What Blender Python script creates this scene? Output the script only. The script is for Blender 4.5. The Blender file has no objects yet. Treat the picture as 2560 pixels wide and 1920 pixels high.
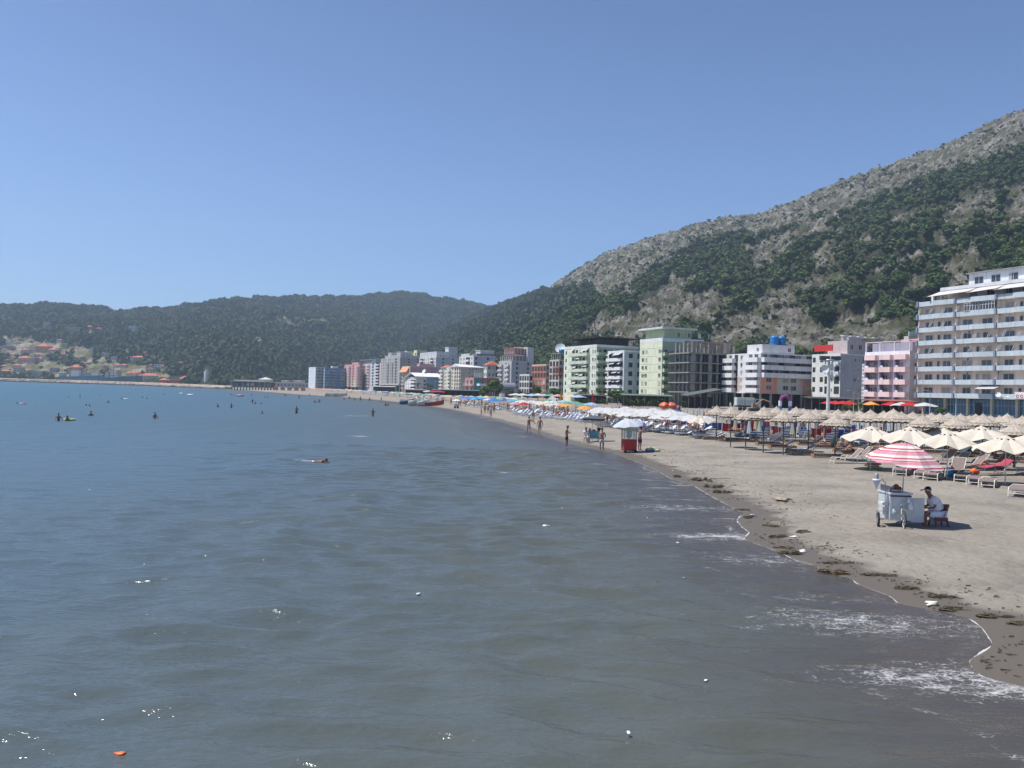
import bpy, bmesh, math, random
import numpy as np
from mathutils import Vector, Matrix, noise
random.seed(7); rng = np.random.default_rng(7)
S = bpy.context.scene
COL = S.collection
R = math.radians
# ---------------------------------------------------------------- camera
FPX, CX, CY = 2070.0, 1280.0, 960.0           # focal length in pixels of the 2560x1920 photograph
CAM = Vector((0, 0, 4.2))
RM = (Matrix.Rotation(R(90.54), 3, 'X') @ Matrix.Rotation(R(1.55), 3, 'Z'))
cd = bpy.data.cameras.new('camera'); cam = bpy.data.objects.new('camera', cd); COL.objects.link(cam)
cd.sensor_width = 36; cd.lens = 36 * FPX / 2560; cd.clip_start = 0.3; cd.clip_end = 12000
cam.matrix_world = Matrix.Translation(CAM) @ RM.to_4x4()
S.camera = cam
# ---------------------------------------------------------------- sky, sun, exposure
SUN_EL = 64.0
sun_h = Vector((-0.998, 0.05, 0)).normalized()
sun_az = math.atan2(sun_h.x, sun_h.y)          # clockwise from +Y
W = bpy.data.worlds.new('World'); S.world = W; W.use_nodes = True
nt = W.node_tree; nt.nodes.clear()
sky = nt.nodes.new('ShaderNodeTexSky'); sky.sky_type = 'NISHITA'; sky.sun_disc = False
sky.sun_elevation = R(SUN_EL); sky.sun_rotation = sun_az
sky.air_density = 1.0; sky.dust_density = 1.1; sky.ozone_density = 3.5; sky.altitude = 0
bg = nt.nodes.new('ShaderNodeBackground'); bg.inputs[1].default_value = 0.095
wo = nt.nodes.new('ShaderNodeOutputWorld')
tw = nt.nodes.new('ShaderNodeVectorMath'); tw.operation = 'MULTIPLY'; tw.inputs[1].default_value = (0.60, 0.735, 0.96)   # cool white balance of the photograph
nt.links.new(sky.outputs[0], tw.inputs[0])
wtc = nt.nodes.new('ShaderNodeTexCoord'); wsx = nt.nodes.new('ShaderNodeSeparateXYZ'); wmr = nt.nodes.new('ShaderNodeMapRange'); wvs = nt.nodes.new('ShaderNodeVectorMath'); wvs.operation = 'SCALE'
wmr.inputs[1].default_value = 0.03; wmr.inputs[2].default_value = 0.45; wmr.inputs[3].default_value = 1.18; wmr.inputs[4].default_value = 0.76   # the deep sky of a dry summer day
nt.links.new(wtc.outputs['Generated'], wsx.inputs[0]); nt.links.new(wsx.outputs['Z'], wmr.inputs[0]); nt.links.new(tw.outputs[0], wvs.inputs[0]); nt.links.new(wmr.outputs[0], wvs.inputs['Scale']); nt.links.new(wvs.outputs[0], bg.inputs[0]); nt.links.new(bg.outputs[0], wo.inputs[0])
sl = bpy.data.lights.new('sun', 'SUN'); sl.energy = 3.9; sl.angle = R(0.53); sl.color = (1, 0.95, 0.89)
so = bpy.data.objects.new('sun', sl); COL.objects.link(so)
sdir = Vector((sun_h.x * math.cos(R(SUN_EL)), sun_h.y * math.cos(R(SUN_EL)), math.sin(R(SUN_EL))))
so.rotation_euler = sdir.to_track_quat('Z', 'Y').to_euler()
S.view_settings.view_transform = 'Standard'; S.view_settings.look = 'None'
S.view_settings.exposure = 0.70; S.view_settings.gamma = 1.0
S.render.engine = 'CYCLES'
cy = S.cycles
cy.use_denoising = True; cy.max_bounces = 6; cy.diffuse_bounces = 4; cy.glossy_bounces = 2
cy.transmission_bounces = 3; cy.volume_bounces = 0; cy.transparent_max_bounces = 6
cy.caustics_reflective = False; cy.caustics_refractive = False
cy.use_adaptive_sampling = True; cy.adaptive_threshold = 0.02

# ---------------------------------------------------------------- placing things from the photograph
def ray(px, py):
    return RM @ Vector(((px - CX) / FPX, (CY - py) / FPX, -1))
def at(px, py, Y):
    d = ray(px, py); return CAM + d * (Y / d.y)
def G(px, py, z=0.0):
    d = ray(px, py); return CAM + d * ((z - CAM.z) / d.z)
def proj(p):
    c = RM.transposed() @ (Vector(p) - CAM)
    return CX + FPX * c.x / -c.z, CY - FPX * c.y / -c.z
def hor(px): return 980 + 0.02706 * (px - 1300)

SH_PX = [(2560,1712),(2520,1706),(2470,1699),(2440,1672),(2424,1650),(2470,1628),(2489,1610),(2470,1580),(2436,1548),(2400,1537),(2330,1524),
 (2255,1511),(2230,1490),(2185,1474),(2148,1460),(2130,1443),(2090,1438),(2055,1425),(2040,1412),(1990,1400),(1961,1384),(1900,1362),(1861,1347),(1878,1332),
 (1856,1316),(1845,1300),(1862,1283),(1835,1270),(1812,1257),(1770,1235),(1735,1213),(1710,1206),(1683,1199),(1640,1175),(1583,1151),(1531,1131),
 (1480,1122),(1427,1110),(1356,1088),(1288,1065),(1240,1051),(1172,1035),(1113,1022),(1002,1007),(949,1001),(874,994),(740,986),(660,979.5),(579,973),(350,964),(160,958),(0,953.4)]
sp = sorted([(G(a, b).y, G(a, b).x) for a, b in SH_PX])
sp = [(-300, 14.0), (0, 9.5), (9, 8.3)] + sp
y_last, x_last = sp[-1]
sp += [(y_last + 900, x_last - 1700), (y_last + 3500, x_last - 3500)]
SY = np.array([a for a, b in sp]); SX = np.array([b for a, b in sp])
_yy = np.concatenate([np.arange(-300, 5, 2.0), np.arange(5, 70, 0.05), np.geomspace(70, y_last + 3500, 900)])
_xx = np.interp(_yy, SY, SX)
_k = np.ones(9) / 9; _sm = np.convolve(np.pad(_xx, 4, 'edge'), _k, 'valid')
_xx = np.where(_yy < 68, _sm, _xx)
SYS, SXS = _yy, _xx
_c = np.interp(_yy, [-300, 0, 30, 60, 100, 180, 260, 340, 430, 690, 1300, 4500], [16, 10, 8.2, 7.8, 1.5, -14, -34, -66, -112, -232, -800, -4000])
_dx = np.abs(np.gradient(_c, _yy)); _dx = np.convolve(np.pad(_dx, 20, 'edge'), np.ones(41) / 41, 'valid')
SCOS = 1 / np.sqrt(1 + _dx ** 2)
def xs(Y): return np.interp(Y, SYS, SXS)
def tdist(X, Y): return (X - xs(Y)) * np.interp(Y, SYS, SCOS)
def prof(t):
    return np.interp(t, [-400, -60, -20, 0, 3, 12, 40, 75, 105, 400, 3000], [-5, -2.2, -0.9, 0, 0.13, 0.45, 0.75, 1.1, 1.55, 2.4, 3.0])
def gz(X, Y): return float(prof(tdist(X, Y)))
def on(px, py, z=0.3):
    for _ in range(12):
        p = G(px, py, z); z = 0.5 * z + 0.5 * max(0, gz(p.x, p.y))
    return Vector((p.x, p.y, z))
def onD(px, D):
    p = at(px, hor(px), D); return Vector((p.x, p.y, max(0, gz(p.x, p.y))))

# ---------------------------------------------------------------- materials
MATS = {}
def mat(name, c, rough=0.7, var=0.12, scale=6.0, bump=0.0, bscale=30.0, metal=0.0, spec=0.5, objcol=False):
    if name in MATS: return MATS[name]
    m = bpy.data.materials.new(name); m.use_nodes = True; n = m.node_tree.nodes; l = m.node_tree.links
    b = n['Principled BSDF']; b.inputs['Roughness'].default_value = rough; b.inputs['Metallic'].default_value = metal
    b.inputs['Specular IOR Level'].default_value = spec
    tc = n.new('ShaderNodeTexCoord'); no = n.new('ShaderNodeTexNoise'); no.inputs['Scale'].default_value = scale
    no.inputs['Detail'].default_value = 5
    l.new(tc.outputs['Object'], no.inputs['Vector'])
    mr = n.new('ShaderNodeMapRange'); mr.inputs[1].default_value = 0.3; mr.inputs[2].default_value = 0.7
    mr.inputs[3].default_value = 1 - var; mr.inputs[4].default_value = 1 + var
    l.new(no.outputs[0], mr.inputs[0])
    vm = n.new('ShaderNodeVectorMath'); vm.operation = 'SCALE'
    if objcol:
        oi = n.new('ShaderNodeObjectInfo'); l.new(oi.outputs['Color'], vm.inputs[0])
    else: vm.inputs[0].default_value = c
    l.new(mr.outputs[0], vm.inputs['Scale']); l.new(vm.outputs[0], b.inputs['Base Color'])
    if bump:
        n2 = n.new('ShaderNodeTexNoise'); n2.inputs['Scale'].default_value = bscale; l.new(tc.outputs['Object'], n2.inputs['Vector'])
        bp = n.new('ShaderNodeBump'); bp.inputs['Strength'].default_value = bump; bp.inputs['Distance'].default_value = 0.02
        l.new(n2.outputs[0], bp.inputs['Height']); l.new(bp.outputs[0], b.inputs['Normal'])
    MATS[name] = m; return m
def cmat(c, rough=0.8):
    """painted wall colour with faint rain streaks and patches"""
    k = 'paint_%d_%d_%d_%d' % (c[0]*100, c[1]*100, c[2]*100, rough*10)
    if k in MATS: return MATS[k]
    m = mat(k, c, rough, 0.09, 0.35, 0.15, 4); n = m.node_tree.nodes; l = m.node_tree.links; tc = n['Texture Coordinate']
    mp = n.new('ShaderNodeMapping'); mp.inputs['Scale'].default_value = (1.6, 1.6, 0.22); l.new(tc.outputs['Object'], mp.inputs[0])
    no = n.new('ShaderNodeTexNoise'); no.inputs['Scale'].default_value = 1.0; no.inputs['Detail'].default_value = 6; l.new(mp.outputs[0], no.inputs['Vector'])
    mr = n.new('ShaderNodeMapRange'); mr.inputs[1].default_value = 0.52; mr.inputs[2].default_value = 0.75; mr.inputs[3].default_value = 1.0; mr.inputs[4].default_value = 0.74; l.new(no.outputs[0], mr.inputs[0])
    vm = n.new('ShaderNodeVectorMath'); vm.operation = 'SCALE'; b = n['Principled BSDF']; l.new(b.inputs['Base Color'].links[0].from_socket, vm.inputs[0]); l.new(mr.outputs[0], vm.inputs['Scale']); l.new(vm.outputs[0], b.inputs['Base Color'])
    return m
WHITE = (0.74, 0.74, 0.74)

# ---------------------------------------------------------------- mesh building
class MB:
    def __init__(s): s.v = []; s.f = []; s.m = []; s.mats = []; s.smooth = []
    def mi(s, m):
        if m is None: return 0
        if m not in s.mats: s.mats.append(m)
        return s.mats.index(m)
    def add(s, vs, fs, m=None, smooth=False):
        k = len(s.v); s.v += [tuple(v) for v in vs]; i = s.mi(m)
        for f in fs: s.f.append([k + a for a in f]); s.m.append(i); s.smooth.append(smooth)
    def box(s, x0, x1, y0, y1, z0, z1, m=None):
        vs = [(x, y, z) for z in (z0, z1) for y in (y0, y1) for x in (x0, x1)]
        s.add(vs, [(0,2,3,1),(4,5,7,6),(0,1,5,4),(2,6,7,3),(0,4,6,2),(1,3,7,5)], m)
    def prism(s, pts, z0, z1, m=None):
        n = len(pts); vs = [(x, y, z0) for x, y in pts] + [(x, y, z1) for x, y in pts]
        s.add(vs, [tuple(range(n-1, -1, -1)), tuple(range(n, 2*n))] + [(i, (i+1) % n, n+(i+1) % n, n+i) for i in range(n)], m)
    def tube(s, a, b, r0, r1=None, n=8, m=None, cap=True):
        a = Vector(a); b = Vector(b); r1 = r0 if r1 is None else r1
        d = (b - a); q = d.to_track_quat('Z', 'Y')
        vs = []
        for p, r in ((a, r0), (b, r1)):
            for i in range(n):
                t = 2 * math.pi * i / n; vs.append(p + q @ Vector((r * math.cos(t), r * math.sin(t), 0)))
        fs = [(i, (i+1) % n, n+(i+1) % n, n+i) for i in range(n)]
        s.add(vs, fs, m, True)
        if cap: s.add(vs, [tuple(range(n-1, -1, -1)), tuple(range(n, 2*n))], m)
    def path(s, pts, r, n=6, m=None):
        for a, b in zip(pts[:-1], pts[1:]): s.tube(a, b, r, r, n, m)
    def lathe(s, prof, n=16, m=None, c=(0, 0, 0), smooth=True, ax=None, sx=1, sy=1):
        vs = []; k = len(prof)
        for i in range(n):
            t = 2 * math.pi * i / n
            for r, z in prof:
                v = Vector((r * math.cos(t) * sx, r * math.sin(t) * sy, z))
                if ax is not None: v = ax @ v
                vs.append(v + Vector(c))
        fs = []
        for i in range(n):
            j = (i + 1) % n
            for a in range(k - 1): fs.append((i*k+a, j*k+a, j*k+a+1, i*k+a+1))
        s.add(vs, fs, m, smooth)
    def blob(s, c, r, m=None, nz=0.15, sub=2, seed=0, flat=1):
        bm = bmesh.new(); bmesh.ops.create_icosphere(bm, subdivisions=sub, radius=1)
        vs = []
        for v in bm.verts:
            k = 1 + nz * noise.noise(v.co * 2.1 + Vector((seed * 3.7, seed, 0))) * 2
            vs.append((c[0] + v.co.x * r[0] * k, c[1] + v.co.y * r[1] * k, c[2] + v.co.z * r[2] * k))
        s.add(vs, [tuple(v.index for v in f.verts) for f in bm.faces], m, True); bm.free()
    def mesh(s, name):
        me = bpy.data.meshes.new(name); me.from_pydata(s.v, [], s.f)
        for m in s.mats: me.materials.append(m)
        me.polygons.foreach_set('material_index', s.m); me.polygons.foreach_set('use_smooth', s.smooth)
        me.update(); return me
    def obj(s, name, parent=None, loc=None):
        return link(name, s.mesh(name), parent, loc)
def link(name, data, parent=None, loc=None, rz=None, scale=None):
    o = bpy.data.objects.new(name, data); COL.objects.link(o)
    if parent is not None: o.parent = parent
    if loc is not None: o.location = loc
    if rz is not None: o.rotation_euler = (0, 0, rz)
    if scale is not None: o.scale = scale if hasattr(scale, '__len__') else (scale,) * 3
    return o
def tag(o, label=None, cat=None, group=None, kind=None):
    if label: o['label'] = label
    if cat: o['category'] = cat
    if group: o['group'] = group
    if kind: o['kind'] = kind
    return o
def empty(name, loc=(0, 0, 0), rz=0, label=None, cat=None, group=None):
    o = link(name, None, None, loc, rz); o.empty_display_size = 0.3
    return tag(o, label, cat, group)
KIDS = {}
def kids(o):
    return [c for c in COL.objects if c.parent == o] if o.name not in KIDS else KIDS[o.name]
def protofy(o):
    def rec(p):
        ch = [c for c in p.children]
        KIDS[p.name] = ch
        for c in ch: rec(c)
    rec(o); return o
USED = set()
def place(proto, loc, rz=0, scale=1, label=None, group=None, colors=None):
    """the first placement moves the prototype itself, later ones copy it with its parts"""
    if proto.name not in USED:
        USED.add(proto.name); r = proto
        if proto.name not in KIDS: protofy(proto)
        parts = list(KIDS[proto.name])
    else:
        def cp(o, par):
            c = o.copy(); COL.objects.link(c)
            if par is not None: c.parent = par
            for ch in KIDS[o.name]: cp(ch, c)
            return c
        r = proto.copy(); COL.objects.link(r)
        parts = [cp(ch, r) for ch in KIDS[proto.name]]
    r.location = loc
    r.rotation_euler = rz if hasattr(rz, '__len__') else (0, 0, rz)
    r.scale = scale if hasattr(scale, '__len__') else (scale,) * 3
    if label: r['label'] = label
    if group: r['group'] = group
    if colors:
        for k, c in colors.items():
            if k == '*': r.color = (*c, 1)
            for p in parts:
                if p.name.split('.')[0] == k: p.color = (*c, 1)
    return r
def np_mesh(name, V, F, mats, smooth=False, attrs=None):
    me = bpy.data.meshes.new(name); V = np.asarray(V, np.float32); F = np.asarray(F, np.int32)
    me.vertices.add(len(V)); me.vertices.foreach_set('co', V.ravel())
    me.loops.add(F.size); me.loops.foreach_set('vertex_index', F.ravel())
    me.polygons.add(len(F)); k = F.shape[1]
    me.polygons.foreach_set('loop_start', np.arange(0, F.size, k, dtype=np.int32))
    me.polygons.foreach_set('use_smooth', np.full(len(F), smooth))
    for m in mats: me.materials.append(m)
    for nme, arr in (attrs or {}).items():
        a = me.attributes.new(nme, 'FLOAT', 'POINT'); a.data.foreach_set('value', np.asarray(arr, np.float32).ravel())
    me.update(calc_edges=True); me.validate(); return me
def gridF(nr, nc):
    i = np.arange(nr - 1)[:, None] * nc + np.arange(nc - 1)[None, :]
    return np.stack([i, i + 1, i + nc + 1, i + nc], -1).reshape(-1, 4)
_perm = rng.permutation(4096)
def vnoise(x, y, seed=0):
    """value noise on arrays"""
    xi = np.floor(x).astype(int); yi = np.floor(y).astype(int); fx = x - xi; fy = y - yi
    fx = fx*fx*(3-2*fx); fy = fy*fy*(3-2*fy)
    h = lambda a, b: _perm[(_perm[(a + seed * 57) & 4095] + b * 7) & 4095] / 4095.0
    return (h(xi, yi)*(1-fx)+h(xi+1, yi)*fx)*(1-fy)+(h(xi, yi+1)*(1-fx)+h(xi+1, yi+1)*fx)*fy
def fbm(x, y, o=4, seed=0):
    s = 0; a = 0.5
    for k in range(o):
        s = s + a * vnoise(x * 2**k + 17.3*k, y * 2**k - 9.1*k, seed + k); a *= 0.5
    return s / (1 - 0.5**o)
def inpoly(x, y, poly):
    r = np.zeros(np.shape(x), bool); n = len(poly)
    for i in range(n):
        x0, y0 = poly[i]; x1, y1 = poly[(i+1) % n]
        c = ((y0 > y) != (y1 > y)) & (x < (x1-x0)*(y-y0)/((y1-y0) + 1e-12) + x0)
        r ^= c
    return r
def projA(X, Y, Z):
    P = np.stack([X - CAM.x, Y - CAM.y, Z - CAM.z], -1) @ np.array(RM)
    return CX + FPX * P[..., 0] / -P[..., 2], CY - FPX * P[..., 1] / -P[..., 2]

# ================================================================ GROUND, BEACH
def node_mat(name):
    m = bpy.data.materials.new(name); m.use_nodes = True; return m, m.node_tree.nodes, m.node_tree.links
def N(n, t, **kw):
    x = n.new(t)
    for k, v in kw.items():
        if k.startswith('i'): x.inputs[int(k[1:])].default_value = v
        else: setattr(x, k, v)
    return x
def ramp(n, stops):
    r = n.new('ShaderNodeValToRGB'); e = r.color_ramp.elements
    while len(e) < len(stops): e.new(0.5)
    for a, (p, c) in zip(e, stops):
        a.position = p; a.color = (*c, 1) if len(c) == 3 else c
    return r
def sand_material():
    m, n, l = node_mat('sand'); b = n['Principled BSDF']; b.inputs['Roughness'].default_value = 0.9
    tc = N(n, 'ShaderNodeTexCoord'); at_ = N(n, 'ShaderNodeAttribute', attribute_name='t')
    n1 = N(n, 'ShaderNodeTexNoise', i2=0.35); n1.inputs['Detail'].default_value = 6
    n2 = N(n, 'ShaderNodeTexNoise', i2=3.2); n2.inputs['Detail'].default_value = 8; n2.inputs['Roughness'].default_value = 0.7
    n3 = N(n, 'ShaderNodeTexNoise', i2=1.1); n3.inputs['Detail'].default_value = 5
    for x in (n1, n2, n3): l.new(tc.outputs['Object'], x.inputs['Vector'])
    dry = ramp(n, [(0.3, (0.185, 0.163, 0.133)), (0.5, (0.245, 0.218, 0.18)), (0.72, (0.29, 0.26, 0.217))])
    mx0 = N(n, 'ShaderNodeMath', operation='MULTIPLY_ADD'); l.new(n2.outputs[0], mx0.inputs[0]); mx0.inputs[1].default_value = 0.55
    l.new(n1.outputs[0], mx0.inputs[2]); sub = N(n, 'ShaderNodeMath', operation='SUBTRACT', i1=0.27); l.new(mx0.outputs[0], sub.inputs[0])
    l.new(sub.outputs[0], dry.inputs[0])
    # wetness by distance from the water, broken by noise
    w = N(n, 'ShaderNodeMath', operation='MULTIPLY_ADD', i1=2.2); l.new(n3.outputs[0], w.inputs[0])
    w2 = N(n, 'ShaderNodeMath', operation='SUBTRACT'); l.new(at_.outputs['Fac'], w2.inputs[0]); l.new(w.outputs[0], w2.inputs[1]); w.inputs[2].default_value = -0.2
    wr = N(n, 'ShaderNodeMapRange'); wr.inputs[1].default_value = 0.15; wr.inputs[2].default_value = 0.75; l.new(w2.outputs[0], wr.inputs[0])
    mx = N(n, 'ShaderNodeMix', data_type='RGBA'); mx.inputs[6].default_value = (0.105, 0.088, 0.068, 1)
    l.new(wr.outputs[0], mx.inputs[0]); l.new(dry.outputs[0], mx.inputs[7])
    # dark debris specks and seaweed crumbs above the swash line
    v = N(n, 'ShaderNodeTexNoise', i2=5.5); v.inputs['Detail'].default_value = 9; v.inputs['Roughness'].default_value = 0.75; l.new(tc.outputs['Object'], v.inputs['Vector'])
    band = ramp(n, [(0.0, (0.0,)*3), (0.03, (0.9,)*3), (0.12, (0.75,)*3), (0.35, (0.42,)*3), (1, (0.30,)*3)])
    tb = N(n, 'ShaderNodeMath', operation='DIVIDE', i1=14.0); l.new(at_.outputs['Fac'], tb.inputs[0]); l.new(tb.outputs[0], band.inputs[0])
    th = N(n, 'ShaderNodeMapRange'); th.inputs[1].default_value = 0.60; th.inputs[2].default_value = 0.68; l.new(v.outputs[0], th.inputs[0])
    mm = N(n, 'ShaderNodeMath', operation='MULTIPLY'); l.new(th.outputs[0], mm.inputs[0]); l.new(band.outputs[0], mm.inputs[1])
    mx2 = N(n, 'ShaderNodeMix', data_type='RGBA'); mx2.inputs[7].default_value = (0.075, 0.065, 0.045, 1)
    l.new(mm.outputs[0], mx2.inputs[0]); l.new(mx.outputs[2], mx2.inputs[6])
    l.new(mx2.outputs[2], b.inputs['Base Color'])
    rr = N(n, 'ShaderNodeMapRange'); rr.inputs[3].default_value = 0.6; rr.inputs[4].default_value = 0.95; l.new(wr.outputs[0], rr.inputs[0]); l.new(rr.outputs[0], b.inputs['Roughness'])
    bn = N(n, 'ShaderNodeTexNoise', i2=2.6); bn.inputs['Detail'].default_value = 9; bn.inputs['Roughness'].default_value = 0.65; l.new(tc.outputs['Object'], bn.inputs['Vector'])
    bp = N(n, 'ShaderNodeBump'); bp.inputs['Distance'].default_value = 0.22
    bs = N(n, 'ShaderNodeMapRange'); bs.inputs[3].default_value = 0.08; bs.inputs[4].default_value = 0.75; l.new(wr.outputs[0], bs.inputs[0]); l.new(bs.outputs[0], bp.inputs['Strength'])
    vo = N(n, 'ShaderNodeTexVoronoi', i2=2.3); vo.feature = 'SMOOTH_F1'; l.new(tc.outputs['Object'], vo.inputs['Vector'])     # trodden hollows
    vr = N(n, 'ShaderNodeMapRange'); vr.inputs[1].default_value = 0.05; vr.inputs[2].default_value = 0.38; l.new(vo.outputs['Distance'], vr.inputs[0])
    hs = N(n, 'ShaderNodeMath', operation='MULTIPLY_ADD', i1=0.35); l.new(vr.outputs[0], hs.inputs[0]); l.new(bn.outputs[0], hs.inputs[2])
    l.new(hs.outputs[0], bp.inputs['Height']); l.new(bp.outputs[0], b.inputs['Normal'])
    return m
def make_ground():
    Y = np.concatenate([np.linspace(-300, 6, 20)[:-1], np.arange(6, 70, 0.12), np.geomspace(70, 6000, 420)])
    tl = -np.geomspace(0.25, 3600, 40)[::-1]
    t = np.concatenate([tl, np.arange(0, 18, 0.12), 18 + (np.geomspace(1, 301, 190) - 1) * 16])
    YY, TT = np.meshgrid(Y, t, indexing='ij'); XX = xs(YY) + TT
    td = TT * np.interp(YY, SYS, SCOS); ZZ = prof(td)
    ww = np.clip((td - 1.5) / 3, 0, 1) * np.clip((140 - YY) / 60, 0, 1)
    ZZ = ZZ + ww * 0.05 * (fbm(XX * 1.3, YY * 1.3, 4, 3) - 0.5) + ww * 0.22 * (fbm(XX * 0.12, YY * 0.12, 2, 9) - 0.5)
    me = np_mesh('ground', np.stack([XX, YY, ZZ], -1).reshape(-1, 3), gridF(len(Y), len(t)), [sand_material()], True, {'t': td})
    tag(link('ground', me), kind='structure')
make_ground()

# ================================================================ SEA
FOAM = [((2360,1694),1.5,0.55,1.0),((2480,1722),1.2,0.5,1.0),((2140,1560),1.6,0.8,1.0),((2060,1500),1.5,0.6,0.6),((2040,1535),1.3,0.5,.8),((1900,1400),1.7,0.9,0.8),
        ((1990,1425),1.2,0.6,.5),((1800,1342),1.7,0.6,1.0),((1690,1270),1.8,0.8,0.9),((1850,1345),0.7,0.5,1.0),((1760,1300),1.6,0.8,0.6),((1650,1235),2.2,1.0,.4)]
def sea_material():
    m, n, l = node_mat('sea_water'); b = n['Principled BSDF']
    b.inputs['IOR'].default_value = 1.33
    tc = N(n, 'ShaderNodeTexCoord'); at_ = N(n, 'ShaderNodeAttribute', attribute_name='t'); fo = N(n, 'ShaderNodeAttribute', attribute_name='foam')
    geo = N(n, 'ShaderNodeNewGeometry')
    # water body colour: sandy brown in the shallows, grey green, then blue out at sea
    r = ramp(n, [(0.0, (0.075, 0.064, 0.056)), (0.10, (0.062, 0.054, 0.047)), (0.24, (0.064, 0.062, 0.054)), (0.36, (0.080, 0.089, 0.078)), (0.5, (0.070, 0.092, 0.098)), (0.7, (0.054, 0.105, 0.145)), (1, (0.036, 0.12, 0.18))])
    lg = N(n, 'ShaderNodeMath', operation='ADD', i1=1.0); l.new(at_.outputs['Fac'], lg.inputs[0])
    lo = N(n, 'ShaderNodeMath', operation='LOGARITHM', i1=10.0); l.new(lg.outputs[0], lo.inputs[0])
    dv = N(n, 'ShaderNodeMath', operation='DIVIDE', i1=2.4); l.new(lo.outputs[0], dv.inputs[0])
    nz = N(n, 'ShaderNodeTexNoise', i2=0.06); nz.inputs['Detail'].default_value = 4; l.new(tc.outputs['Object'], nz.inputs['Vector'])
    ad = N(n, 'ShaderNodeMath', operation='MULTIPLY_ADD', i1=0.16); l.new(nz.outputs[0], ad.inputs[0]); l.new(dv.outputs[0], ad.inputs[2])
    sb = N(n, 'ShaderNodeMath', operation='SUBTRACT', i1=0.08); l.new(ad.outputs[0], sb.inputs[0]); l.new(sb.outputs[0], r.inputs[0])
    # foam
    mp = N(n, 'ShaderNodeMapping'); mp.inputs['Scale'].default_value = (0.8, 1.5, 1); mp.inputs['Rotation'].default_value = (0, 0, R(-14)); l.new(tc.outputs['Object'], mp.inputs[0])
    wn = N(n, 'ShaderNodeTexNoise', i2=2.6); wn.inputs['Detail'].default_value = 9; wn.inputs['Roughness'].default_value = 0.74; wn.inputs['Distortion'].default_value = 0.7; l.new(mp.outputs[0], wn.inputs['Vector'])
    bub = N(n, 'ShaderNodeTexVoronoi', i2=9.0); bub.feature = 'DISTANCE_TO_EDGE'; l.new(mp.outputs[0], bub.inputs['Vector'])
    bm_ = N(n, 'ShaderNodeMapRange'); bm_.inputs[1].default_value = 0.0; bm_.inputs[2].default_value = 0.12; bm_.inputs[3].default_value = 0.13; bm_.inputs[4].default_value = -0.02; l.new(bub.outputs['Distance'], bm_.inputs[0])
    s0 = N(n, 'ShaderNodeMath', operation='ADD'); l.new(wn.outputs[0], s0.inputs[0]); l.new(bm_.outputs[0], s0.inputs[1])
    s1 = N(n, 'ShaderNodeMath', operation='MULTIPLY_ADD', i1=0.30); l.new(fo.outputs['Fac'], s1.inputs[0]); l.new(s0.outputs[0], s1.inputs[2])
    s2 = N(n, 'ShaderNodeMapRange'); s2.inputs[1].default_value = 0.76; s2.inputs[2].default_value = 1.06; l.new(s1.outputs[0], s2.inputs[0])
    # thin bright rim where the swash ends
    en = N(n, 'ShaderNodeTexNoise', i2=1.7); en.inputs['Detail'].default_value = 6; l.new(tc.outputs['Object'], en.inputs['Vector'])
    ew = N(n, 'ShaderNodeMapRange'); ew.inputs[1].default_value = 0.38; ew.inputs[2].default_value = 0.66; ew.inputs[3].default_value = 0.03; ew.inputs[4].default_value = 0.10; l.new(en.outputs[0], ew.inputs[0])
    e2 = N(n, 'ShaderNodeMath', operation='LESS_THAN'); l.new(at_.outputs['Fac'], e2.inputs[0]); l.new(ew.outputs[0], e2.inputs[1])
    e3 = N(n, 'ShaderNodeMath', operation='MULTIPLY', i1=0.85); l.new(e2.outputs[0], e3.inputs[0])
    fm = N(n, 'ShaderNodeMath', operation='MAXIMUM'); l.new(s2.outputs[0], fm.inputs[0]); l.new(e3.outputs[0], fm.inputs[1])
    mx = N(n, 'ShaderNodeMix', data_type='RGBA'); mx.inputs[7].default_value = (0.62, 0.62, 0.62, 1)
    l.new(fm.outputs[0], mx.inputs[0]); l.new(r.outputs[0], mx.inputs[6]); l.new(mx.outputs[2], b.inputs['Base Color'])
    rf = N(n, 'ShaderNodeMapRange'); rf.inputs[1].default_value = 12; rf.inputs[2].default_value = 90; rf.inputs[3].default_value = 0.11; rf.inputs[4].default_value = 0.42; sp_ = N(n, 'ShaderNodeSeparateXYZ'); l.new(geo.outputs['Position'], sp_.inputs[0]); l.new(sp_.outputs['Y'], rf.inputs[0])
    rg = N(n, 'ShaderNodeMapRange'); l.new(rf.outputs[0], rg.inputs[3]); rg.inputs[4].default_value = 0.7; l.new(fm.outputs[0], rg.inputs[0])
    l.new(rg.outputs[0], b.inputs['Roughness'])
    # ripples
    mp2 = N(n, 'ShaderNodeMapping'); mp2.inputs['Scale'].default_value = (0.55, 1.25, 1); mp2.inputs['Rotation'].default_value = (0, 0, R(12)); l.new(tc.outputs['Object'], mp2.inputs[0])
    r1 = N(n, 'ShaderNodeTexNoise', i2=3.6); r1.inputs['Detail'].default_value = 5; r1.inputs['Roughness'].default_value = 0.58; l.new(mp2.outputs[0], r1.inputs['Vector'])
    r2 = N(n, 'ShaderNodeTexNoise', i2=0.45); r2.inputs['Detail'].default_value = 5; r2.inputs['Roughness'].default_value = 0.6; l.new(mp2.outputs[0], r2.inputs['Vector'])
    b1 = N(n, 'ShaderNodeBump'); b1.inputs['Distance'].default_value = 0.10; 
    am = N(n, 'ShaderNodeMapRange'); am.inputs[1].default_value = 0.2; am.inputs[2].default_value = 7; am.inputs[3].default_value = 0.3; am.inputs[4].default_value = 0.5; l.new(at_.outputs['Fac'], am.inputs[0])
    l.new(am.outputs[0], b1.inputs['Strength']); l.new(r1.outputs[0], b1.inputs['Height'])
    b2 = N(n, 'ShaderNodeBump'); b2.inputs['Distance'].default_value = 0.35
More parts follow.
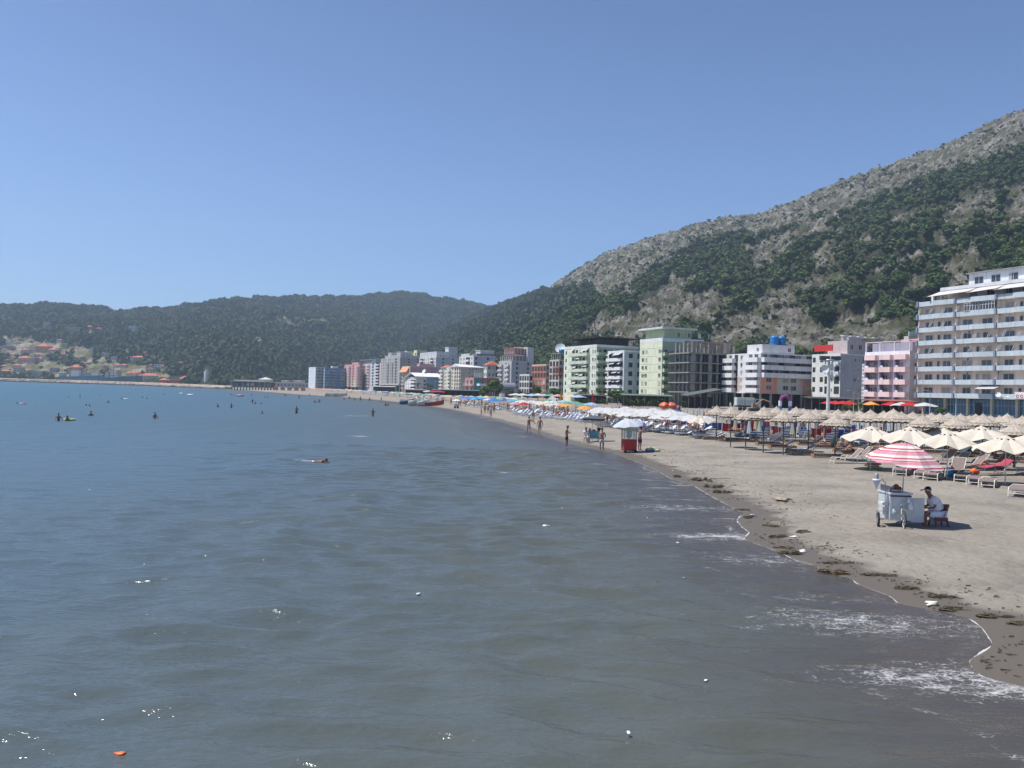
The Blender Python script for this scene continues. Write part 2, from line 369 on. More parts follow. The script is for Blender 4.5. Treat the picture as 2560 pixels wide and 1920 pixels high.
    am2 = N(n, 'ShaderNodeMapRange'); am2.inputs[1].default_value = 3; am2.inputs[2].default_value = 60; am2.inputs[3].default_value = 0.02; am2.inputs[4].default_value = 1.0; l.new(at_.outputs['Fac'], am2.inputs[0])
    l.new(am2.outputs[0], b2.inputs['Strength']); l.new(r2.outputs[0], b2.inputs['Height']); l.new(b1.outputs[0], b2.inputs['Normal'])
    l.new(b2.outputs[0], b.inputs['Normal'])
    return m
def make_sea():
    Y = np.concatenate([np.linspace(-300, 5, 30)[:-1], np.arange(5, 60, 0.11), np.geomspace(60, 5200, 640)])
    t = np.concatenate([np.arange(0, 10, 0.11), 10 + (np.geomspace(1, 400, 430) - 1) * 9.0])
    YY, TT = np.meshgrid(Y, t, indexing='ij'); XX = xs(YY) - TT
    td = TT * np.interp(YY, SYS, SCOS)
    rx = np.gradient(t)[None, :]; ry = np.gradient(Y)[:, None]; res = np.maximum(rx, ry)
    Z = np.zeros_like(XX); g = np.random.default_rng(3)
    wx = XX + 1.2 * (fbm(XX * 0.15, YY * 0.15, 3, 21) - 0.5); wy = YY + 2.5 * (fbm(XX * 0.11, YY * 0.11, 3, 31) - 0.5)
    for i in range(44):
        lam = 0.42 * 1.085 ** i if i < 34 else g.uniform(1.0, 3.0)
        th = g.normal(R(82), R(20)) if lam < 3.5 else g.normal(R(18), R(14))
        ph = g.uniform(0, 6.28); kx, ky = math.cos(th) * 2*math.pi/lam, math.sin(th) * 2*math.pi/lam
        A = 0.0130 * lam * math.exp(-(math.log(lam / 0.9) / 0.6) ** 2) + 0.0012 * lam
        fade = np.clip((lam / res - 2.5) / 3, 0, 1)
        env = 0.35 + 1.3 * vnoise(XX / (lam * 3.5) + i * 7.7, YY / (lam * 3.5), i)
        s = np.sin(kx * wx + ky * wy + ph); Z += A * fade * env * (s - 0.3 * np.cos(2 * (kx * wx + ky * wy + ph)))
    Z *= np.clip(td / 7, 0.0, 1) ** 0.8
    # the low swell that steepens as it comes in, parallel to the shore
    ph = td + 2.2 * (fbm(XX * 0.05, YY * 0.05, 2, 5) - 0.5) * 2
    for c, h, w in ((7.6, 0.085, 0.55), (13.8, 0.07, 0.9), (21, 0.06, 1.2)):
        Z += h * np.exp(-((ph - c) / w) ** 2) * (0.4 + 0.9 * vnoise(YY * 0.16, XX * 0, 40 + int(c)))
    Z += 0.022 * np.exp(-((td - 0.35) / 0.35) ** 2) * np.clip(td / 0.25, 0, 1) * (0.3 + vnoise(YY * 0.8, XX * 0, 50))
    foam = np.zeros_like(XX)
    for (a, b), sx_, sy_, k in FOAM:
        c = G(a, b); foam = np.maximum(foam, k * 0.93 * np.exp(-(((XX - c.x) / (sx_ * 1.5)) ** 2 + ((YY - c.y) / (sy_ * 1.25)) ** 2) * 0.9))
    for k_, off in ((0, 0.9), (1, 2.3), (2, 4.2)):
        foam = np.maximum(foam, (0.80 - .14 * k_) * np.exp(-((td - off - 1.1 * (fbm(YY * 0.22, XX * 0 + k_ * 9, 3, 60 + k_) - .5) * 2) / (0.10 + .06 * k_)) ** 2) * np.clip((vnoise(YY * 0.3 + k_ * 5, XX * 0, 66 + k_) - .42) * 4, 0, 1) * (YY < 130))
    foam += 0.55 * np.exp(-(td / 1.1) ** 2) * (vnoise(YY * 0.5, XX * 0.2, 77) ** 2) * (YY < 200)
    for (a, b, lx, ly) in ((886,1041,2.6,.7),(875,1040,1.5,.8),(900,1039,1.6,.9),(894,1091,1.6,.5),(905,1090,0.9,.5),(1268,1184,0.5,.18),(1610,1182,1.3,.16),(1625,1200,.9,.14),(1657,1220,1.1,.15),(1715,1214,1.0,.15),(1820,1298,.9,.1),(1507,1161,1.3,.2),(1580,1150,.8,.2),(1700,1250,1.2,.12),(1450,1130,.8,.3),(1021,1066,0.4,.5),(1240,1182,.4,.12),(764,1152,1.1,0.22),(742,1150,.8,.2),
                      (1300,1078,1.2,.5),(1310,1092,1.2,.7),(1265,1072,1.6,.5),(1198,1038,3,.8),(1180,1031,3,1),(1210,1045,3,1),(1225,1051,2,1)):
        c = G(a, b); foam = np.maximum(foam, 1.25 * np.exp(-(((XX - c.x) / lx) ** 2 + ((YY - c.y) / ly) ** 2)))
    Z += 0.005 - np.where(td < 0.02, 0.012, 0)
    me = np_mesh('sea', np.stack([XX, YY, Z], -1).reshape(-1, 3)[:, :], gridF(len(Y), len(t))[:, ::-1], [sea_material()], True, {'t': td, 'foam': foam})
    tag(link('sea', me), kind='structure')
make_sea()

# ================================================================ MOUNTAIN AND HILLS
def crest_fn(pts):
    a = np.array(pts, float); return lambda p: np.interp(p, a[:, 0], a[:, 1])
def z2(pts): return [(1200 + x / 1.6265, 240 + y / 1.6265) for x, y in pts]
FOREST_TOP = z2([(-800,800),(0,866),(180,800),(330,800),(450,792),(500,835),(600,795),(700,700),(820,655),(900,606),(1000,575),(1150,572),(1280,524),(1350,505),(1500,480),(1600,432),(1750,392),(1850,335),(2000,300),(2100,262),(2212,222),(3200,-80)])
ROCKS = [z2(p) for p in (
 [(1060,600),(1200,580),(1285,600),(1230,680),(1150,720),(1080,705),(1100,650)],
 [(390,985),(500,880),(560,900),(680,890),(820,800),(950,775),(1040,820),(1000,900),(950,930),(930,975),(800,940),(690,960),(640,1012),(400,1020)],
 [(930,960),(1000,890),(1200,870),(1340,850),(1350,930),(1500,1000),(1340,1060),(900,1060)],
 [(1100,825),(1180,785),(1350,742),(1480,720),(1480,765),(1330,800),(1230,870),(1120,880)],
 [(1560,835),(1750,790),(1790,822),(1650,855)],
 [(1390,960),(1480,900),(1560,905),(1620,940),(1750,900),(1750,970),(1650,1040),(1350,1030)],
 [(1620,530),(1700,505),(1900,455),(2020,430),(1960,465),(1750,525),(1650,545)],
 [(1900,700),(1980,655),(2060,690),(2060,760),(1880,800)],
 [(1600,700),(1660,680),(1640,720),(1600,720)], [(1960,600),(2060,555),(2090,570),(1990,620)],[(2090,400),(2212,350),(2212,375),(2100,430)],
 [(1250,520),(1330,500),(1400,560),(1370,600),(1330,560)],[(420,760),(520,790),(640,790),(620,810),(480,820)],
 [(740,880),(790,850),(830,880),(800,1000),(720,1000)])]
HROCKS = [[(658,800),(700,788),(760,792),(823,800),(815,815),(770,818),(740,829),(690,818)], [(611,870),(625,845),(652,835),(655,860),(640,876)],
 [(964,797),(985,803),(1000,818),(985,816)], [(846,758),(880,753),(905,756),(880,764)], [(380,800),(430,805),(420,815),(385,812)],
 [(0,838),(60,842),(150,860),(140,885),(40,880),(0,872)],[(60,820),(110,822),(130,835),(70,832)],[(170,880),(215,878),(240,905),(190,905)],
 [(100,905),(230,915),(300,930),(120,940),(0,945),(0,905)],[(290,870),(330,875),(325,895),(300,888)],[(200,820),(290,830),(240,838)],[(370,890),(390,890),(395,915),(372,915)],[(0,850),(90,848),(200,872),(170,900),(60,905),(0,890)],[(120,915),(300,905),(420,925),(430,942),(100,942)],[(320,868),(350,868),(350,880),(320,880)],[(170,862),(230,868),(225,880),(175,876)],[(250,885),(300,890),(300,905),(250,902)],[(600,745),(690,748),(690,752),(600,752)],[(720,760),(830,765),(800,772),(730,770)]]
def terrain(name, P, crest, Dc, Df, hf, nr, amp, matl, isrock, back=500, z_exp=1.0, nfreq=1/60, drop=0.0):
    cf = crest_fn(crest); dcf = crest_fn(Dc); dff = crest_fn(Df)
    s = np.concatenate([np.linspace(0, 1, nr), 1 + np.linspace(0, 1, 12)[1:]])
    PP, SS = np.meshgrid(P, s, indexing='ij')
    dc = dcf(PP); df = dff(PP); D = np.where(SS <= 1, df + (dc - df) * SS, dc + (SS - 1) * back)
    H = hor(PP); zc = CAM.z + (H - cf(PP) - drop) * dc / FPX
    z = np.where(SS <= 1, hf + (zc - hf) * SS ** z_exp, zc - (SS - 1) ** 1.2 * back * 0.75)
    X = (PP - CX) / FPX * D; Y = D
    env = np.clip(SS * 5, 0, 1)
    big = fbm(X * nfreq, Y * nfreq, 3, 11) - 0.5
    rid = 1 - np.abs(2 * fbm(X * nfreq * 2.3 + 5, Y * nfreq * 2.3, 4, 61) - 1)
    fine = fbm(X * nfreq * 7, Y * nfreq * 7, 4, 91) - 0.5
    near_c = np.exp(-((SS - 1) / 0.1) ** 2)
    z = z + env * (amp * 1.3 * big * (1 - 0.6 * near_c) + amp * 0.9 * (rid - 0.75) * (1 - 0.4 * near_c) + amp * 0.9 * fine + amp * 0.35 * (1 - np.abs(2 * fbm(X * nfreq * 14, Y * nfreq * 14, 3, 131) - 1) - .7))
    px, py = projA(X, Y, z)
    rk = isrock(px + 30 * (fbm(X/25, Y/25, 3, 5) - .5), py + 22 * (fbm(X/25, Y/25, 3, 6) - .5))
    V = np.stack([X, Y, z], -1)
    me = np_mesh(name, V.reshape(-1, 3), gridF(len(P), len(s)), [matl], True, {'rock': rk.astype(float)})
    tag(link(name, me), kind='structure')
    return X, Y, z, SS, px, py, rk
def rock_material(name, c_rock, c_rock2, c_veg, c_under, sc):
    m, n, l = node_mat(name); b = n['Principled BSDF']; b.inputs['Roughness'].default_value = 0.95; b.inputs['Specular IOR Level'].default_value = 0.1
    tc = N(n, 'ShaderNodeTexCoord'); ra = N(n, 'ShaderNodeAttribute', attribute_name='rock')
    def no(s, d=8, r=0.6):
        x = N(n, 'ShaderNodeTexNoise', i2=s); x.inputs['Detail'].default_value = d; x.inputs['Roughness'].default_value = r; l.new(tc.outputs['Object'], x.inputs['Vector']); return x
    a = no(sc, 9, 0.72); rc = ramp(n, [(0.36, tuple(x * 0.22 for x in c_rock)), (0.46, c_rock2), (0.55, c_rock), (0.75, tuple(min(.8, x * 1.25) for x in c_rock))]); l.new(a.outputs[0], rc.inputs[0])
    g = no(sc * 0.55, 9, 0.7); gm = N(n, 'ShaderNodeMapRange'); gm.inputs[1].default_value = 0.43; gm.inputs[2].default_value = 0.56; l.new(g.outputs[0], gm.inputs[0])
    gv = no(sc * 2.2, 4, 0.6); gr = ramp(n, [(0.35, tuple(x * 0.5 for x in c_veg)), (0.65, tuple(x * 1.4 for x in c_veg))]); l.new(gv.outputs[0], gr.inputs[0])
    m1 = N(n, 'ShaderNodeMix', data_type='RGBA'); l.new(gm.outputs[0], m1.inputs[0]); l.new(rc.outputs[0], m1.inputs[6]); l.new(gr.outputs[0], m1.inputs[7])
    m2 = N(n, 'ShaderNodeMix', data_type='RGBA'); m2.inputs[6].default_value = (*c_under, 1); l.new(ra.outputs['Fac'], m2.inputs[0]); l.new(m1.outputs[2], m2.inputs[7])
    l.new(m2.outputs[2], b.inputs['Base Color'])
    bp = N(n, 'ShaderNodeBump'); bp.inputs['Strength'].default_value = 1.0; bp.inputs['Distance'].default_value = 9.0; l.new(a.outputs[0], bp.inputs['Height']); l.new(bp.outputs[0], b.inputs['Normal'])
    return m
fx = np.array([a for a, b in FOREST_TOP]); fy = np.array([b for a, b in FOREST_TOP])
def mt_rock(px, py):
    r = py < np.interp(px, fx, fy)
    for p in ROCKS: r |= inpoly(px, py, p)
    u, v = .88 * px - .47 * py, .47 * px + .88 * py     # ledges of bare rock running up the slope to the right
    r |= (fbm(u / 190, v / 34, 3, 203) > .60) & (px > 1330) & (fbm(px / 200, py / 200, 2, 207) > .36)
    return r
def hl_rock(px, py):
    r = np.zeros(px.shape, bool)
    for p in HROCKS: r |= inpoly(px, py, p)
    return r
MT_CREST = [(500,950),(700,950),(820,935),(900,915),(1000,880),(1100,835),(1160,800),(1227,771),(1308,744),(1366,718),(1435,672),(1504,633),(1620,592),(1736,557),(1790,549),(1852,538),(1900,528),(1967,504),(2060,466),(2141,434),(2230,400),(2315,376),(2380,345),(2465,303),(2560,266),(2700,210),(3000,130),(3600,60)]
M_rock = rock_material('limestone_slope', (0.36, 0.338, 0.305), (0.21, 0.19, 0.155), (0.115, 0.12, 0.065), (0.075, 0.078, 0.045), 0.13)
M_hill = rock_material('hill_soil', (0.34, 0.30, 0.24), (0.22, 0.20, 0.13), (0.12, 0.12, 0.05), (0.03, 0.045, 0.02), 0.05)
mt = terrain('mountain', np.concatenate([np.linspace(560, 1200, 160)[:-1], np.linspace(1200, 2700, 620), np.linspace(2700, 3500, 60)[1:]]), MT_CREST,
   [(500,1250),(900,1450),(1100,1800),(1227,1900),(1435,1600),(1852,1300),(2560,1000),(3600,900)],
   [(500,1150),(700,1100),(900,1050),(1100,850),(1300,640),(1500,480),(1700,430),(2000,375),(2560,330),(3600,300)], 2.0, 330, 17, M_rock, mt_rock, z_exp=0.93, drop=3)
HL_CREST = [(-900,760),(-300,772),(0,769),(117,762),(206,768),(253,776),(306,780),(376,776),(458,762),(558,753),(693,744),(793,744),(881,741),(952,735),(1028,726),(1075,738),(1146,747),(1222,768),(1350,800),(1500,860),(1900,940)]
hl = terrain('hills', np.linspace(-800, 1800, 520), HL_CREST, [(-900,1900),(0,1850),(500,2000),(1028,2450),(1222,2400),(1800,2400)],
   [(-900,1500),(0,1240),(300,1130),(579,1020),(700,1120),(1000,1400),(1222,1650),(1800,1900)], 2.0, 200, 24, M_hill, hl_rock, nfreq=1/170, drop=7, z_exp=0.85)

# ---------------------------------------------------------------- trees
def foliage_mat(name, c, var=0.5, sc=0.05):
    m, n, l = node_mat(name); b = n['Principled BSDF']; b.inputs['Roughness'].default_value = 0.85; b.inputs['Specular IOR Level'].default_value = 0.15
    tc = N(n, 'ShaderNodeTexCoord'); oi = N(n, 'ShaderNodeObjectInfo')
    ge = N(n, 'ShaderNodeNewGeometry')
    a = N(n, 'ShaderNodeTexNoise', i2=sc); a.inputs['Detail'].default_value = 5; a.inputs['Roughness'].default_value = 0.7; l.new(ge.outputs['Position'], a.inputs['Vector'])
    ti = N(n, 'ShaderNodeAttribute', attribute_name='tint')
    sm = N(n, 'ShaderNodeMath', operation='MULTIPLY_ADD', i1=0.25); l.new(ti.outputs['Fac'], sm.inputs[0]); l.new(a.outputs[0], sm.inputs[2])
    s3 = N(n, 'ShaderNodeMath', operation='MULTIPLY_ADD', i1=0.2); l.new(oi.outputs['Random'], s3.inputs[0]); l.new(sm.outputs[0], s3.inputs[2])
    r = ramp(n, [(0.35, tuple(x * (1 - var) for x in c)), (0.6, c), (0.95, (c[0]*1.7+.01, c[1]*1.5, c[2]*1.2))]); l.new(s3.outputs[0], r.inputs[0])
    l.new(r.outputs[0], b.inputs['Base Color']); return m
PINE = foliage_mat('pine_needles', (0.056, 0.088, 0.032), 0.6); PINE_FAR = foliage_mat('far_pine_needles', (0.056, 0.082, 0.034), 0.5, 0.012)
BUSH = foliage_mat('scrub_leaves', (0.05, 0.07, 0.028))
BARK = mat('bark', (0.10, 0.075, 0.055), 0.95, 0.3, 8)
def ico(sub):
    bm = bmesh.new(); bmesh.ops.create_icosphere(bm, subdivisions=sub, radius=1)
    v = np.array([tuple(x.co) for x in bm.verts]); f = np.array([[y.index for y in x.verts] for x in bm.faces]); bm.free(); return v, f
I1 = ico(1); I2 = ico(2)
def crown(g, lobes, ntuft, core=I1, tuft=0.22, flat=0.7):
    """crown of a unit-high tree (z 0..1, radius ~0.42): dark cores plus many leaf clumps"""
    V = []; F = []; k = 0; cs = []
    for i in range(lobes):
        a = g.uniform(0, 6.28); rr = g.uniform(0, 0.22) if i else 0; z = g.uniform(0.42, 0.82) if i else 0.62
        r = g.uniform(0.15, 0.24) if lobes > 1 else 0.34
        c = np.array([rr * math.cos(a), rr * math.sin(a), z]); cs.append((c, r))
        v = core[0] * (1 + g.normal(0, 0.13, (len(core[0]), 1))) * np.array([r, r, r * flat]) + c
        V.append(v); F.append(core[1] + k); k += len(v)
    for i in range(ntuft):
        c, r = cs[g.integers(len(cs))]; d = g.normal(size=3); d /= np.linalg.norm(d); d[2] = abs(d[2]) * 0.9 if g.random() < 0.75 else d[2]
        p = c + d * np.array([r, r, r * flat]) * g.uniform(0.9, 1.22)
        t1 = g.normal(size=3); t1 /= np.linalg.norm(t1); t2 = np.cross(t1, d + 0.3 * g.normal(size=3)); t2 /= np.linalg.norm(t2) + 1e-6
        q = tuft * r * 2 * g.uniform(0.5, 1.1)
        V.append(np.array([p + t1 * q, p + t2 * q, p - t1 * q * 0.7 - t2 * q * 0.5])); F.append(np.array([[k, k+1, k+2]])); k += 3
    return np.concatenate(V), np.concatenate(F)
gT = np.random.default_rng(12)
T_NEAR = [crown(gT, 8, 520, I2, 0.2) for _ in range(5)]
T_MID = [crown(gT, 3, 50, I1, 0.42) for _ in range(6)]
T_FAR = [crown(gT, 1, 14, I1, 0.5) for _ in range(6)]
def scatter(name, pts, hts, templ, matl, sink=0.25):
    V = []; F = []; T = []; k = 0; which = gT.integers(0, len(templ), len(pts))
    for w, (tv, tf) in enumerate(templ):
        P = pts[which == w]; h = hts[which == w]; n = len(P)
        if not n: continue
        a = gT.uniform(0, 6.28, n); ca, sa = np.cos(a), np.sin(a); sq = gT.uniform(0.85, 1.25, n)
        x = tv[None, :, 0] * ca[:, None] - tv[None, :, 1] * sa[:, None]; y = tv[None, :, 0] * sa[:, None] + tv[None, :, 1] * ca[:, None]
        v = np.stack([x * (h * sq)[:, None] + P[:, 0, None], y * (h * sq)[:, None] + P[:, 1, None], (tv[None, :, 2] - sink) * h[:, None] + P[:, 2, None]], -1)
        V.append(v.reshape(-1, 3)); F.append((tf[None] + (np.arange(n) * len(tv))[:, None, None] + k).reshape(-1, 3)); k += n * len(tv)
        T.append(np.repeat(gT.uniform(-0.5, 0.5, n), len(tv)))
    me = np_mesh(name, np.concatenate(V), np.concatenate(F), [matl], False, {'tint': np.concatenate(T)})
    return link(name, me)
def sample_terrain(ter, n, smax=1.03):
    X, Y, Z, SS, px, py, rk = ter; nr, nc = X.shape
    e1 = np.hypot(np.diff(X, axis=0)[:, :-1], np.diff(Y, axis=0)[:, :-1]); e2 = np.hypot(np.diff(X, axis=1)[:-1], np.diff(Y, axis=1)[:-1])
    w = (e1 * e2) * (SS[:-1, :-1] < smax) * (px[:-1, :-1] > -160) * (px[:-1, :-1] < 2740) * (py[:-1, :-1] < 1010)
    c = np.cumsum(w.ravel()); idx = np.searchsorted(c, gT.random(n) * c[-1]); i, j = idx // (nc - 1), idx % (nc - 1)
    u, v = gT.random(n), gT.random(n)
    f = lambda A: A[i, j]*(1-u)*(1-v)+A[i+1, j]*u*(1-v)+A[i, j+1]*(1-u)*v+A[i+1, j+1]*u*v
    return np.stack([f(X), f(Y), f(Z)], -1), rk[i, j], SS[i, j], f(px), f(py), c[-1]
# mountain pines: the nearest 300 one can tell apart are things, the rest one wood
pts, rk, ss, px, py, area = sample_terrain(mt, 100000)
D = pts[:, 1]
clump = fbm(pts[:, 0] / 16, pts[:, 1] / 16, 3, 33)
clump2 = fbm(pts[:, 0] / 60, pts[:, 1] / 60, 2, 35)
inF = ~rk; dens = np.where(inF, np.where(clump > 0.37, 1.0, 0.25) * (clump2 > 0.22), np.where((clump > 0.62), 0.22, 0.02))
dens = np.where((py < np.interp(px, fx, fy) - 4) & (px > 1230), dens * .35, dens)
fully = px < 1330; dens = np.where(fully & inF, 1, dens)
keep_p = np.minimum(1, area / 100000 / 34.0)
sel = gT.random(len(D)) < dens * 0.8
pts, D, px, py, rk = pts[sel], D[sel], px[sel], py[sel], rk[sel]
h = 5.0 + 6.5 * gT.random(len(D)) ** 1.4 + 2.5 * (clump2[sel] > .5)
h *= np.where(rk, .55, 1) * np.where(rk, 0.62, 1.0)
infr = (px > 0) & (px < 2560) & (py > 300)
order = np.argsort(np.where(infr & (px > 1260), D / h, 1e9))
near = order[:300]; rest = np.ones(len(D), bool); rest[near] = False
midm = rest & (D < 900); farm = rest & (D >= 900)
pine_protos = []
for i, (v, f) in enumerate(T_NEAR):
    e = empty('pine_tree', (0, 0, -500)); cm = np_mesh('crown', v, f, [PINE], False, {'tint': np.zeros(len(v))})
    link('crown', cm, e)
    b = MB(); b.tube((0, 0, -0.1), (0.02, 0.01, 0.5), 0.03, 0.016, 6, BARK)
    for a in range(4): b.tube((0.01, 0.01, 0.36 + 0.05*a), (0.16*math.cos(a*1.7+i), 0.16*math.sin(a*1.7+i), 0.55 + 0.05*a), 0.012, 0.005, 5, BARK)
    b.obj('trunk', e); pine_protos.append(e)
def above(p):
    for a, t in ((1390, 'above the far apartment blocks'), (1500, 'above the first green block'), (1600, 'above the narrow white block'), (1690, 'above the second green block'),
                 (1830, 'above the bare concrete frame'), (2030, 'above the orange white block'), (2165, 'above the red awning block'), (2290, 'above the pink hotel'), (3000, 'behind the big white hotel')):
        if p < a: return t
bpy.context.view_layer.update()
for c, i in enumerate(near):
    hi = 'high on' if py[i] < 700 else ('halfway up' if py[i] < 800 else 'low on')
    st = 'small scrubby' if h[i] < 5 else ('tall dark' if h[i] > 8 else 'dark rounded')
    o = place(pine_protos[c % 5], tuple(pts[i] - np.array([0, 0, 0.25 * h[i] * 0.5])), gT.uniform(0, 6.28), float(h[i]),
          f'{st} pine {hi} the mountain {above(px[i])}', 'pine trees on the mountain slope')
    o['category'] = 'tree'
scatter('pine_wood', pts[midm], h[midm], T_MID, PINE); tag(COL.objects['pine_wood'], 'dark green pine wood covering the mountain slope in bands', 'wood', None, 'stuff')
scatter('far_pine_wood', pts[farm], h[farm], T_FAR, PINE_FAR); tag(COL.objects['far_pine_wood'], 'distant pine wood on the upper and far slopes of the mountain', 'wood', None, 'stuff')
# scrub on the rock
pts, rk, ss, px, py, area = sample_terrain(mt, 52000, 1.04)
cl = fbm(pts[:, 0] / 22, pts[:, 1] / 22, 3, 71)
sel = rk & (gT.random(len(rk)) < np.clip((cl - 0.385) * 4, 0.06, 1)) & (pts[:, 1] < 2000)
hh = gT.uniform(0.7, 2.6, len(rk)) * (1 + 0.9 * (cl > 0.62))
scatter('mountain_scrub', pts[sel], hh[sel], T_FAR, BUSH, 0.35); tag(COL.objects['mountain_scrub'], 'low dark bushes dotted over the grey limestone', 'scrub', None, 'stuff')
# forest on the hills, leaving the village houses free
WH, OG, PK, YL, GY, CR = (.60, .60, .58), (.52, .30, .16), (.48, .28, .24), (.52, .46, .28), (.34, .34, .34), (.50, .45, .37)
HOUSES = [ # px, py of the foot, width px, height px, colour, roof, label
 (106, 881, 26, 16, OG, 'hip', 'largest orange house with a tiled roof on the left hillside'), (130, 884, 16, 10, CR, 'hip', 'cream house just right of the large orange one on the hillside'),
 (57, 908, 22, 14, PK, 'hip', 'brownish pink house with red roof low on the left hillside'), (78, 908, 16, 10, PK, None, 'flat pink house beside the brownish pink one'),
 (14, 884, 34, 12, WH, None, 'long white building at the left edge of the photo'), (58, 884, 12, 9, CR, 'hip', 'small cream house right of the long white building'),
 (333, 832, 15, 12, WH, None, 'white three storey house alone high in the forest'), (340, 861, 14, 5, (.66, .68, .60), None, 'bright white low roofed house in the forest below the white three storey one'),
 (362, 888, 14, 7, CR, 'hip', 'house with bright orange roof beneath the forest'), (342, 903, 30, 10, GY, 'hip', 'wide grey house below the orange roofed one'), (377, 903, 5, 10, YL, None, 'narrow yellow house among the trees, left of two'), (397, 905, 5, 13, YL, None, 'narrow yellow house among the trees, right of two'),
 (424, 897, 8, 5, WH, None, 'tiny white building glinting in the dark forest'), (455, 915, 14, 8, PK, 'hip', 'pinkish brown house among trees left of the silo'), (380, 920, 8, 6, CR, 'hip', 'small cream house with brown roof above the harbour sheds'),
 (262, 893, 16, 7, GY, None, 'grey flat building halfway up the hillside'), (285, 900, 11, 5, WH, None, 'low white shed on the hillside beneath the grey flat building'), (158, 868, 12, 6, CR, None, 'cream hut in the bare clearing above the orange house'),
 (118, 814, 14, 6, CR, None, 'pale long hut high on the left ridge, beside the white roof'), (70, 808, 12, 4, WH, None, 'white roofed hut highest on the left ridge'), (180, 828, 26, 6, CR, None, 'long pale wall of a building on the upper slope'), (220, 824, 9, 8, OG, 'hip', 'small orange-brown hut on the upper slope'), (247, 826, 12, 5, PK, 'hip', 'pinkish hut right of the small orange-brown one'), (293, 837, 15, 4, OG, 'hip', 'low orange roof left of the white three storey house'),
 (30, 866, 24, 8, CR, None, 'cream building near the left edge above the long white one'), (112, 897, 18, 7, YL, None, 'yellowish low house under the big orange house'), (98, 904, 11, 8, WH, 'hip', 'pale house with light blue wall under the orange house'), (20, 846, 22, 6, CR, 'hip', 'cream house in the upper clearing near the left edge'), (150, 856, 14, 6, CR, 'hip', 'small brown roofed house in the upper clearing'),
 (40, 930, 16, 9, CR, None, 'cream shed low by the breakwater at the left'), (77, 938, 12, 10, YL, None, 'yellow grey shed behind the breakwater'), (98, 940, 14, 9, CR, None, 'cream shed behind the breakwater right of the yellow grey one'), (130, 932, 14, 8, GY, None, 'grey shed behind the breakwater near the ship bow'), (10, 935, 18, 8, GY, 'hip', 'grey shed at the far left shore')]
pts, rk, ss, px, py, area = sample_terrain(hl, 50000)
cl = fbm(pts[:, 0] / 40, pts[:, 1] / 40, 3, 81)
sel = (gT.random(len(rk)) < np.where(rk, np.where(cl > .55, .25, .02), 1)) & (px < 1500)
hh = gT.uniform(7, 14, len(rk)) * np.where(rk, .6, 1)
q_ = random.Random(9)
for k in range(34):
    zx, zy = q_.choice([(0, 30), (30, 120), (60, 230), (120, 300), (250, 430)]), None; hx = q_.uniform(*zx); hy = q_.uniform(862, 938) if hx < 250 else q_.uniform(905, 938)
    if all(abs(hx - o_[0]) > (o_[2] + 10) / 2 or abs(hy - o_[1]) > 7 for o_ in HOUSES):
        cn, cc = q_.choice([('cream', CR), ('white', WH), ('ochre', YL), ('pinkish', PK), ('orange', OG)]); rf = q_.choice(['hip', 'hip', None])
        HOUSES.append((hx, hy, q_.uniform(8, 15), q_.uniform(6, 9), cc, rf, f'small {cn} {"tiled" if rf else "flat roofed"} village house {"low near the shore" if hy > 915 else "halfway up the slope" if hy > 885 else "high among the trees"}, {"at the far left" if hx < 60 else "left of the ships" if hx < 140 else "above the ships" if hx < 270 else "above the harbour sheds"}'))
HOUSES = [(a_[0], a_[1], a_[2] * 1.2, a_[3] * 1.25) + tuple(a_[4:]) for a_ in HOUSES]
for h_ in HOUSES: sel &= ~((np.abs(px - h_[0]) < h_[2] * .62 + 2) & (py > h_[1] - h_[3] * .6) & (py < h_[1] + 9))
sel &= ~((np.abs(px - 516) < 20) & (py > 914))
sel &= ~((py > 938) & (px > 130) & (px < 470))
scatter('hill_forest', pts[sel], hh[sel], T_FAR, PINE_FAR); tag(COL.objects['hill_forest'], 'dense dark pine forest covering the low hills across the bay', 'forest', None, 'stuff')
# ================================================================ HAZE
def haze():
    b = MB(); b.box(-3200, 2600, -330, 3300, -8, 640); o = b.obj('haze'); m, n, l = node_mat('haze_air'); n.remove(n['Principled BSDF'])
    v = n.new('ShaderNodeVolumePrincipled'); v.inputs['Color'].default_value = (0.62, 0.80, 1.0, 1); v.inputs['Density'].default_value = 0.00017; v.inputs['Anisotropy'].default_value = 0.2
    l.new(v.outputs[0], n['Material Output'].inputs['Volume']); o.data.materials.append(m); tag(o, kind='stuff', label='thin blue summer haze over the bay')
haze()
# ================================================================ BUILDINGS
GLASS = mat('window_glass', (0.045, 0.055, 0.07), 0.12, 0.25, 1.5, spec=0.6)
DARK = mat('opening_shade', (0.035, 0.035, 0.038), 0.8, 0.3, 1.0)  # shade inside openings and recesses, put on as near-black boxes
FRAME = mat('window_frame_white', (0.62, 0.62, 0.60), 0.5, 0.05)
CONC = mat('bare_concrete', (0.27, 0.265, 0.25), 0.9, 0.18, 0.6, 0.3, 3)
METAL = mat('grey_metal', (0.42, 0.43, 0.44), 0.4, 0.08, 4, metal=0.6)
RAIL = mat('white_rail', (0.65, 0.65, 0.65), 0.5, 0.05)
TILE = mat('red_roof_tiles', (0.42, 0.13, 0.075), 0.85, 0.25, 1.2, 0.3, 8)
WINC = {}; WR = random.Random(31)
GLV = [GLASS, GLASS, mat('window_curtain', (0.36, 0.34, 0.31), 0.8, 0.2, 3), mat('grey_reflection_glass', (0.11, 0.13, 0.16), 0.2, 0.3, 2), mat('roller_shutter', (0.47, 0.45, 0.42), 0.7, 0.1, 4)]  # grey panes carry a reflection in their base colour
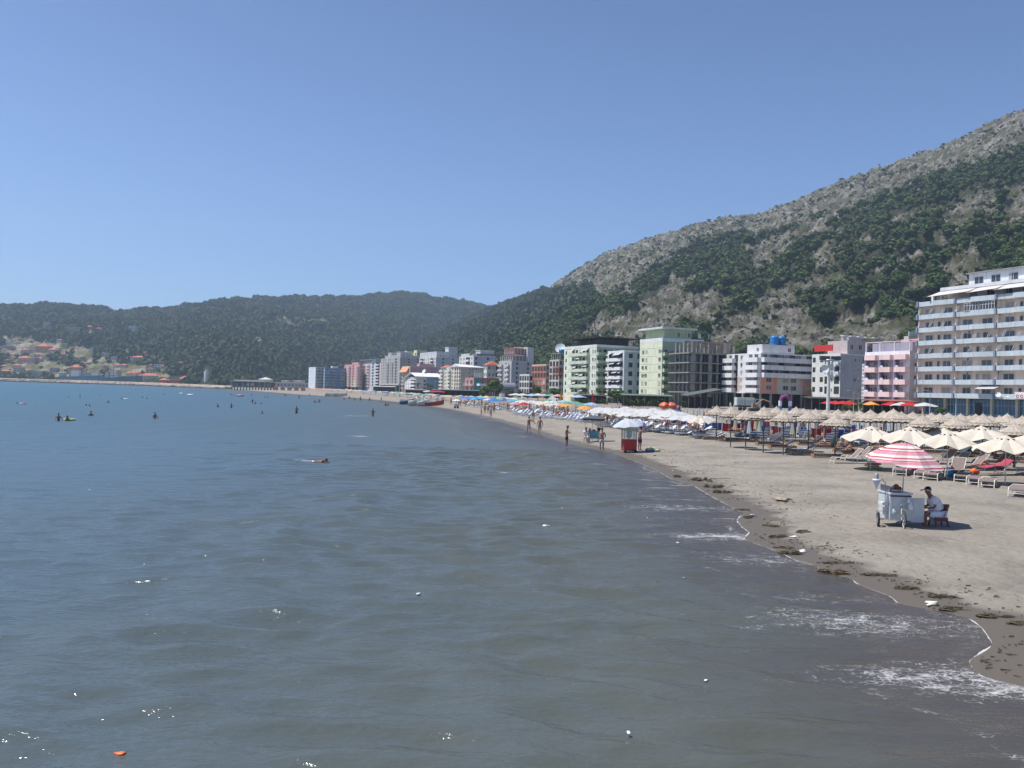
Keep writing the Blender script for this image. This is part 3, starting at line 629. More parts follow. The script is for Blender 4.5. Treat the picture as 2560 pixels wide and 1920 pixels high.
def window_mesh(w, h, kind='win', fc=FRAME):
    v = 0 if kind == 'dark' else WR.choice([0, 0, 1, 1, 2, 3, 3, 4]); key = (round(w, 1), round(h, 1), kind, fc.name, v)
    if key in WINC: return WINC[key]
    w, h = key[0], key[1]; b = MB(); f = 0.07
    b.box(-w/2, -w/2+f, -0.09, -0.004, 0, h, fc); b.box(w/2-f, w/2, -0.09, -0.004, 0, h, fc)
    b.box(-w/2+f, w/2-f, -0.09, -0.004, h-f, h, fc); b.box(-w/2+f, w/2-f, -0.09, -0.004, 0, f, fc)
    if w > 0.9: b.box(-0.035, 0.035, -0.07, -0.03, f, h-f, fc)
    b.box(-w/2+f, w/2-f, -0.03, 0.05, f, h-f, GLV[v])
    if v == 1: b.box(-w/2+f, -w/2+f+w*.3, -0.04, -0.03, f, h-f, GLV[2])
    if kind == 'sill': b.box(-w/2-.1, w/2+.1, -0.2, -0.004, -0.09, 0, fc)
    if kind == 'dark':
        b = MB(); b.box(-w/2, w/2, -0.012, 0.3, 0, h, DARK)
    me = b.mesh('window'); WINC[key] = me; return me
def frame_only(w, h, fc):
    key = ('frame', round(w, 1), round(h, 1), fc.name)
    if key not in WINC:
        w, h = key[1], key[2]; b = MB(); f = .07
        for x0, x1 in ((-w/2, -w/2+f), (w/2-f, w/2)) + (((-.035, .035),) if w > .9 else ()): b.box(x0, x1, -.09, -.004, 0, h, fc)
        b.box(-w/2+f, w/2-f, -.088, -.006, h-f, h, fc); b.box(-w/2+f, w/2-f, -.088, -.006, 0, f, fc); WINC[key] = b.mesh('window')
    return WINC[key]
class Bld:
    def __init__(s, name, label, cat, px0, pxc, px1, D, th, ytop, nf, base=3.6, c_front=WHITE, c_side_shaded=None, zt=None, group=None, gzv=None):
        c = at(pxc, hor(pxc), D); s.sd = Vector((math.cos(R(th)), math.sin(R(th)))); s.fd = Vector((-s.sd.y, s.sd.x))
        s.C = Vector((c.x, c.y)); s.z0 = gz(c.x, c.y) if gzv is None else gzv
        s.L = s.solve(px0, s.fd); s.W = s.solve(px1, s.sd) if px1 > pxc + 1 else 14.0
        s.H = (zt if zt is not None else at(pxc, ytop, D).z - s.z0); s.nf = nf; s.base = base; s.fh = (s.H - base) / nf
        s.e = empty(name, (c.x, c.y, s.z0), R(th), label, cat, group)
        s.cf, s.cs = cmat(c_front), cmat(c_side_shaded or c_front)  # side walls: own paint with their shade mixed into the colour
    def solve(s, px, d):
        r = ray(px, hor(px)); a = r.x / r.y
        return abs((a * s.C.y - s.C.x) / (d.x - a * d.y))
    def xf(s, face, u, d):
        """facade coordinates (u from the left in the photo, d outward) to local x,y"""
        return (-d, s.L - u) if face == 'f' else (u, -d)
    def fb(s, b, face, u0, u1, z0, z1, d0, d1, m):
        x0, y0 = s.xf(face, u0, d0); x1, y1 = s.xf(face, u1, d1)
        b.box(min(x0, x1), max(x0, x1), min(y0, y1), max(y0, y1), z0, z1, m)
    def part(s, name, b): return b.obj(name, s.e)
    def win(s, face, u, z, w, h, kind='win', fc=FRAME):
        x, y = s.xf(face, u, 0.062)
        if getattr(s, 'sub', False) and kind == 'win':      # near building: frame with its panes as a piece of their own
            o = link('window', frame_only(w, h, fc), s.e, (x, y, z), R(-90) if face == 'f' else 0); b = MB(); g_ = WR.choice([GLASS, GLASS, GLV[3], GLV[2]]); key = ('pane', round(w, 1), round(h, 1), g_.name)
            if key not in WINC: w_, h_ = key[1], key[2]; b.box(-w_/2+.07, w_/2-.07, -.03, .05, .07, h_-.07, g_); WINC[key] = b.mesh('pane')
            link('pane', WINC[key], o); return o
        return link('window', window_mesh(w, h, kind, fc), s.e, (x, y, z), R(-90) if face == 'f' else 0)
    def wall(s, z0=None, roof=0.35, cornice=None):
        b = MB(); z0 = -1 if z0 is None else z0
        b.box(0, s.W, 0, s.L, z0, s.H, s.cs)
        # sea-facing skin in the lit tone, beside side walls painted with their shade
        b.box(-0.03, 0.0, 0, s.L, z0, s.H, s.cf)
        b.box(-0.05, s.W+.02, -0.02, s.L, s.H, s.H + roof, cornice or s.cf) if roof else None
        s.part('wall', b)
    def panel(s, face, u0, u1, z0, z1, c, d=0.05):
        b = MB(); s.fb(b, face, u0, u1, z0, z1, -0.1, d, cmat(c)); s.part('wall_panel', b)
    def balcony(s, face, u0, u1, z, c, dep=1.2, ph=0.95, rail=False, zig=False):
        b = MB(); m = cmat(c); s.fb(b, face, u0, u1, z - 0.18, z, -0.05, dep, m)
        if rail:
            s.fb(b, face, u0, u1, z + 0.9, z + 0.97, dep - 0.06, dep, RAIL)
            k = max(2, int((u1 - u0) / 0.7))
            for i in range(k + 1):
                uu = u0 + (u1 - u0 - 0.05) * i / k; s.fb(b, face, uu, uu + 0.05, z, z + 0.9, dep - 0.05, dep - .01, RAIL)
        else:
            s.fb(b, face, u0, u1, z, z + ph, dep - 0.1, dep, m); s.fb(b, face, u0, u0 + 0.1, z, z + ph, 0, dep - 0.1, m); s.fb(b, face, u1 - 0.1, u1, z, z + ph, 0, dep - 0.1, m)
        s.part('balcony', b)
    def grid(s, face, bays, floors=None, z0=None, wc=None):
        """bays: (kind, width, colour)"""
        T = sum(b[1] for b in bays); LEN = s.L if face == 'f' else s.W; u = 0
        z0 = s.base if z0 is None else z0; fl = range(s.nf) if floors is None else floors
        for bb in bays:
            k, w = bb[0], bb[1] / T * LEN; c = bb[2] if len(bb) > 2 else None; pc = bb[3] if len(bb) > 3 else None
            if pc: s.panel(face, u + 0.02, u + w - 0.02, z0 + s.fh * fl[0], z0 + s.fh * (fl[-1] + 1) - 0.05, pc)
            for i in fl:
                z = z0 + i * s.fh; uc = u + w / 2; h = s.fh
                if k == 'w': s.win(face, uc, z + 0.32 * h, min(1.3, w * 0.55), 0.46 * h, 'win', wc or FRAME)
                elif k == 'd': s.win(face, uc, z + 0.3 * h, min(1.5, w * 0.6), 0.5 * h, 'dark')
                elif k == 's': s.win(face, uc, z + 0.36 * h, min(0.8, w * 0.4), 0.3 * h, 'win', wc or FRAME)
                elif k == 'D': s.win(face, uc, z + 0.12 * h, w * 0.75, 0.72 * h, 'dark')
                elif k in 'bBrR':
                    if k in 'bB':
                        if k == 'B': s.win(face, uc, z + 0.03 * h, w * 0.9, 0.8 * h, 'dark')
                        else: s.win(face, uc, z + 0.05 * h, min(1.8, w * 0.5), 0.72 * h)
                        s.balcony(face, u + 0.06 * w, u + w * 0.94, z, c or WHITE)
                    else:
                        s.win(face, uc, z + 0.05 * h, w * 0.5, 0.7 * h, 'dark' if k == 'R' else 'win'); s.balcony(face, u + 0.04 * w, u + w * 0.96, z, c or WHITE, rail=True)
                elif k == 'C':    # long continuous balcony with several openings
                    nn = max(1, int(w / 4.0))
                    for q in range(nn): s.win(face, u + w * (q + 0.5) / nn, z + 0.05 * h, 1.9, 0.72 * h, 'dark' if q % 2 else 'win')
                    s.balcony(face, u, u + w, z, c or WHITE, 1.3)
                if k in 'wdbBs' and w > 2.2 and WR.random() < .16:
                    b = MB(); s.fb(b, face, uc + w * .28, uc + w * .28 + .8, z + h * .62, z + h * .62 + .5, 0, .35, RAIL); s.part('air_conditioner', b)
                if k in 'bBCrR' and WR.random() < .3:
                    b = MB(); q = WR.uniform(-.3, .2) * w; zz = z + .35; d_ = 1.26 if k != 'C' else 1.36; s.fb(b, face, uc + q, uc + q + WR.uniform(.5, 1.1), zz, z + 1.05, d_, d_ + .03, cmat(WR.choice([(.6, .6, .62), (.5, .1, .1), (.1, .2, .45), (.6, .5, .2), (.62, .62, .6)]))); s.part('laundry', b)
            u += w
    def lines(s, c, floors=None, faces='fs'):
        b = MB(); m = cmat(c)
        for i in (range(1, s.nf + 1) if floors is None else floors):
            z = s.base + i * s.fh
            if 'f' in faces: s.fb(b, 'f', 0, s.L, z - 0.12, z, -0.05, 0.08, m)
            if 's' in faces: s.fb(b, 's', 0, s.W, z - 0.12, z, -0.05, 0.08, m)
        s.part('floor_band', b)
    def roofbox(s, x0, x1, y0, y1, h, c, wins=0, name='roof_room', z=None, over=0.0):
        z = s.H if z is None else z; b = MB(); b.box(x0, x1, y0, y1, z + 0.1, z + h, cmat(c))
        if over: b.box(x0 - over, x1 + over, y0 - over, y1 + over, z + h, z + h + 0.25, cmat(WHITE))
        s.part(name, b)
        for i in range(wins):
            y = y0 + (y1 - y0) * (i + 0.5) / wins
            link('window', window_mesh(1.2, 1.2), s.e, (x0, y, z + 0.9), R(-90))
            link('window', window_mesh(1.2, 1.2), s.e, (x0 + (x1 - x0) * (i + 0.5) / wins, y0, z + 0.9), 0)
    def awning(s, face, u0, u1, z, dep, drop, m):
        b = MB(); x0, y0 = s.xf(face, u0, 0.02); x1, y1 = s.xf(face, u1, dep)
        P = [s.xf(face, u0, 0.03), s.xf(face, u1, 0.03), s.xf(face, u1, dep), s.xf(face, u0, dep)]
        vs = [(P[0][0], P[0][1], z), (P[1][0], P[1][1], z), (P[2][0], P[2][1], z - drop), (P[3][0], P[3][1], z - drop)]
        vs += [(x, y, zz + 0.04) for x, y, zz in vs]
        b.add(vs, [(0,1,2,3), (7,6,5,4), (0,4,5,1), (1,5,6,2), (2,6,7,3), (3,7,4,0)], m); s.part('awning', b)
    def columns(s, h, n_f, n_s, c):
        """open ground floor: columns, with the shade behind them painted as a near-black box"""
        b = MB(); m = cmat(c)
        for i in range(n_f + 1): u = (s.L - 0.5) * i / n_f; s.fb(b, 'f', u, u + 0.5, -1, h, -0.5, 0.0, m)
        for i in range(1, n_s + 1): u = (s.W - 0.5) * i / n_s; s.fb(b, 's', u, u + 0.5, -1, h, -0.5, 0.0, m)
        s.part('column', b)
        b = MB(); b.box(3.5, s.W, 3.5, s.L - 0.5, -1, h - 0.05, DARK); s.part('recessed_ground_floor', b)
def dish(parent, x, y, z, r, rz=2.6):
    b = MB(); ax = Matrix.Rotation(rz, 3, 'Z') @ Matrix.Rotation(R(65), 3, 'X')
    b.lathe([(r*k/5, r*0.25*(k/5)**2) for k in range(6)], 16, RAIL, (x, y, z + r), ax=ax); b.tube((x, y, z - 0.1), (x, y, z + r * .9), 0.05, 0.05, 6, METAL)
    b.obj('satellite_dish', parent)

# ---- the big white and blue hotel at the right edge
def hotel():
    s = Bld('hotel', 'big white hotel with pale blue balcony bands and blue glass ground floor at right edge', 'hotel', 2297, 2790, 2790, 154.6, 24.8, 700, 8, 4.4)
    s.sub = True; c = at(2560, 736, 171.5); zt8 = c.z + 0.45 - s.z0    # top of the uppermost balcony band
    nf = 8; zb = at(2560, 990, 171.5).z - 0.5 - s.z0; s.fh = (zt8 - 1.0 - zb) / 7; s.H = zt8 - 1.0 + 0.15; s.base = zb; s.W = 18
    WC = (0.78, 0.69, 0.61); s.cs = s.cf = cmat(WC)
    b = MB(); b.box(0, s.W, 0, s.L, zb - 0.3, s.H, s.cf); s.part('wall', b)
    BL = cmat((0.50, 0.57, 0.61)); PIER = cmat((0.21, 0.26, 0.34))
    n = 5; seg = 9.6; k = int(s.L / seg) + 1
    for i in range(nf):
        z = zb + i * s.fh
        if i == nf - 1: pass
        u = 0.0; j = 0
        pts = []
        while u < s.L:
            u2 = min(u + seg, s.L)
            # parapet with an angled middle bay
            b = MB(); a, q = u + 0.5, u2 - 0.05; m1, m2 = a + (q-a) * 0.36, a + (q-a) * 0.62
            prof_ = [(a, 1.35), (m1, 1.35), (m1 + 0.8, 1.8), (m2, 1.8), (q, 1.5)]
            for (p0, d0), (p1, d1) in zip(prof_[:-1], prof_[1:]):
                P = [s.xf('f', p0, d0), s.xf('f', p1, d1), s.xf('f', p1, d1 - 0.12), s.xf('f', p0, d0 - 0.12)]
                b.prism(P, z - 0.25, z + 0.82, BL)
            P = [s.xf('f', p, d - 0.12) for p, d in prof_] + [s.xf('f', q, -0.02), s.xf('f', a, -0.02)]
            b.prism(P, z - 0.22, z - 0.02, s.cf); s.part('balcony', b)
            b = MB(); s.fb(b, 'f', u, u + 0.45, z - 0.3, z + 0.95, 0, 1.62, PIER); s.part('balcony_pier', b)
            if i < nf - 1:
                b = MB(); s.fb(b, 'f', u + 0.1, u + 0.3, z + 0.95, z + s.fh - 0.3, 0, 0.9, s.cf); s.part('balcony_divider', b)
            for f_, w_, kd in ((0.26, 2.2, 'w'), (0.52, 0.9, 'w'), (0.74, 2.2, 'w')):
                if i < nf - 1: 
                    uu = u + seg * f_
                    if uu < s.L - 1.5 and not (f_ == 0.52 and (i + j) % 3 == 0):
                        o = s.win('f', uu, z + 0.75, w_ * (0.9 if (j + i) % 3 else 1.1), 1.35, 'win')
            u = u2; j += 1
    # slanted awning frames on some storeys, folded canvas on top
    AW = mat('folded_awning', (0.50, 0.46, 0.42), 0.9, 0.1)
    for i, u0, u1 in ((6, 0, 11), (5, 0, 10), (3, 0, 21), (4, 11, 45), (6, 23, 45), (0, 26, 45), (2, 34, 45), (3, 30, 45)):
        z = zb + (i + 1) * s.fh - 0.35
        u = u0 + 0.8
        while u < min(u1, s.L - 1):
            b = MB(); w = 2.9; x, y = s.xf('f', u, 0.1); x2, y2 = s.xf('f', u, 1.75)
            for uu in (u, u + w):
                xa, ya = s.xf('f', uu, 0.75); xb, yb = s.xf('f', uu, 1.95); b.tube((xa, ya, z + .1), (xb, yb, z - 1.75), 0.035, 0.035, 5, RAIL)
            s.fb(b, 'f', u, u + w, z, z + 0.12, 0.7, 0.85, AW); s.part('awning_frame', b); u += 3.3
    # glazed balcony on the top full storey
    for u in (12.1, 15.8):
        b = MB(); z = zb + 6 * s.fh + .85
        s.fb(b, 'f', u, u + 3.4, z, z + 1.75, 1.35, 1.4, GLASS)
        for q in range(6): s.fb(b, 'f', u + q * 0.66, u + q * 0.66 + 0.09, z, z + 1.75, 1.4, 1.46, FRAME)
        for zz in (z, z + 1.1, z + 1.68): s.fb(b, 'f', u, u + 3.4, zz, zz + 0.08, 1.4, 1.47, FRAME)
        s.part('glazed_balcony', b)
    # striped awning low on the front
    ST = stripes('awning_stripes', (0.7, 0.7, 0.68), (0.12, 0.13, 0.15), 2.2, 'Y')
    s.awning('f', s.L - s.solve(2455, s.fd), s.L - s.solve(2504, s.fd), zb + s.fh - 0.25, 2.6, 0.95, ST)
    # air conditioners
    for i, u in ((5, 19), (4, 12.4), (3, 26), (2, 12.2), (1, 12.2), (1, 19.2), (5, 30), (2, 30), (4, 37)):
        b = MB(); z = zb + i * s.fh + 2.0; s.fb(b, 'f', u, u + 0.8, z, z + 0.55, 0, 0.35, RAIL); s.fb(b, 'f', u + .1, u + .5, z + .08, z + 0.45, 0.35, 0.36, DARK); s.part('air_conditioner', b)
    # stepped-back upper storeys
    z = s.H; X0 = 2.5
    b = MB(); b.box(X0, s.W, 0, s.L - 5.0, z, z + 3.0, cmat(WC)); s.part('upper_storey', b)
    b = MB(); b.box(X0 - 2.0, s.W, 0, s.L - 4.6, z + 3.0, z + 3.75, cmat((0.62, 0.64, 0.66))); s.part('upper_terrace', b)
    b = MB(); b.box(X0 + 3.0, s.W, 0, s.L - 8.0, z + 3.75, z + 6.9, cmat((0.68, 0.68, 0.68))); b.box(X0 + 2.3, s.W + 1, -1, s.L - 7.6, z + 6.9, z + 7.1, CONC); s.part('penthouse', b)
    for q in range(9):
        yy = s.L - 10.5 - q * 4.0
        if yy > 2: link('window', window_mesh(2.2, 1.7), s.e, (X0 + 3.0, yy, z + 4.4), R(-90)); link('window', window_mesh(1.8, 1.9), s.e, (X0, yy - 1, z + 0.6), R(-90))
    CAN = mat('grey_canvas', (0.50, 0.49, 0.46), 0.95, 0.08)
    for u0, u1, dp in ((4.6, 13.5, 3.4), (14.2, 20, 2.2), (20.5, 45, 3.0)):
        b = MB(); u1 = min(u1, s.L - 1)
        P = [s.xf('f', u0 - 1.5, -X0 + 4.5), s.xf('f', u1, -X0 + 4.5), s.xf('f', u1, -X0 + 1), s.xf('f', u0, -X0 + 1)]
        zz = (z + 1.6, z + 1.9, z + 3.2, z + 3.2); vs = [(p[0], p[1], a) for p, a in zip(P, zz)] + [(p[0], p[1], a + .05) for p, a in zip(P, zz)]
        b.add(vs, [(0,1,2,3), (7,6,5,4), (0,4,5,1), (1,5,6,2), (2,6,7,3), (3,7,4,0)], CAN); s.part('terrace_awning', b)
    for u in (2.6, 4.9):
        b = MB(); s.fb(b, 'f', u, u + 0.5, z, z + 2.0, -0.6, -0.1, cmat(WHITE)); s.part('roof_post', b)
    # ground floor: blue glass shop fronts between pale columns
    BG = mat('blue_shop_glass', (0.03, 0.13, 0.22), 0.12, 0.35, 0.5, spec=0.7)
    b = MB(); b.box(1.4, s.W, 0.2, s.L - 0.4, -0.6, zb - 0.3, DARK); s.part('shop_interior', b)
    u = 0.6; j = 0
    while u < s.L - 2:
        w = 5.6; b = MB(); s.fb(b, 'f', u + 0.3, u + w - 0.3, 0.5, zb - 0.45, -1.35, -1.2, BG)
        for q in range(7): s.fb(b, 'f', u + 0.3 + q * (w - 0.7) / 6, u + 0.4 + q * (w - 0.7) / 6, 0.1, zb - 0.45, -1.2, -1.12, cmat((0.30, 0.40, 0.48)))
        s.fb(b, 'f', u + 0.3, u + w - 0.3, 2.4, 2.5, -1.12, -1.07, cmat((0.30, 0.40, 0.48)))
        s.fb(b, 'f', u + 0.3, u + w - 0.3, -0.6, 0.5, -1.35, -1.15, cmat((0.45, 0.44, 0.42)))
        s.part('shop_window', b)
        b = MB(); s.fb(b, 'f', u - 0.25, u + 0.3, -1, zb - 0.3, -1.4, -0.6, cmat((0.50, 0.48, 0.42))); s.part('column', b)
        if j % 3 == 2:
            b = MB(); s.fb(b, 'f', u + 1.6, u + 3.0, 0.0, 2.9, -1.1, -1.0, DARK); s.fb(b, 'f', u + 1.5, u + 1.6, 0, 2.9, -1.1, -.95, cmat((0.3, 0.4, 0.48))); s.part('door', b)
        u += w; j += 1
    # satellite dishes and a small red and white sign on the lowest balcony band
    ds = [(s.L - s.solve(2510, s.fd), 1.9, 0.55), (s.L - s.solve(2534, s.fd), 2.0, 0.22)]
    for u, d, r in ds:
        x, y = s.xf('f', u, d); dish(s.e, x, y, zb + 0.1, r, R(-70))
    uat = lambda px: s.L - s.solve(px, s.fd)
    u = uat(2551); z0 = zb + .02; b = MB(); s.fb(b, 'f', u, u + 2.4, z0 - .1, z0 + 1.25, 1.86, 1.92, cmat((.74, .74, .74))); s.part('sign', b)
    for q in (0.62, 1.5):      # red ring shaped letters on the white board
        b = MB(); n = 16; ctr = (u + q, z0 + .38); Q = []
        for i_ in range(n):
            t_ = 6.283 * i_ / n
            for r_ in (.20, .33):
                for d_ in (1.925, 1.95): x, y = s.xf('f', ctr[0] + r_ * math.cos(t_), d_); Q.append((x, y, ctr[1] + r_ * math.sin(t_)))
        F = []
        for i_ in range(n):
            k0, k1 = 4 * i_, 4 * ((i_ + 1) % n); F += [(k0 + 1, k1 + 1, k1 + 3, k0 + 3), (k0, k1, k1 + 1, k0 + 1), (k0 + 2, k0 + 3, k1 + 3, k1 + 2)]
        b.add(Q, F, cmat((.50, .03, .04))); s.part('sign_letter', b)
    return s
def stripes(name, c1, c2, sc, axis='X', c3=None):
    if name in MATS: return MATS[name]
    m, n, l = node_mat(name); b = n['Principled BSDF']; b.inputs['Roughness'].default_value = 0.9
    tc = N(n, 'ShaderNodeTexCoord'); w = N(n, 'ShaderNodeSeparateXYZ'); l.new(tc.outputs['Object'], w.inputs[0])
    a = N(n, 'ShaderNodeMath', operation='MULTIPLY', i1=sc); l.new(w.outputs[axis], a.inputs[0])
    f = N(n, 'ShaderNodeMath', operation='FRACT'); l.new(a.outputs[0], f.inputs[0])
    st = [(0, c1), (0.5, c2)] if c3 is None else [(0, c1), (0.33, c2), (0.66, c3)]
    r = ramp(n, st); r.color_ramp.interpolation = 'CONSTANT'; l.new(f.outputs[0], r.inputs[0]); l.new(r.outputs[0], b.inputs['Base Color'])
    MATS[name] = m; return m
hotel()
BX = 'apartment block'
# ---- pink hotel
def pink_hotel():
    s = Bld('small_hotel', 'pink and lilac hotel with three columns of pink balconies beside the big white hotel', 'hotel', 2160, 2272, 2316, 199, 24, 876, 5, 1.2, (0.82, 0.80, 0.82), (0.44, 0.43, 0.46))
    s.wall(roof=0.0); P = (0.80, 0.60, 0.58); s.sub = True; s.nf = 4; s.fh = (s.H - 1.0 - 0.9) / 4.35; s.base = 1.0
    seg = s.L / 3
    for i in range(5):
        z = s.base + i * s.fh
        for k in range(3):
            u = seg * k + seg * 0.22
            if i < 5: s.balcony('f', u, u + seg * 0.74, z, P, 1.3, 1.05)
            if i < 4:
                b = MB(); s.fb(b, 'f', u + 0.1, u + seg * 0.70, z, z + s.fh - 0.25, -0.02, 0.03, cmat((0.60, 0.50, 0.55))); s.part('balcony_back_shade', b)  # lavender shade of the balcony bay, painted as a panel
                s.win('f', u + seg * 0.24, z + 0.1, 1.5, 2.1, 'win'); 
                b = MB(); s.fb(b, 'f', u + 0.02, u + 0.45, z + 1.5, z + s.fh - 0.2, 0.1, 1.1, cmat((0.14, 0.13, 0.25))); s.part('folded_awning', b)
        if i < 5: s.balcony('s', s.W * 0.55, s.W * 0.98, z, P, 1.3, 1.05)
        if i < 4: s.win('s', s.W * 0.30, z + 1.0, 0.9, 1.2)
    b = MB()   # roof terrace: rail frame and lilac parapet
    for u in (0, 0.33, 0.66, 1): x, y = s.xf('f', u * (s.L - 0.3), -0.1); b.box(x, x + 0.25, y - 0.3, y, s.H, s.H + 2.5, cmat((0.65, 0.58, 0.62)))
    s.fb(b, 'f', 0, s.L, s.H + 2.3, s.H + 2.5, -0.3, -0.1, cmat((0.7, 0.55, 0.58))); s.fb(b, 's', 0, s.W, s.H + 2.3, s.H + 2.5, -0.3, -0.1, cmat((0.7, 0.45, 0.48))); s.part('roof_frame', b)
    b = MB(); b.box(2.0, s.W, 1.0, s.L - 0.5, s.H, s.H + 2.2, cmat((0.36, 0.34, 0.42))); s.part('roof_wall', b)
    b = MB(); b.box(4, s.W - 1, -0.0, s.L * 0.45, s.H + 2.2, s.H + 3.1, cmat((0.66, 0.36, 0.36))); s.part('roof_room', b)
    # vertical sign boxes on the left corner
    for zt_, n_ in ((s.H * .80, 6), (s.H * .47, 6)):
        b = MB(); s.fb(b, 'f', -0.75, -0.05, zt_ - n_ * .95, zt_, 0.0, 0.12, cmat((0.74, 0.74, 0.72))); s.part('vertical_sign', b)
        for k in range(n_):
            b = MB(); z = zt_ - .85 - k * .93; g_ = cmat((0.2, 0.2, 0.26)); s.fb(b, 'f', -0.60, -0.48, z, z + .55, .12, .16, g_); s.fb(b, 'f', -0.34, -0.22, z, z + .55, .12, .16, g_); s.fb(b, 'f', -0.48, -0.34, z + (.2 if k % 2 else .43), z + (.32 if k % 2 else .55), .12, .16, g_); s.part('sign_letter', b)
pink_hotel()
# rooftops just behind the hotels
s = Bld('apartment_block', 'cream flat-roofed block with pale green roof just behind the pink hotel', BX, 2256, 2268, 2330, 232, 24, 840, 8, 3, (0.58, 0.56, 0.46), (0.45, 0.42, 0.36)); s.wall(roof=0); s.roofbox(0.5, s.W, 0.3, s.L - 1, 1.4, (0.42, 0.52, 0.48), 0); s.grid('s', [('w', 1), ('-', 1), ('w', 1)])
b = MB(); b.box(1.2, s.W - .2, -0.08, 0.3, s.H - 1.5, s.H - 0.2, cmat((0.6, 0.25, 0.1))); s.part('fascia', b)
# ---- white block with red awning
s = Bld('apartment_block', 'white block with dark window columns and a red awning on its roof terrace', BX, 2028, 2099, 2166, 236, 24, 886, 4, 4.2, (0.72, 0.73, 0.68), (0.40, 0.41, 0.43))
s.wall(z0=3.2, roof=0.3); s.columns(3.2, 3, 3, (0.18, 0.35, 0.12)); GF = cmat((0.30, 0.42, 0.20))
s.grid('f', [('d', 1.0), ('-', 0.6), ('d', 1.1), ('D', 1.3), ('s', 0.7), ('D', 1.4)])
for i in range(4):
    z = s.base + i * s.fh
    for u0, u1 in ((0.57, 0.75), (0.83, 0.99)):
        if i >= 2: s.balcony('f', s.L * u0, s.L * u1, z + 0.2, (0.58, 0.64, 0.70), 0.8, 0.7)
s.grid('s', [('-', 1.8), ('s', 1), ('s', .4), ('w', 1.1)])
b = MB(); b.box(3.0, s.W, 0.5, s.L - 3, s.H + .3, s.H + 4.2, cmat((0.50, 0.42, 0.42))); s.part('roof_room', b)
s.roofbox(5, s.W - 0.5, 2, s.L - 6, 5.8, (0.35, 0.34, 0.33), 0, z=s.H - .4)
for q in range(4): link('window', window_mesh(1.4, 1.5), s.e, (4.5 + q * 3.4, 0.5, s.H + 1.6), 0)
RED = mat('red_canvas', (0.55, 0.035, 0.03), 0.8, 0.12)
b = MB(); s.fb(b, 'f', 0.3, s.L * 0.66, s.H + 1.2, s.H + 3.0, -0.8, -0.5, RED); s.part('awning', b)
for q in range(5): x = 4 + q * 3.0; b = MB(); b.box(x, x + 2.2, 3, 4.2, s.H + 5.6, s.H + 5.9, RAIL); s.part('solar_panel', b)
# ---- white and orange block
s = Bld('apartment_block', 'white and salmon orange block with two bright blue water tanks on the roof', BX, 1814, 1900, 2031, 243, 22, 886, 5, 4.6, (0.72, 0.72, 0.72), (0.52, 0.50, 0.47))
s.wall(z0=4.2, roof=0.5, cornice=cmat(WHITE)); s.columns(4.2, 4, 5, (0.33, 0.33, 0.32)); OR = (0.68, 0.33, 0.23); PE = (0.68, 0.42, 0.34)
s.fh = (s.H - 4.6) / 4.9
s.panel('f', s.L * 0.0, s.L * 0.42, s.base, s.base + 2 * s.fh, (0.62, 0.40, 0.34)); s.panel('f', s.L * 0.60, s.L * 0.98, s.base, s.base + 2 * s.fh, PE)
s.panel('s', 0.0, s.W * 0.32, s.base - 0.4, s.base + 2 * s.fh, OR); s.panel('s', s.W * 0.80, s.W, s.base - 0.4, s.base + 2 * s.fh, OR)
s.panel('s', 0.0, s.W * 0.10, s.base + 2 * s.fh, s.base + 4.6 * s.fh, (0.5, 0.22, 0.17), 0.04)
for i in range(5):
    z = s.base + i * s.fh
    if i in (0, 1, 2, 3, 4):
        s.balcony('f', 0, s.L * 0.30, z, WHITE, 1.6, 1.15); s.balcony('f', s.L * 0.58, s.L * 1.0, z, WHITE, 1.4, 1.15)
        for q, kd in ((0.12, 'win'), (0.30, 'dark'), (0.46, 'win'), (0.72, 'win'), (0.88, 'win')): s.win('f', s.L * q, z + (0.15 if q != 0.46 else 0.8), 1.6 if q != .46 else 0.9, 2.1 if q != .46 else 1.2, kd)
    if i >= 2:
        if i < 5: s.balcony('s', 0.02, s.W, z, WHITE, 1.5, 1.2)
        for q in range(9): s.win('s', s.W * (0.06 + 0.107 * q), z + 0.2, 2.0, 2.0, 'dark' if (q * 7 + i) % 3 == 0 else 'win', cmat((0.45, 0.43, 0.4)))
    else:
        for q in (0.15, 0.47, 0.62, 0.9): s.win('s', s.W * q, z + 0.7, 1.9, 1.4, 'win', cmat((0.55, 0.53, 0.50)))
b = MB(); b.box(2, 14, 2, 9, s.H + .5, s.H + 3.2, cmat((0.62, 0.62, 0.62))); s.part('roof_room', b)
link('window', window_mesh(1.2, 1.2), s.e, (12.0, 2.0, s.H + 1.2), 0); link('window', window_mesh(1.0, 1.0), s.e, (2.0, 4.0, s.H + 1.2), R(-90))
TB = mat('blue_plastic_tank', (0.015, 0.16, 0.42), 0.4, 0.1)
for q in (0, 1): 
    b = MB(); b.lathe([(0, 0), (1.25, 0), (1.3, 0.6), (1.22, 0.7), (1.3, 0.8), (1.3, 1.6), (1.22, 1.7), (1.3, 1.8), (1.28, 2.5), (0.6, 2.8), (0, 2.82)], 18, TB, (7.6 + 2.7 * q, 3.5, s.H + 3.2)); b.obj('water_tank', s.e)
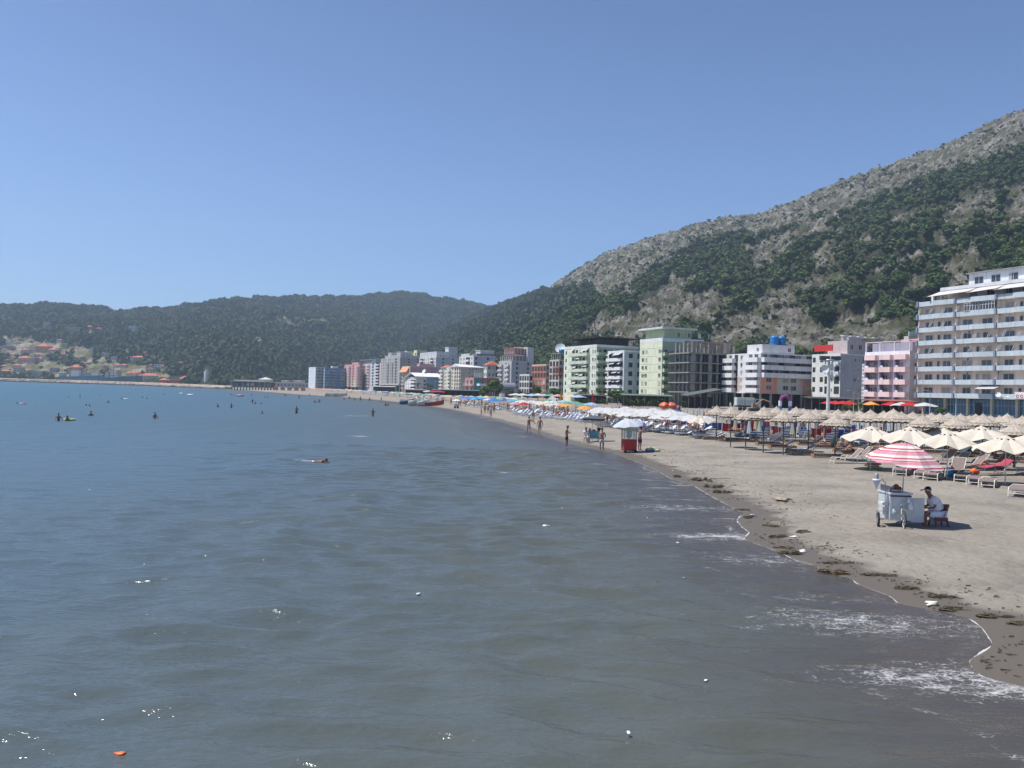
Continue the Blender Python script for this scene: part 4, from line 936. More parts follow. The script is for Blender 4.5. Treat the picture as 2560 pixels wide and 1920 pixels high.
# ---- concrete frame under construction
def frame_building():
    s = Bld('unfinished_building', 'unfinished bare concrete frame of a building with open floors and scaffolding on top', 'building site', 1684, 1728, 1836, 255, 22, 858, 7, 3.4)
    s.fh = (at(1728, 979, 255).z - s.z0); lv = [at(1728, y, 255).z - s.z0 for y in (979, 955, 930, 905, 881)]
    for z in lv:
        b = MB(); b.box(-1.6, s.W + 1, -0.6, s.L + 1, z - 0.35, z, CONC); s.part('floor_slab', b)
    nx = 5; ny = 4
    for i in range(nx + 1):
        for j in range(ny + 1):
            x, y = i * (s.W - 0.8) / nx, j * (s.L - 0.8) / ny; b = MB(); top = lv[-1] + (3.4 if (i + j) % 2 == 0 else 2.6)
            w = 1.3 if (i, j) in ((0, 0), (2, 0), (4, 0)) else 0.65
            b.box(x, x + w, y, y + 0.6, -1, top, CONC); s.part('column', b)
    b = MB(); b.box(s.W * .3, s.W * 0.75, s.L * .45, s.L * 0.5, -1, lv[-1] - .4, cmat((0.16, 0.155, 0.15))); b.box(s.W * .88, s.W * 0.9, s.L * .1, s.L * 0.9, -1, lv[-1] - .4, cmat((0.16, 0.155, 0.15))); s.part('core_wall', b)
    WD = mat('scaffold_timber', (0.30, 0.25, 0.19), 0.9, 0.3)
    b = MB(); z = lv[-1]; g = random.Random(4)
    for q in range(70):
        x = g.uniform(-1.5, s.W + 1); y = g.uniform(-0.5, s.L)
        if q % 2: y = -0.4 + g.uniform(-.2, .5)
        b.tube((x, y, z), (x + g.uniform(-.3, .3), y, z + 3.2), 0.05, 0.05, 4, WD, False)
    for zz, k in ((z + 1.7, 8), (z + 3.1, 26)):
        for q in range(k):
            x = g.uniform(-2, s.W - 6); y = g.uniform(-0.8, s.L * 0.9); b.box(x, x + g.uniform(4, 9), y, y + 0.22, zz + g.uniform(0, .35), zz + .42 + g.uniform(-0.05, .1), WD)
    s.part('scaffolding', b)
    b = MB()
    for q in range(4):
        z = lv[q]; 
        for st in range(8): b.box(s.W * .70 + st * 0.55, s.W * .70 + st * 0.55 + 0.6, 1.0, 2.6, z + st * 0.38 - 0.1, z + st * 0.38 + 0.15, CONC)
    s.part('stair_flight', b)
frame_building()
# ---- second green block
GR = (0.69, 0.72, 0.53); GR2 = (0.36, 0.41, 0.20)
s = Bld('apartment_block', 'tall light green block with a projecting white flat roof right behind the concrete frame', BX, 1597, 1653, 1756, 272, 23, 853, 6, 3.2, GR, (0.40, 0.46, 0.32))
s.wall(roof=1.2, cornice=cmat(WHITE)); s.panel('f', s.L * 0.40, s.L * 0.60, 1, s.H - .3, GR2, -0.01) 
s.nf = 7; s.fh = (s.H - 0.9 - 3.0) / 6.4; s.base = 3.0; s.nf = 6
s.grid('f', [('-', .25), ('w', .6), ('w', .5), ('-', .9), ('-', .6), ('w', .7)]); s.grid('s', [('b', 1, (0.44, 0.54, 0.34)), ('s', .8), ('b', 1.2, (0.44, 0.54, 0.34)), ('w', 1), ('b', 1, (0.44, 0.54, 0.34)), ('w', 1)]); s.lines((0.62, 0.68, 0.5), faces='f')
b = MB(); b.box(1.5, s.W - 4, 1.5, s.L - 1, s.H + 1, s.H + 4.2, cmat((0.46, 0.55, 0.34))); s.part('penthouse', b)
b = MB(); b.box(-0.5, s.W - 3, -0.5, s.L + .5, s.H + 4.2, s.H + 4.8, cmat((0.62, 0.66, 0.62))); s.part('flat_roof', b)
for q in range(5): link('window', window_mesh(1.1, 1.5), s.e, (3 + q * 4.2, 1.5, s.H + 1.8), 0)
# ---- narrow white and pale blue block
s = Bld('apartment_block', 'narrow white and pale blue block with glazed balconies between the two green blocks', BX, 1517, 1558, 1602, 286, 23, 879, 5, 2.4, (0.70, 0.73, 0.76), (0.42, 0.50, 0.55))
s.wall(z0=1.8, roof=0.5); s.columns(1.8, 3, 3, (0.3, 0.3, 0.3)); s.nf = 5; s.fh = (s.H - 2.4) / 5.0
AWN = mat('awning_canvas_grey', (0.40, 0.40, 0.39), 0.9, 0.15)
for i in range(5):
    z = s.base + i * s.fh; s.balcony('f', s.L * .05, s.L * 0.93, z, (0.72, 0.72, 0.74), 1.1, 0.95); s.win('f', s.L * 0.5, z + 0.9, s.L * 0.84, s.fh - 1.25, 'dark')
    for q in range(5):
        if (q * 3 + i * 2) % 4 < 3: s.awning('f', s.L * (0.07 + 0.17 * q), s.L * (0.22 + 0.17 * q), z + s.fh - .3, 1.0 + 0.35 * ((q + i) % 3), 0.9, AWN)
s.grid('s', [('-', .5), ('d', 1), ('-', .4), ('d', .8)])
# ---- first green block
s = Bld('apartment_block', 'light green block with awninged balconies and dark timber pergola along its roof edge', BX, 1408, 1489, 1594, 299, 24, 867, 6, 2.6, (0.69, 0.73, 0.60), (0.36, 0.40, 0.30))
s.wall(roof=0.9, cornice=cmat((0.68, 0.70, 0.66))); s.fh = (s.H - 2.6) / 6.0
s.panel('f', s.L * 0.14, s.L * 0.24, 0.5, s.H - .2, (0.42, 0.55, 0.28), -0.0); s.panel('f', s.L * 0.24, s.L * 0.80, 2.6, s.H - .4, (0.30, 0.36, 0.22), 0.02)
for i in range(6):
    z = s.base + i * s.fh; s.balcony('f', s.L * 0.24, s.L * 0.80, z, (0.54, 0.60, 0.45), 1.3, 1.0); s.win('f', s.L * 0.07, z + .8, 1.0, 1.3, 'dark'); s.win('f', s.L * 0.9, z + .8, 1.0, 1.3); s.win('f', s.L * 0.965, z + .8, 0.7, 1.2)
    for q in range(5): s.win('f', s.L * (0.30 + 0.11 * q), z + 0.2, 1.7, 2.1, 'dark' if q % 2 else 'win')
    for q in range(5):
        if (q * 5 + i * 3) % 7 < 3: s.awning('f', s.L * (0.25 + 0.11 * q), s.L * (0.345 + 0.11 * q), z + s.fh - .2, 1.5, 1.1 + 0.4 * (q % 2), AWN if (i, q) != (3, 3) else mat('green_cloth', (0.05, 0.30, 0.15), 0.9))
    s.balcony('s', 0.02, s.W * 0.34, z, (0.42, 0.52, 0.34), 1.2, 1.0)
    for q in range(7): s.win('s', s.W * (0.06 + 0.14 * q), z + 0.5, 1.3, 1.6, 'dark' if q % 2 else 'win')
s.lines((0.66, 0.7, 0.6), faces='f')
b = MB(); TM = mat('dark_timber', (0.06, 0.05, 0.045), 0.9, 0.2)
for q in range(9):
    x, y = s.xf('f', (s.L - .3) * q / 8, -0.4); b.box(x, x + 0.2, y - .2, y, s.H + .9, s.H + 3.6, TM)
for q in range(1, 9): x = (s.W) * q / 8; b.box(x, x + 0.2, 0.4, 0.6, s.H + .9, s.H + 3.6, TM)
b.box(-0.5, s.W + .5, -0.5, s.L + .3, s.H + 3.5, s.H + 3.75, TM)
for q in range(14): b.box(-0.9, 0.5, s.L * q / 14, s.L * q / 14 + 0.25, s.H + 3.75, s.H + 4.0, TM)
s.part('roof_pergola', b)
b = MB(); b.box(4, s.W - 2, 4, s.L - 4, s.H + .8, s.H + 3.2, cmat((.10, .09, .085))); s.part('roof_room', b)
# ---- brick shell
BR = (0.33, 0.11, 0.075)
s = Bld('unfinished_building', 'unfinished block with red brick upper floors and white lower floors beside the light green block', 'building site', 1372, 1396, 1412, 352, 24, 900, 5, 2.5, (0.60, 0.58, 0.54), (0.4, .37, .33))
s.wall(roof=0.2); s.panel('f', s.L * .35, s.L, s.base + 2.6 * s.fh, s.H - s.fh * .9, BR); s.panel('s', 0, s.W, s.base + 2.6 * s.fh, s.H - s.fh, BR); s.grid('f', [('D', 1), ('D', 1), ('D', 1.1)]); s.lines((0.55, 0.52, 0.48)); s.grid('s', [('d', 1), ('d', 1)])
b = MB(); b.box(0.5, s.W, 0.5, s.L, s.H + 2.8, s.H + 3.1, CONC)
for q in range(5): b.box(.6, .9, .6 + q * (s.L - 1) / 4, .9 + q * (s.L - 1) / 4, s.H, s.H + 2.8, CONC)
s.part('roof_frame', b); dish(s.e, 3, 5, s.H + 3, 2.2, R(-40))
b = MB(); b.lathe([(0, 0), (1.2, 0), (1.2, 1.6), (0, 1.7)], 14, TB, (2, 2, s.H + 3.1)); s.part('water_tank', b)
# ---- brown and orange block
s = Bld('apartment_block', 'block with bare reddish upper floors and orange lower balconies near the round trees', BX, 1328, 1364, 1374, 395, 24, 913, 4, 3.4, (0.42, 0.17, 0.10), (0.35, 0.30, 0.20))
s.wall(roof=0.5, cornice=cmat((.6, .5, .45))); s.panel('f', 0, s.L, s.base - 2.6, s.base + s.fh, (0.60, 0.48, 0.30)); s.grid('f', [('D', 1)] * 5, floors=[2, 3]); s.grid('f', [('r', 1, (.62, .25, .16))] * 4, floors=[0, 1]); s.lines((0.62, 0.30, 0.2)); s.grid('s', [('d', 1)] * 2)
s = Bld('apartment_block', 'small white open-framed house of three floors in front of the tall grey block', BX, 1298, 1322, 1331, 402, 24, 937, 3, 1.6, (0.62, 0.62, 0.60))
s.wall(); s.grid('f', [('D', 1)] * 4); s.lines(WHITE); s.grid('s', [('D', 1)])
# ---- tall grey stepped block with red roofs
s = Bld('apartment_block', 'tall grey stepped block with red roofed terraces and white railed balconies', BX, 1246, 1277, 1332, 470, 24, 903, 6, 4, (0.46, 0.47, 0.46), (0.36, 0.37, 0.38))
s.wall(roof=0.4); s.grid('f', [('b', 1.5, (0.5, .5, .5)), ('-', .3), ('d', .6), ('b', 1.2, (.55, .55, .55)), ('-', .4)]); s.grid('s', [('-', 1), ('d', .7), ('-', 2), ('d', .7), ('-', 1)])
for k, (z, ins) in enumerate(((s.H, 0.6), (s.H + 4.2, 2.2))):
    b = MB(); b.box(ins + 2, s.W - 2, ins + 1.5, s.L - ins, z, z + 3.2, cmat((0.33, 0.31, 0.30))); s.part('upper_storey', b)
    b = MB(); b.box(ins, s.W - 1.5, ins, s.L - ins * .6, z + 3.2, z + 3.45, cmat((.55, .5, .48)))
    vs = [(ins - .3, ins - .3, z + 3.5), (ins - .3, s.L, z + 3.5), (ins + 5, s.L - 2, z + 4.4), (ins + 5, ins + 2, z + 4.4), (s.W * .6, ins - .3, z + 3.5), (s.W * .6, s.L, z + 3.5)]
    b.add(vs, [(0, 3, 2, 1), (0, 4, 3), (1, 2, 5), (3, 4, 5, 2)], TILE); s.part('roof', b)
    b = MB()
    for q in range(7): y = ins + (s.L - ins * 2) * q / 6; b.box(ins, ins + .3, y, y + .3, z, z + 3.2, cmat((.6, .6, .6)))
    for q in range(1, 5): x = ins + (s.W - 3) * q / 5; b.box(x, x + .3, ins, ins + .3, z, z + 3.2, cmat((.6, .6, .6)))
    b.box(ins, ins + .08, ins, s.L - ins, z + .9, z + 1.0, RAIL); s.part('terrace_columns', b)
b = MB(); b.box(s.W * .72, s.W, 0.2, s.L * .8, s.H, s.H + 8.5, cmat((.5, .5, .49))); s.part('stair_tower', b)
# ---- small house with red roof
s = Bld('house', 'small pale green house with low red hipped roof between two tall blocks', 'house', 1208, 1216, 1248, 495, 24, 912, 4, 2.5, (0.60, 0.66, 0.60), (0.50, 0.52, 0.48))
s.wall(roof=0); s.grid('s', [('w', 1), ('w', 1), ('B', 1)]); s.grid('f', [('w', 1), ('w', 1)])
b = MB(); W_, L_, h = s.W, s.L, s.H; vs = [(-.6, -.6, h), (W_ + .6, -.6, h), (W_ + .6, L_ + .6, h), (-.6, L_ + .6, h), (W_ * .5, L_ * .35, h + 2.6), (W_ * .5, L_ * .65, h + 2.6)]
b.add(vs, [(0, 1, 4), (1, 2, 5, 4), (2, 3, 5), (3, 0, 4, 5)], TILE); s.part('roof', b)
# ---- white tall
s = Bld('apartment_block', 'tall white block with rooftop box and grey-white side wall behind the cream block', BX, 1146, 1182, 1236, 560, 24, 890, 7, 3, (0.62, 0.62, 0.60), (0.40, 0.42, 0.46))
s.wall(roof=0.4); s.grid('f', [('d', 1), ('d', 1), ('B', 1.3), ('d', 1)]); s.grid('s', [('d', 1), ('-', 1.4), ('d', 1), ('-', 1)]); s.roofbox(6, 16, 3, 12, 4.2, (.62, .62, .62), 1, over=0.4); s.roofbox(1, 8, 12, s.L - 1, 2.2, (.55, .55, .54), 2); s.roofbox(3, 20, 1.5, 12, 1.9, (.16, .14, .13), 0, 'roof_pergola')
# ---- cream block
s = Bld('apartment_block', 'long cream block with rows of dark windows and a small white gable on its roof', BX, 1100, 1150, 1212, 508, 24, 918, 6, 3, (0.62, 0.58, 0.48), (0.46, 0.43, 0.36))
s.wall(roof=0.3); s.grid('f', [('b', 1.2, (.66, .64, .58)), ('w', .6), ('w', .5), ('-', .25), ('b', 1.2, (.66, .64, .58)), ('d', .7), ('-', .3), ('D', .5), ('-', .2), ('D', .5), ('-', .2), ('D', .5)]); s.grid('s', [('-', 1.6), ('w', .5), ('w', .6), ('b', 1, (.6, .58, .52)), ('-', .8), ('w', .6)])
b = MB(); vs = [(-.5, -.5, s.H + .3), (-.5, s.L * .5, s.H + .3), (-.5, s.L * .25, s.H + 2.4), (s.W, -.5, s.H + .3), (s.W, s.L * .5, s.H + .3), (s.W, s.L * .25, s.H + 1.2)]
b.add(vs, [(0, 2, 1), (0, 3, 5, 2), (1, 2, 5, 4), (3, 4, 5)], cmat((.66, .65, .62))); s.part('gable', b)
b = MB(); vs = [(-.6, s.L * .72, s.H + .3), (-.6, s.L + .5, s.H + .3), (7, s.L + .5, s.H + .3), (7, s.L * .72, s.H + .3), (3, s.L * .86, s.H + 2.2)]; b.add(vs, [(0, 4, 1), (1, 4, 2), (2, 4, 3), (3, 4, 0)], TILE); s.part('roof', b)
# ---- low red and teal complex
s = Bld('beach_complex', 'low red building with a teal glass corner and white rooftop letters posts', 'building', 1162, 1184, 1248, 452, 24, 945, 2, 2, (0.50, 0.22, 0.18), (0.36, 0.10, 0.09))
s.wall(roof=0.3); s.panel('s', 0, s.W * .28, 0.3, s.H, (0.08, 0.26, 0.26)); s.grid('s', [('-', 1.5), ('w', 1), ('w', 1), ('w', 1)]); s.grid('f', [('r', 1), ('r', 1)])
b = MB()
for q in range(5): b.box(0.2 + q * 1.0, 0.55 + q * 1.0, 0, 0.3, s.H + .3, s.H + 3.2, RAIL)
s.part('rooftop_letter_posts', b)
s = Bld('beach_pavilion', 'white curved beach pavilion with sloping roof in front of the red complex', 'pavilion', 1196, 1204, 1232, 415, 24, 960, 1, 3.0, (0.66, 0.66, 0.65), (0.35, 0.3, 0.28))
b = MB(); b.box(1, s.W - 1, 1, s.L, -1, s.H - .5, s.cs); s.part('wall', b); b = MB(); b.prism([(-2, -2), (s.W * .8, -2), (s.W + 2, s.L * .5), (s.W * .6, s.L + 2), (-1, s.L)], s.H - .9, s.H + .2, cmat((.68, .68, .68))); s.part('roof', b)
for q in range(4): b = MB(); b.tube((q * s.W / 3.5, -1.2, -.5), (q * s.W / 3.5 + .3, -1.5, s.H - .9), .25, .2, 8, RAIL); s.part('column', b)
s = Bld('beach_restaurant', 'low dark grey barrel-roofed restaurant beside the round trees', 'restaurant', 1254, 1262, 1284, 408, 24, 972, 1, 2.4, (0.2, 0.2, 0.22), (0.14, 0.14, 0.15)); s.wall(roof=0)
b = MB(); n = 10; vs = []; 
for x in (-1, s.W + 1): vs += [(x, s.L / 2 - (s.L / 2 + 1) * math.cos(math.pi * k / n), s.H + 3.0 * math.sin(math.pi * k / n)) for k in range(n + 1)]
b.add(vs, [(k, k + 1, n + 2 + k, n + 1 + k) for k in range(n)] + [tuple(range(n + 1))], cmat((.2, .21, .24))); s.part('roof', b)
# ---- blue and white gabled house
s = Bld('house', 'white house with blue side wall under a bright white gabled metal roof', 'house', 1012, 1040, 1102, 545, 24, 948, 3, 2.5, (0.68, 0.68, 0.68), (0.50, 0.50, 0.50))
s.wall(roof=0); s.panel('s', s.W * .42, s.W, 0.5, s.H + 1.5, (0.16, 0.30, 0.42)); s.grid('f', [('w', .7), ('w', .7), ('B', 1.4)]); s.grid('s', [('-', 1), ('d', .6), ('-', .4), ('w', .6), ('w', .6), ('w', .6)])
b = MB(); h = s.H; W_, L_ = s.W, s.L; vs = [(-1, -1, h + 1.6), (-1, L_ + 1, h), (-1, L_ * .4, h + 4.2), (W_ + 1, -1, h + 1.6), (W_ + 1, L_ + 1, h), (W_ + 1, L_ * .4, h + 4.2)]
b.add(vs + [(x, y, z + .3) for x, y, z in vs], [(6, 9, 11, 8), (8, 11, 10, 7), (0, 3, 9, 6), (0, 6, 8, 2), (2, 8, 7, 1), (0, 2, 5, 3), (2, 1, 4, 5)], cmat((0.72, 0.72, 0.73), .5)); s.part('roof', b)
b = MB(); b.box(0, W_, 0, L_ * .8, h - .1, h + 1.6, s.cs); s.part('gable_wall', b); dish(s.e, W_ * .5, L_ * .4, h + 4.3, 1.4, R(-60))
# ---- mauve pink block
s = Bld('apartment_block', 'mauve pink block with few windows and an orange awning behind the white gabled house', BX, 1004, 1024, 1092, 620, 24, 916, 6, 3, (0.55, 0.46, 0.36), (0.42, 0.24, 0.28))
s.wall(roof=0.4); s.grid('f', [('r', 1.2), ('w', .8), ('w', .8)]); s.grid('s', [('-', 1.6), ('w', .7), ('-', .3), ('w', .8), ('-', .4), ('w', .7), ('-', .8)], floors=[3, 4, 5]); s.awning('f', 0, s.L * .9, s.H - .3, 2.5, 4, mat('orange_canvas', (.62, .30, .17), .9)); s.roofbox(8, s.W - 2, 2, 9, 2.6, (.45, .26, .29), 0)
# ---- white stepped tall
s = Bld('apartment_block', 'tall white stepped block with roof frames behind the mauve pink block', BX, 1042, 1088, 1148, 690, 24, 893, 9, 3, (0.58, 0.58, 0.56), (0.42, 0.44, 0.47))
s.wall(roof=0.4); s.grid('f', [('d', .8), ('B', 1), ('d', .6), ('-', .4), ('d', .8), ('B', 1), ('d', .6)]); s.grid('s', [('-', 1), ('d', .6), ('-', 1.2), ('d', .6), ('-', 1)]); s.roofbox(1, 14, 2, s.L - 3, 5, (.55, .56, .57), 5); s.roofbox(12, 20, 3, 12, 9, (.5, .51, .53), 1, over=.4)
s = Bld('apartment_block', 'grey white slab block at the back between the two tall white blocks', BX, 1108, 1112, 1158, 770, 24, 896, 9, 3, (0.52, 0.52, 0.5), (0.36, 0.37, 0.39)); s.wall(); s.grid('s', [('d', 1), ('-', 1), ('d', 1), ('-', 1), ('d', 1)])
# ---- grey concrete tall block
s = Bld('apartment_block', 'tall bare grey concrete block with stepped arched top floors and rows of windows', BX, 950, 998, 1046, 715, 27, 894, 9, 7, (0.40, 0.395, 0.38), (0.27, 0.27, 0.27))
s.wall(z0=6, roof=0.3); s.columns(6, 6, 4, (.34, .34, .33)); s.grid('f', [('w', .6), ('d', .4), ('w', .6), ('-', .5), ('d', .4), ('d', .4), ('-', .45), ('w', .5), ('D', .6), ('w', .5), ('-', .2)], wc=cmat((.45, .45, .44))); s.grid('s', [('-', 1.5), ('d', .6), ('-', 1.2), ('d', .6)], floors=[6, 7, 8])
for u0, u1 in ((0.33, .42), (.58, .66)): s.panel('f', s.L * u0, s.L * u1, 7, s.H - 4, (.30, .29, .28), 0.6)
s.roofbox(1, 10, 2, 12, 5, (.46, .46, .45), 1, over=.3); s.roofbox(2, 10, s.L * .55, s.L * .72, 5, (.46, .46, .45), 1, over=.3); s.roofbox(0.5, 12, 1, s.L * .8, 2.6, (.42, .42, .41), 6)
b = MB(); s.fb(b, 'f', 0, s.L, 5.6, 7, 0, .8, cmat((.45, .44, .42))); s.part('ledge', b)
s = Bld('apartment_block', 'grey block with pale yellow mansard penthouses rising behind the bare grey block', BX, 988, 1012, 1086, 800, 24, 890, 9, 4, (0.52, 0.50, 0.40), (0.34, 0.34, 0.34)); s.wall(); s.grid('f', [('d', 1)] * 4, floors=[6, 7, 8]); s.grid('s', [('-', 2), ('d', 1), ('-', 1), ('d', 1)], floors=[7, 8])
for x0, x1, hh in ((1, 9, 5), (11, 24, 6.5)):
    b = MB(); z = s.H; vs = [(x0, 1, z), (x1, 1, z), (x1, 14, z), (x0, 14, z), (x0 + 1, 2.5, z + hh), (x1 - 2, 2.5, z + hh), (x1 - 2, 12, z + hh), (x0 + 1, 12, z + hh)]; b.add(vs, [(0, 1, 5, 4), (1, 2, 6, 5), (2, 3, 7, 6), (3, 0, 4, 7), (4, 5, 6, 7)], cmat((.56, .53, .36))); s.part('penthouse', b)
    link('window', window_mesh(2, 2.4, 'dark'), s.e, (x0 - .1, 5, z + 1), R(-90)); link('window', window_mesh(2, 2.4, 'dark'), s.e, (x0 + 3, .9, z + 1), 0)
# ---- pale pink and sky blue block
s = Bld('apartment_block', 'pale pink and sky blue block with maroon balcony recesses and a thin flat roof', BX, 902, 950, 954, 765, 27, 905, 8, 4, (0.64, 0.54, 0.52), (0.4, .4, .42))
s.wall(roof=0.2); s.panel('f', s.L * .56, s.L * .76, 3, s.H + 3, (0.50, 0.62, 0.72)); s.grid('f', [('b', 1, (.66, .6, .58)), ('w', .4), ('b', 1, (.68, .6, .6)), ('w', .5), ('D', .5), ('w', .45), ('B', 1, (.7, .66, .66), (.30, .09, .07)), ('-', .2)])
b = MB(); b.box(-1.5, s.W, -.5, s.L + 2, s.H + 2.6, s.H + 3, CONC); b.box(2, s.W - 1, s.L * .1, s.L * .9, s.H, s.H + 2.6, cmat((.35, .42, .5))); s.part('roof', b)
# ---- pink
s = Bld('apartment_block', 'pink block with grey balconies and pale green triangles at its foot', BX, 860, 897, 905, 800, 27, 911, 8, 4, (0.66, 0.34, 0.34), (0.40, 0.34, 0.33))
s.wall(z0=3, roof=0.6, cornice=cmat((.5, .2, .2))); s.columns(3, 4, 2, (.5, .45, .42)); s.grid('f', [('r', .5), ('w', .6), ('b', .9, (.52, .48, .44)), ('s', .4), ('D', .5), ('w', .6), ('b', .9, (.52, .46, .42))]); s.grid('s', [('b', 1, (.4, .36, .34))])
for u in (.2, .65):
    b = MB(); vs = [s.xf('f', s.L * (u - .14), .07) + (3.6,), s.xf('f', s.L * (u + .14), .07) + (3.6,), s.xf('f', s.L * u, .07) + (13,)]; b.add(vs, [(0, 1, 2)], cmat((.5, .62, .42))); b.add([(x + .05, y, z) for x, y, z in vs], [(2, 1, 0)], cmat((.5, .62, .42))); s.part('wall_panel', b)
s.roofbox(2, 6, s.L * .2, s.L * .6, 2.4, (.5, .38, .34), 0)
# ---- blue block
s = Bld('apartment_block', 'white and blue apartment block, leftmost of the row along the beach', BX, 771, 788, 812, 835, 27, 918, 6, 4, (0.66, 0.72, 0.78), (0.30, 0.31, 0.26))
s.wall(roof=0.3); s.grid('f', [('-', .5), ('w', .7), ('w', .7), ('-', .5)]); s.grid('s', [('-', .2), ('C', 2, (.4, .42, .36))])
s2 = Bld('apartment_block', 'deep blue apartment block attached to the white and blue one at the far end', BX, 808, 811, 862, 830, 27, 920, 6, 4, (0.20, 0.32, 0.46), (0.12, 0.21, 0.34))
s2.wall(roof=0.3); s2.grid('s', [('C', 1.2, (.24, .33, .42)), ('-', .2), ('C', 1.0, (.24, .33, .42)), ('-', .8), ('C', 1.1, (.3, .34, .36))]); s2.roofbox(8, 14, 2, 8, 2.4, (.66, .62, .45))
# ---- pier restaurant, tanks, warehouse, silo
DKW = mat('dark_wood_wall', (.12, .075, .055), .8, .3, .5)
def pier_restaurant():
    c = at(578, 981, 640); e = empty('pier_restaurant', (c.x, c.y, 0), R(2), 'long low restaurant on stilts over the water with a pale flat roof', 'restaurant'); Lx = (676 - 578) / FPX * 640
    b = MB(); b.box(0, Lx, 0, 16, 2.0, 2.5, cmat((.42, .42, .40))); b.obj('deck', e)
    for i in range(14): b = MB(); b.tube((i * Lx / 13, .6, -2), (i * Lx / 13, .6, 2), .4, .4, 8, cmat((.14, .13, .12))); b.tube((i * Lx / 13, 8, -2), (i * Lx / 13, 8, 2), .4, .4, 8, cmat((.14, .13, .12))); b.obj('stilt', e)
    b = MB(); b.box(.5, Lx - .5, 1.5, 15, 2.5, 6.4, DKW); b.obj('wall', e)
    for i in range(9): o = link('window', window_mesh(2.4, 1.8), e, (2.2 + i * (Lx - 4) / 8, 1.5, 3.6))
    b = MB(); b.box(-.8, Lx + .5, -.3, 16, 6.4, 6.9, cmat((.58, .58, .56))); b.prism([(1, 2), (Lx * .8, 2), (Lx * .8, 14), (1, 14)], 6.9, 7.9, cmat((.5, .5, .49))); b.obj('roof', e)
    for i in range(8): b = MB(); b.tube((.2 + i * Lx / 7.2, .2, 2.5), (.2 + i * Lx / 7.2, .2, 6.4), .12, .12, 6, RAIL); b.obj('post', e)
    b = MB(); b.box(0, Lx, 0, .1, 3.4, 3.5, RAIL); b.obj('railing', e)
pier_restaurant()
def box_thing(name, label, cat, px0, px1, ytop, D, depth, c, nwin=0, roofc=None, roof=None, group=None, zlow=None, z0v=None):
    p = at(px0, hor(px0), D); q = at(px1, hor(px1), D); g = gz((p.x + q.x) / 2, D) if z0v is None else z0v; h = at((px0 + px1) / 2, ytop, D).z - g; w = q.x - p.x
    e = empty(name, (p.x, p.y, g), 0, label, cat, group); b = MB(); b.box(0, w, 0, depth, -3, h, cmat(c)); b.obj('wall', e)
    b = MB()
    if roof == 'hip':
        r = min(w, depth) * .3; vs = [(-.7, -.7, h), (w + .7, -.7, h), (w + .7, depth + .7, h), (-.7, depth + .7, h), (w * .35, depth / 2, h + r), (w * .65, depth / 2, h + r)]; b.add(vs, [(0, 1, 5, 4), (1, 2, 5), (2, 3, 4, 5), (3, 0, 4)], roofc or TILE)
    else: b.box(-.4, w + .4, -.4, depth + .4, h, h + .5, roofc or cmat(WHITE))
    b.obj('roof', e)
    for k in range(nwin):
        link('window', window_mesh(min(1.6, w / nwin * .5), 1.5, 'dark'), e, (w * (k + .5) / nwin, 0, max(.6, h * .55 - .6)), 0)
    return e, w, h
box_thing('warehouse', 'long low grey warehouse behind the beach left of the blue block', 'warehouse', 664, 772, 957, 900, 20, (.36, .36, .37), 12)
TKM = cmat((.66, .66, .63))
for (a, b_, yt, lab) in ((646, 682, 949, 'white storage tank with a conical roof behind the pier restaurant'), (703, 729, 952, 'wide pale storage tank, left one of the pair behind the warehouse'), (733, 762, 952, 'wide pale storage tank, right one of the pair behind the warehouse')):
    p = at((a + b_) / 2, hor(700), 960); r = (b_ - a) / 2 / FPX * 960; h = at((a + b_) / 2, yt, 960).z - 2
    e = empty('storage_tank', (p.x, p.y, 2), 0, lab, 'tank', 'storage tanks behind the warehouse'); b = MB(); b.lathe([(0, 0), (r, 0), (r, h), (r * 1.01, h), (r * 1.01, h + .3), (r, h + .3)], 24, TKM, (0, 0, 0)); b.obj('wall', e)
    b = MB(); b.lathe([(r, h + .2), (0, h + (2.6 if a == 646 else .5))], 24, cmat((.6, .6, .58))); b.obj('roof', e)
p = at(516, hor(516), 1060); e = empty('silo', (p.x, p.y, 2), 0, 'tall white cylindrical silo standing near the shore across the bay', 'silo'); h = at(516, 923, 1060).z - 2
b = MB()
b.lathe([(3.2, 0), (3.2, h - 3), (3.0, h - 2.4), (0, h - 2.0)], 18, cmat((.6, .6, .58)))
for k in range(7): b.lathe([(3.25, 2.5 + k * h / 8), (3.3, 2.6 + k * h / 8), (3.3, 2.9 + k * h / 8), (3.25, 3.0 + k * h / 8)], 18, CONC)
b.obj('tower', e); b = MB(); b.box(-1.5, 1.5, -1.5, 1.5, h - 2.2, h + .3, cmat((.55, .55, .53))); b.obj('head_house', e)
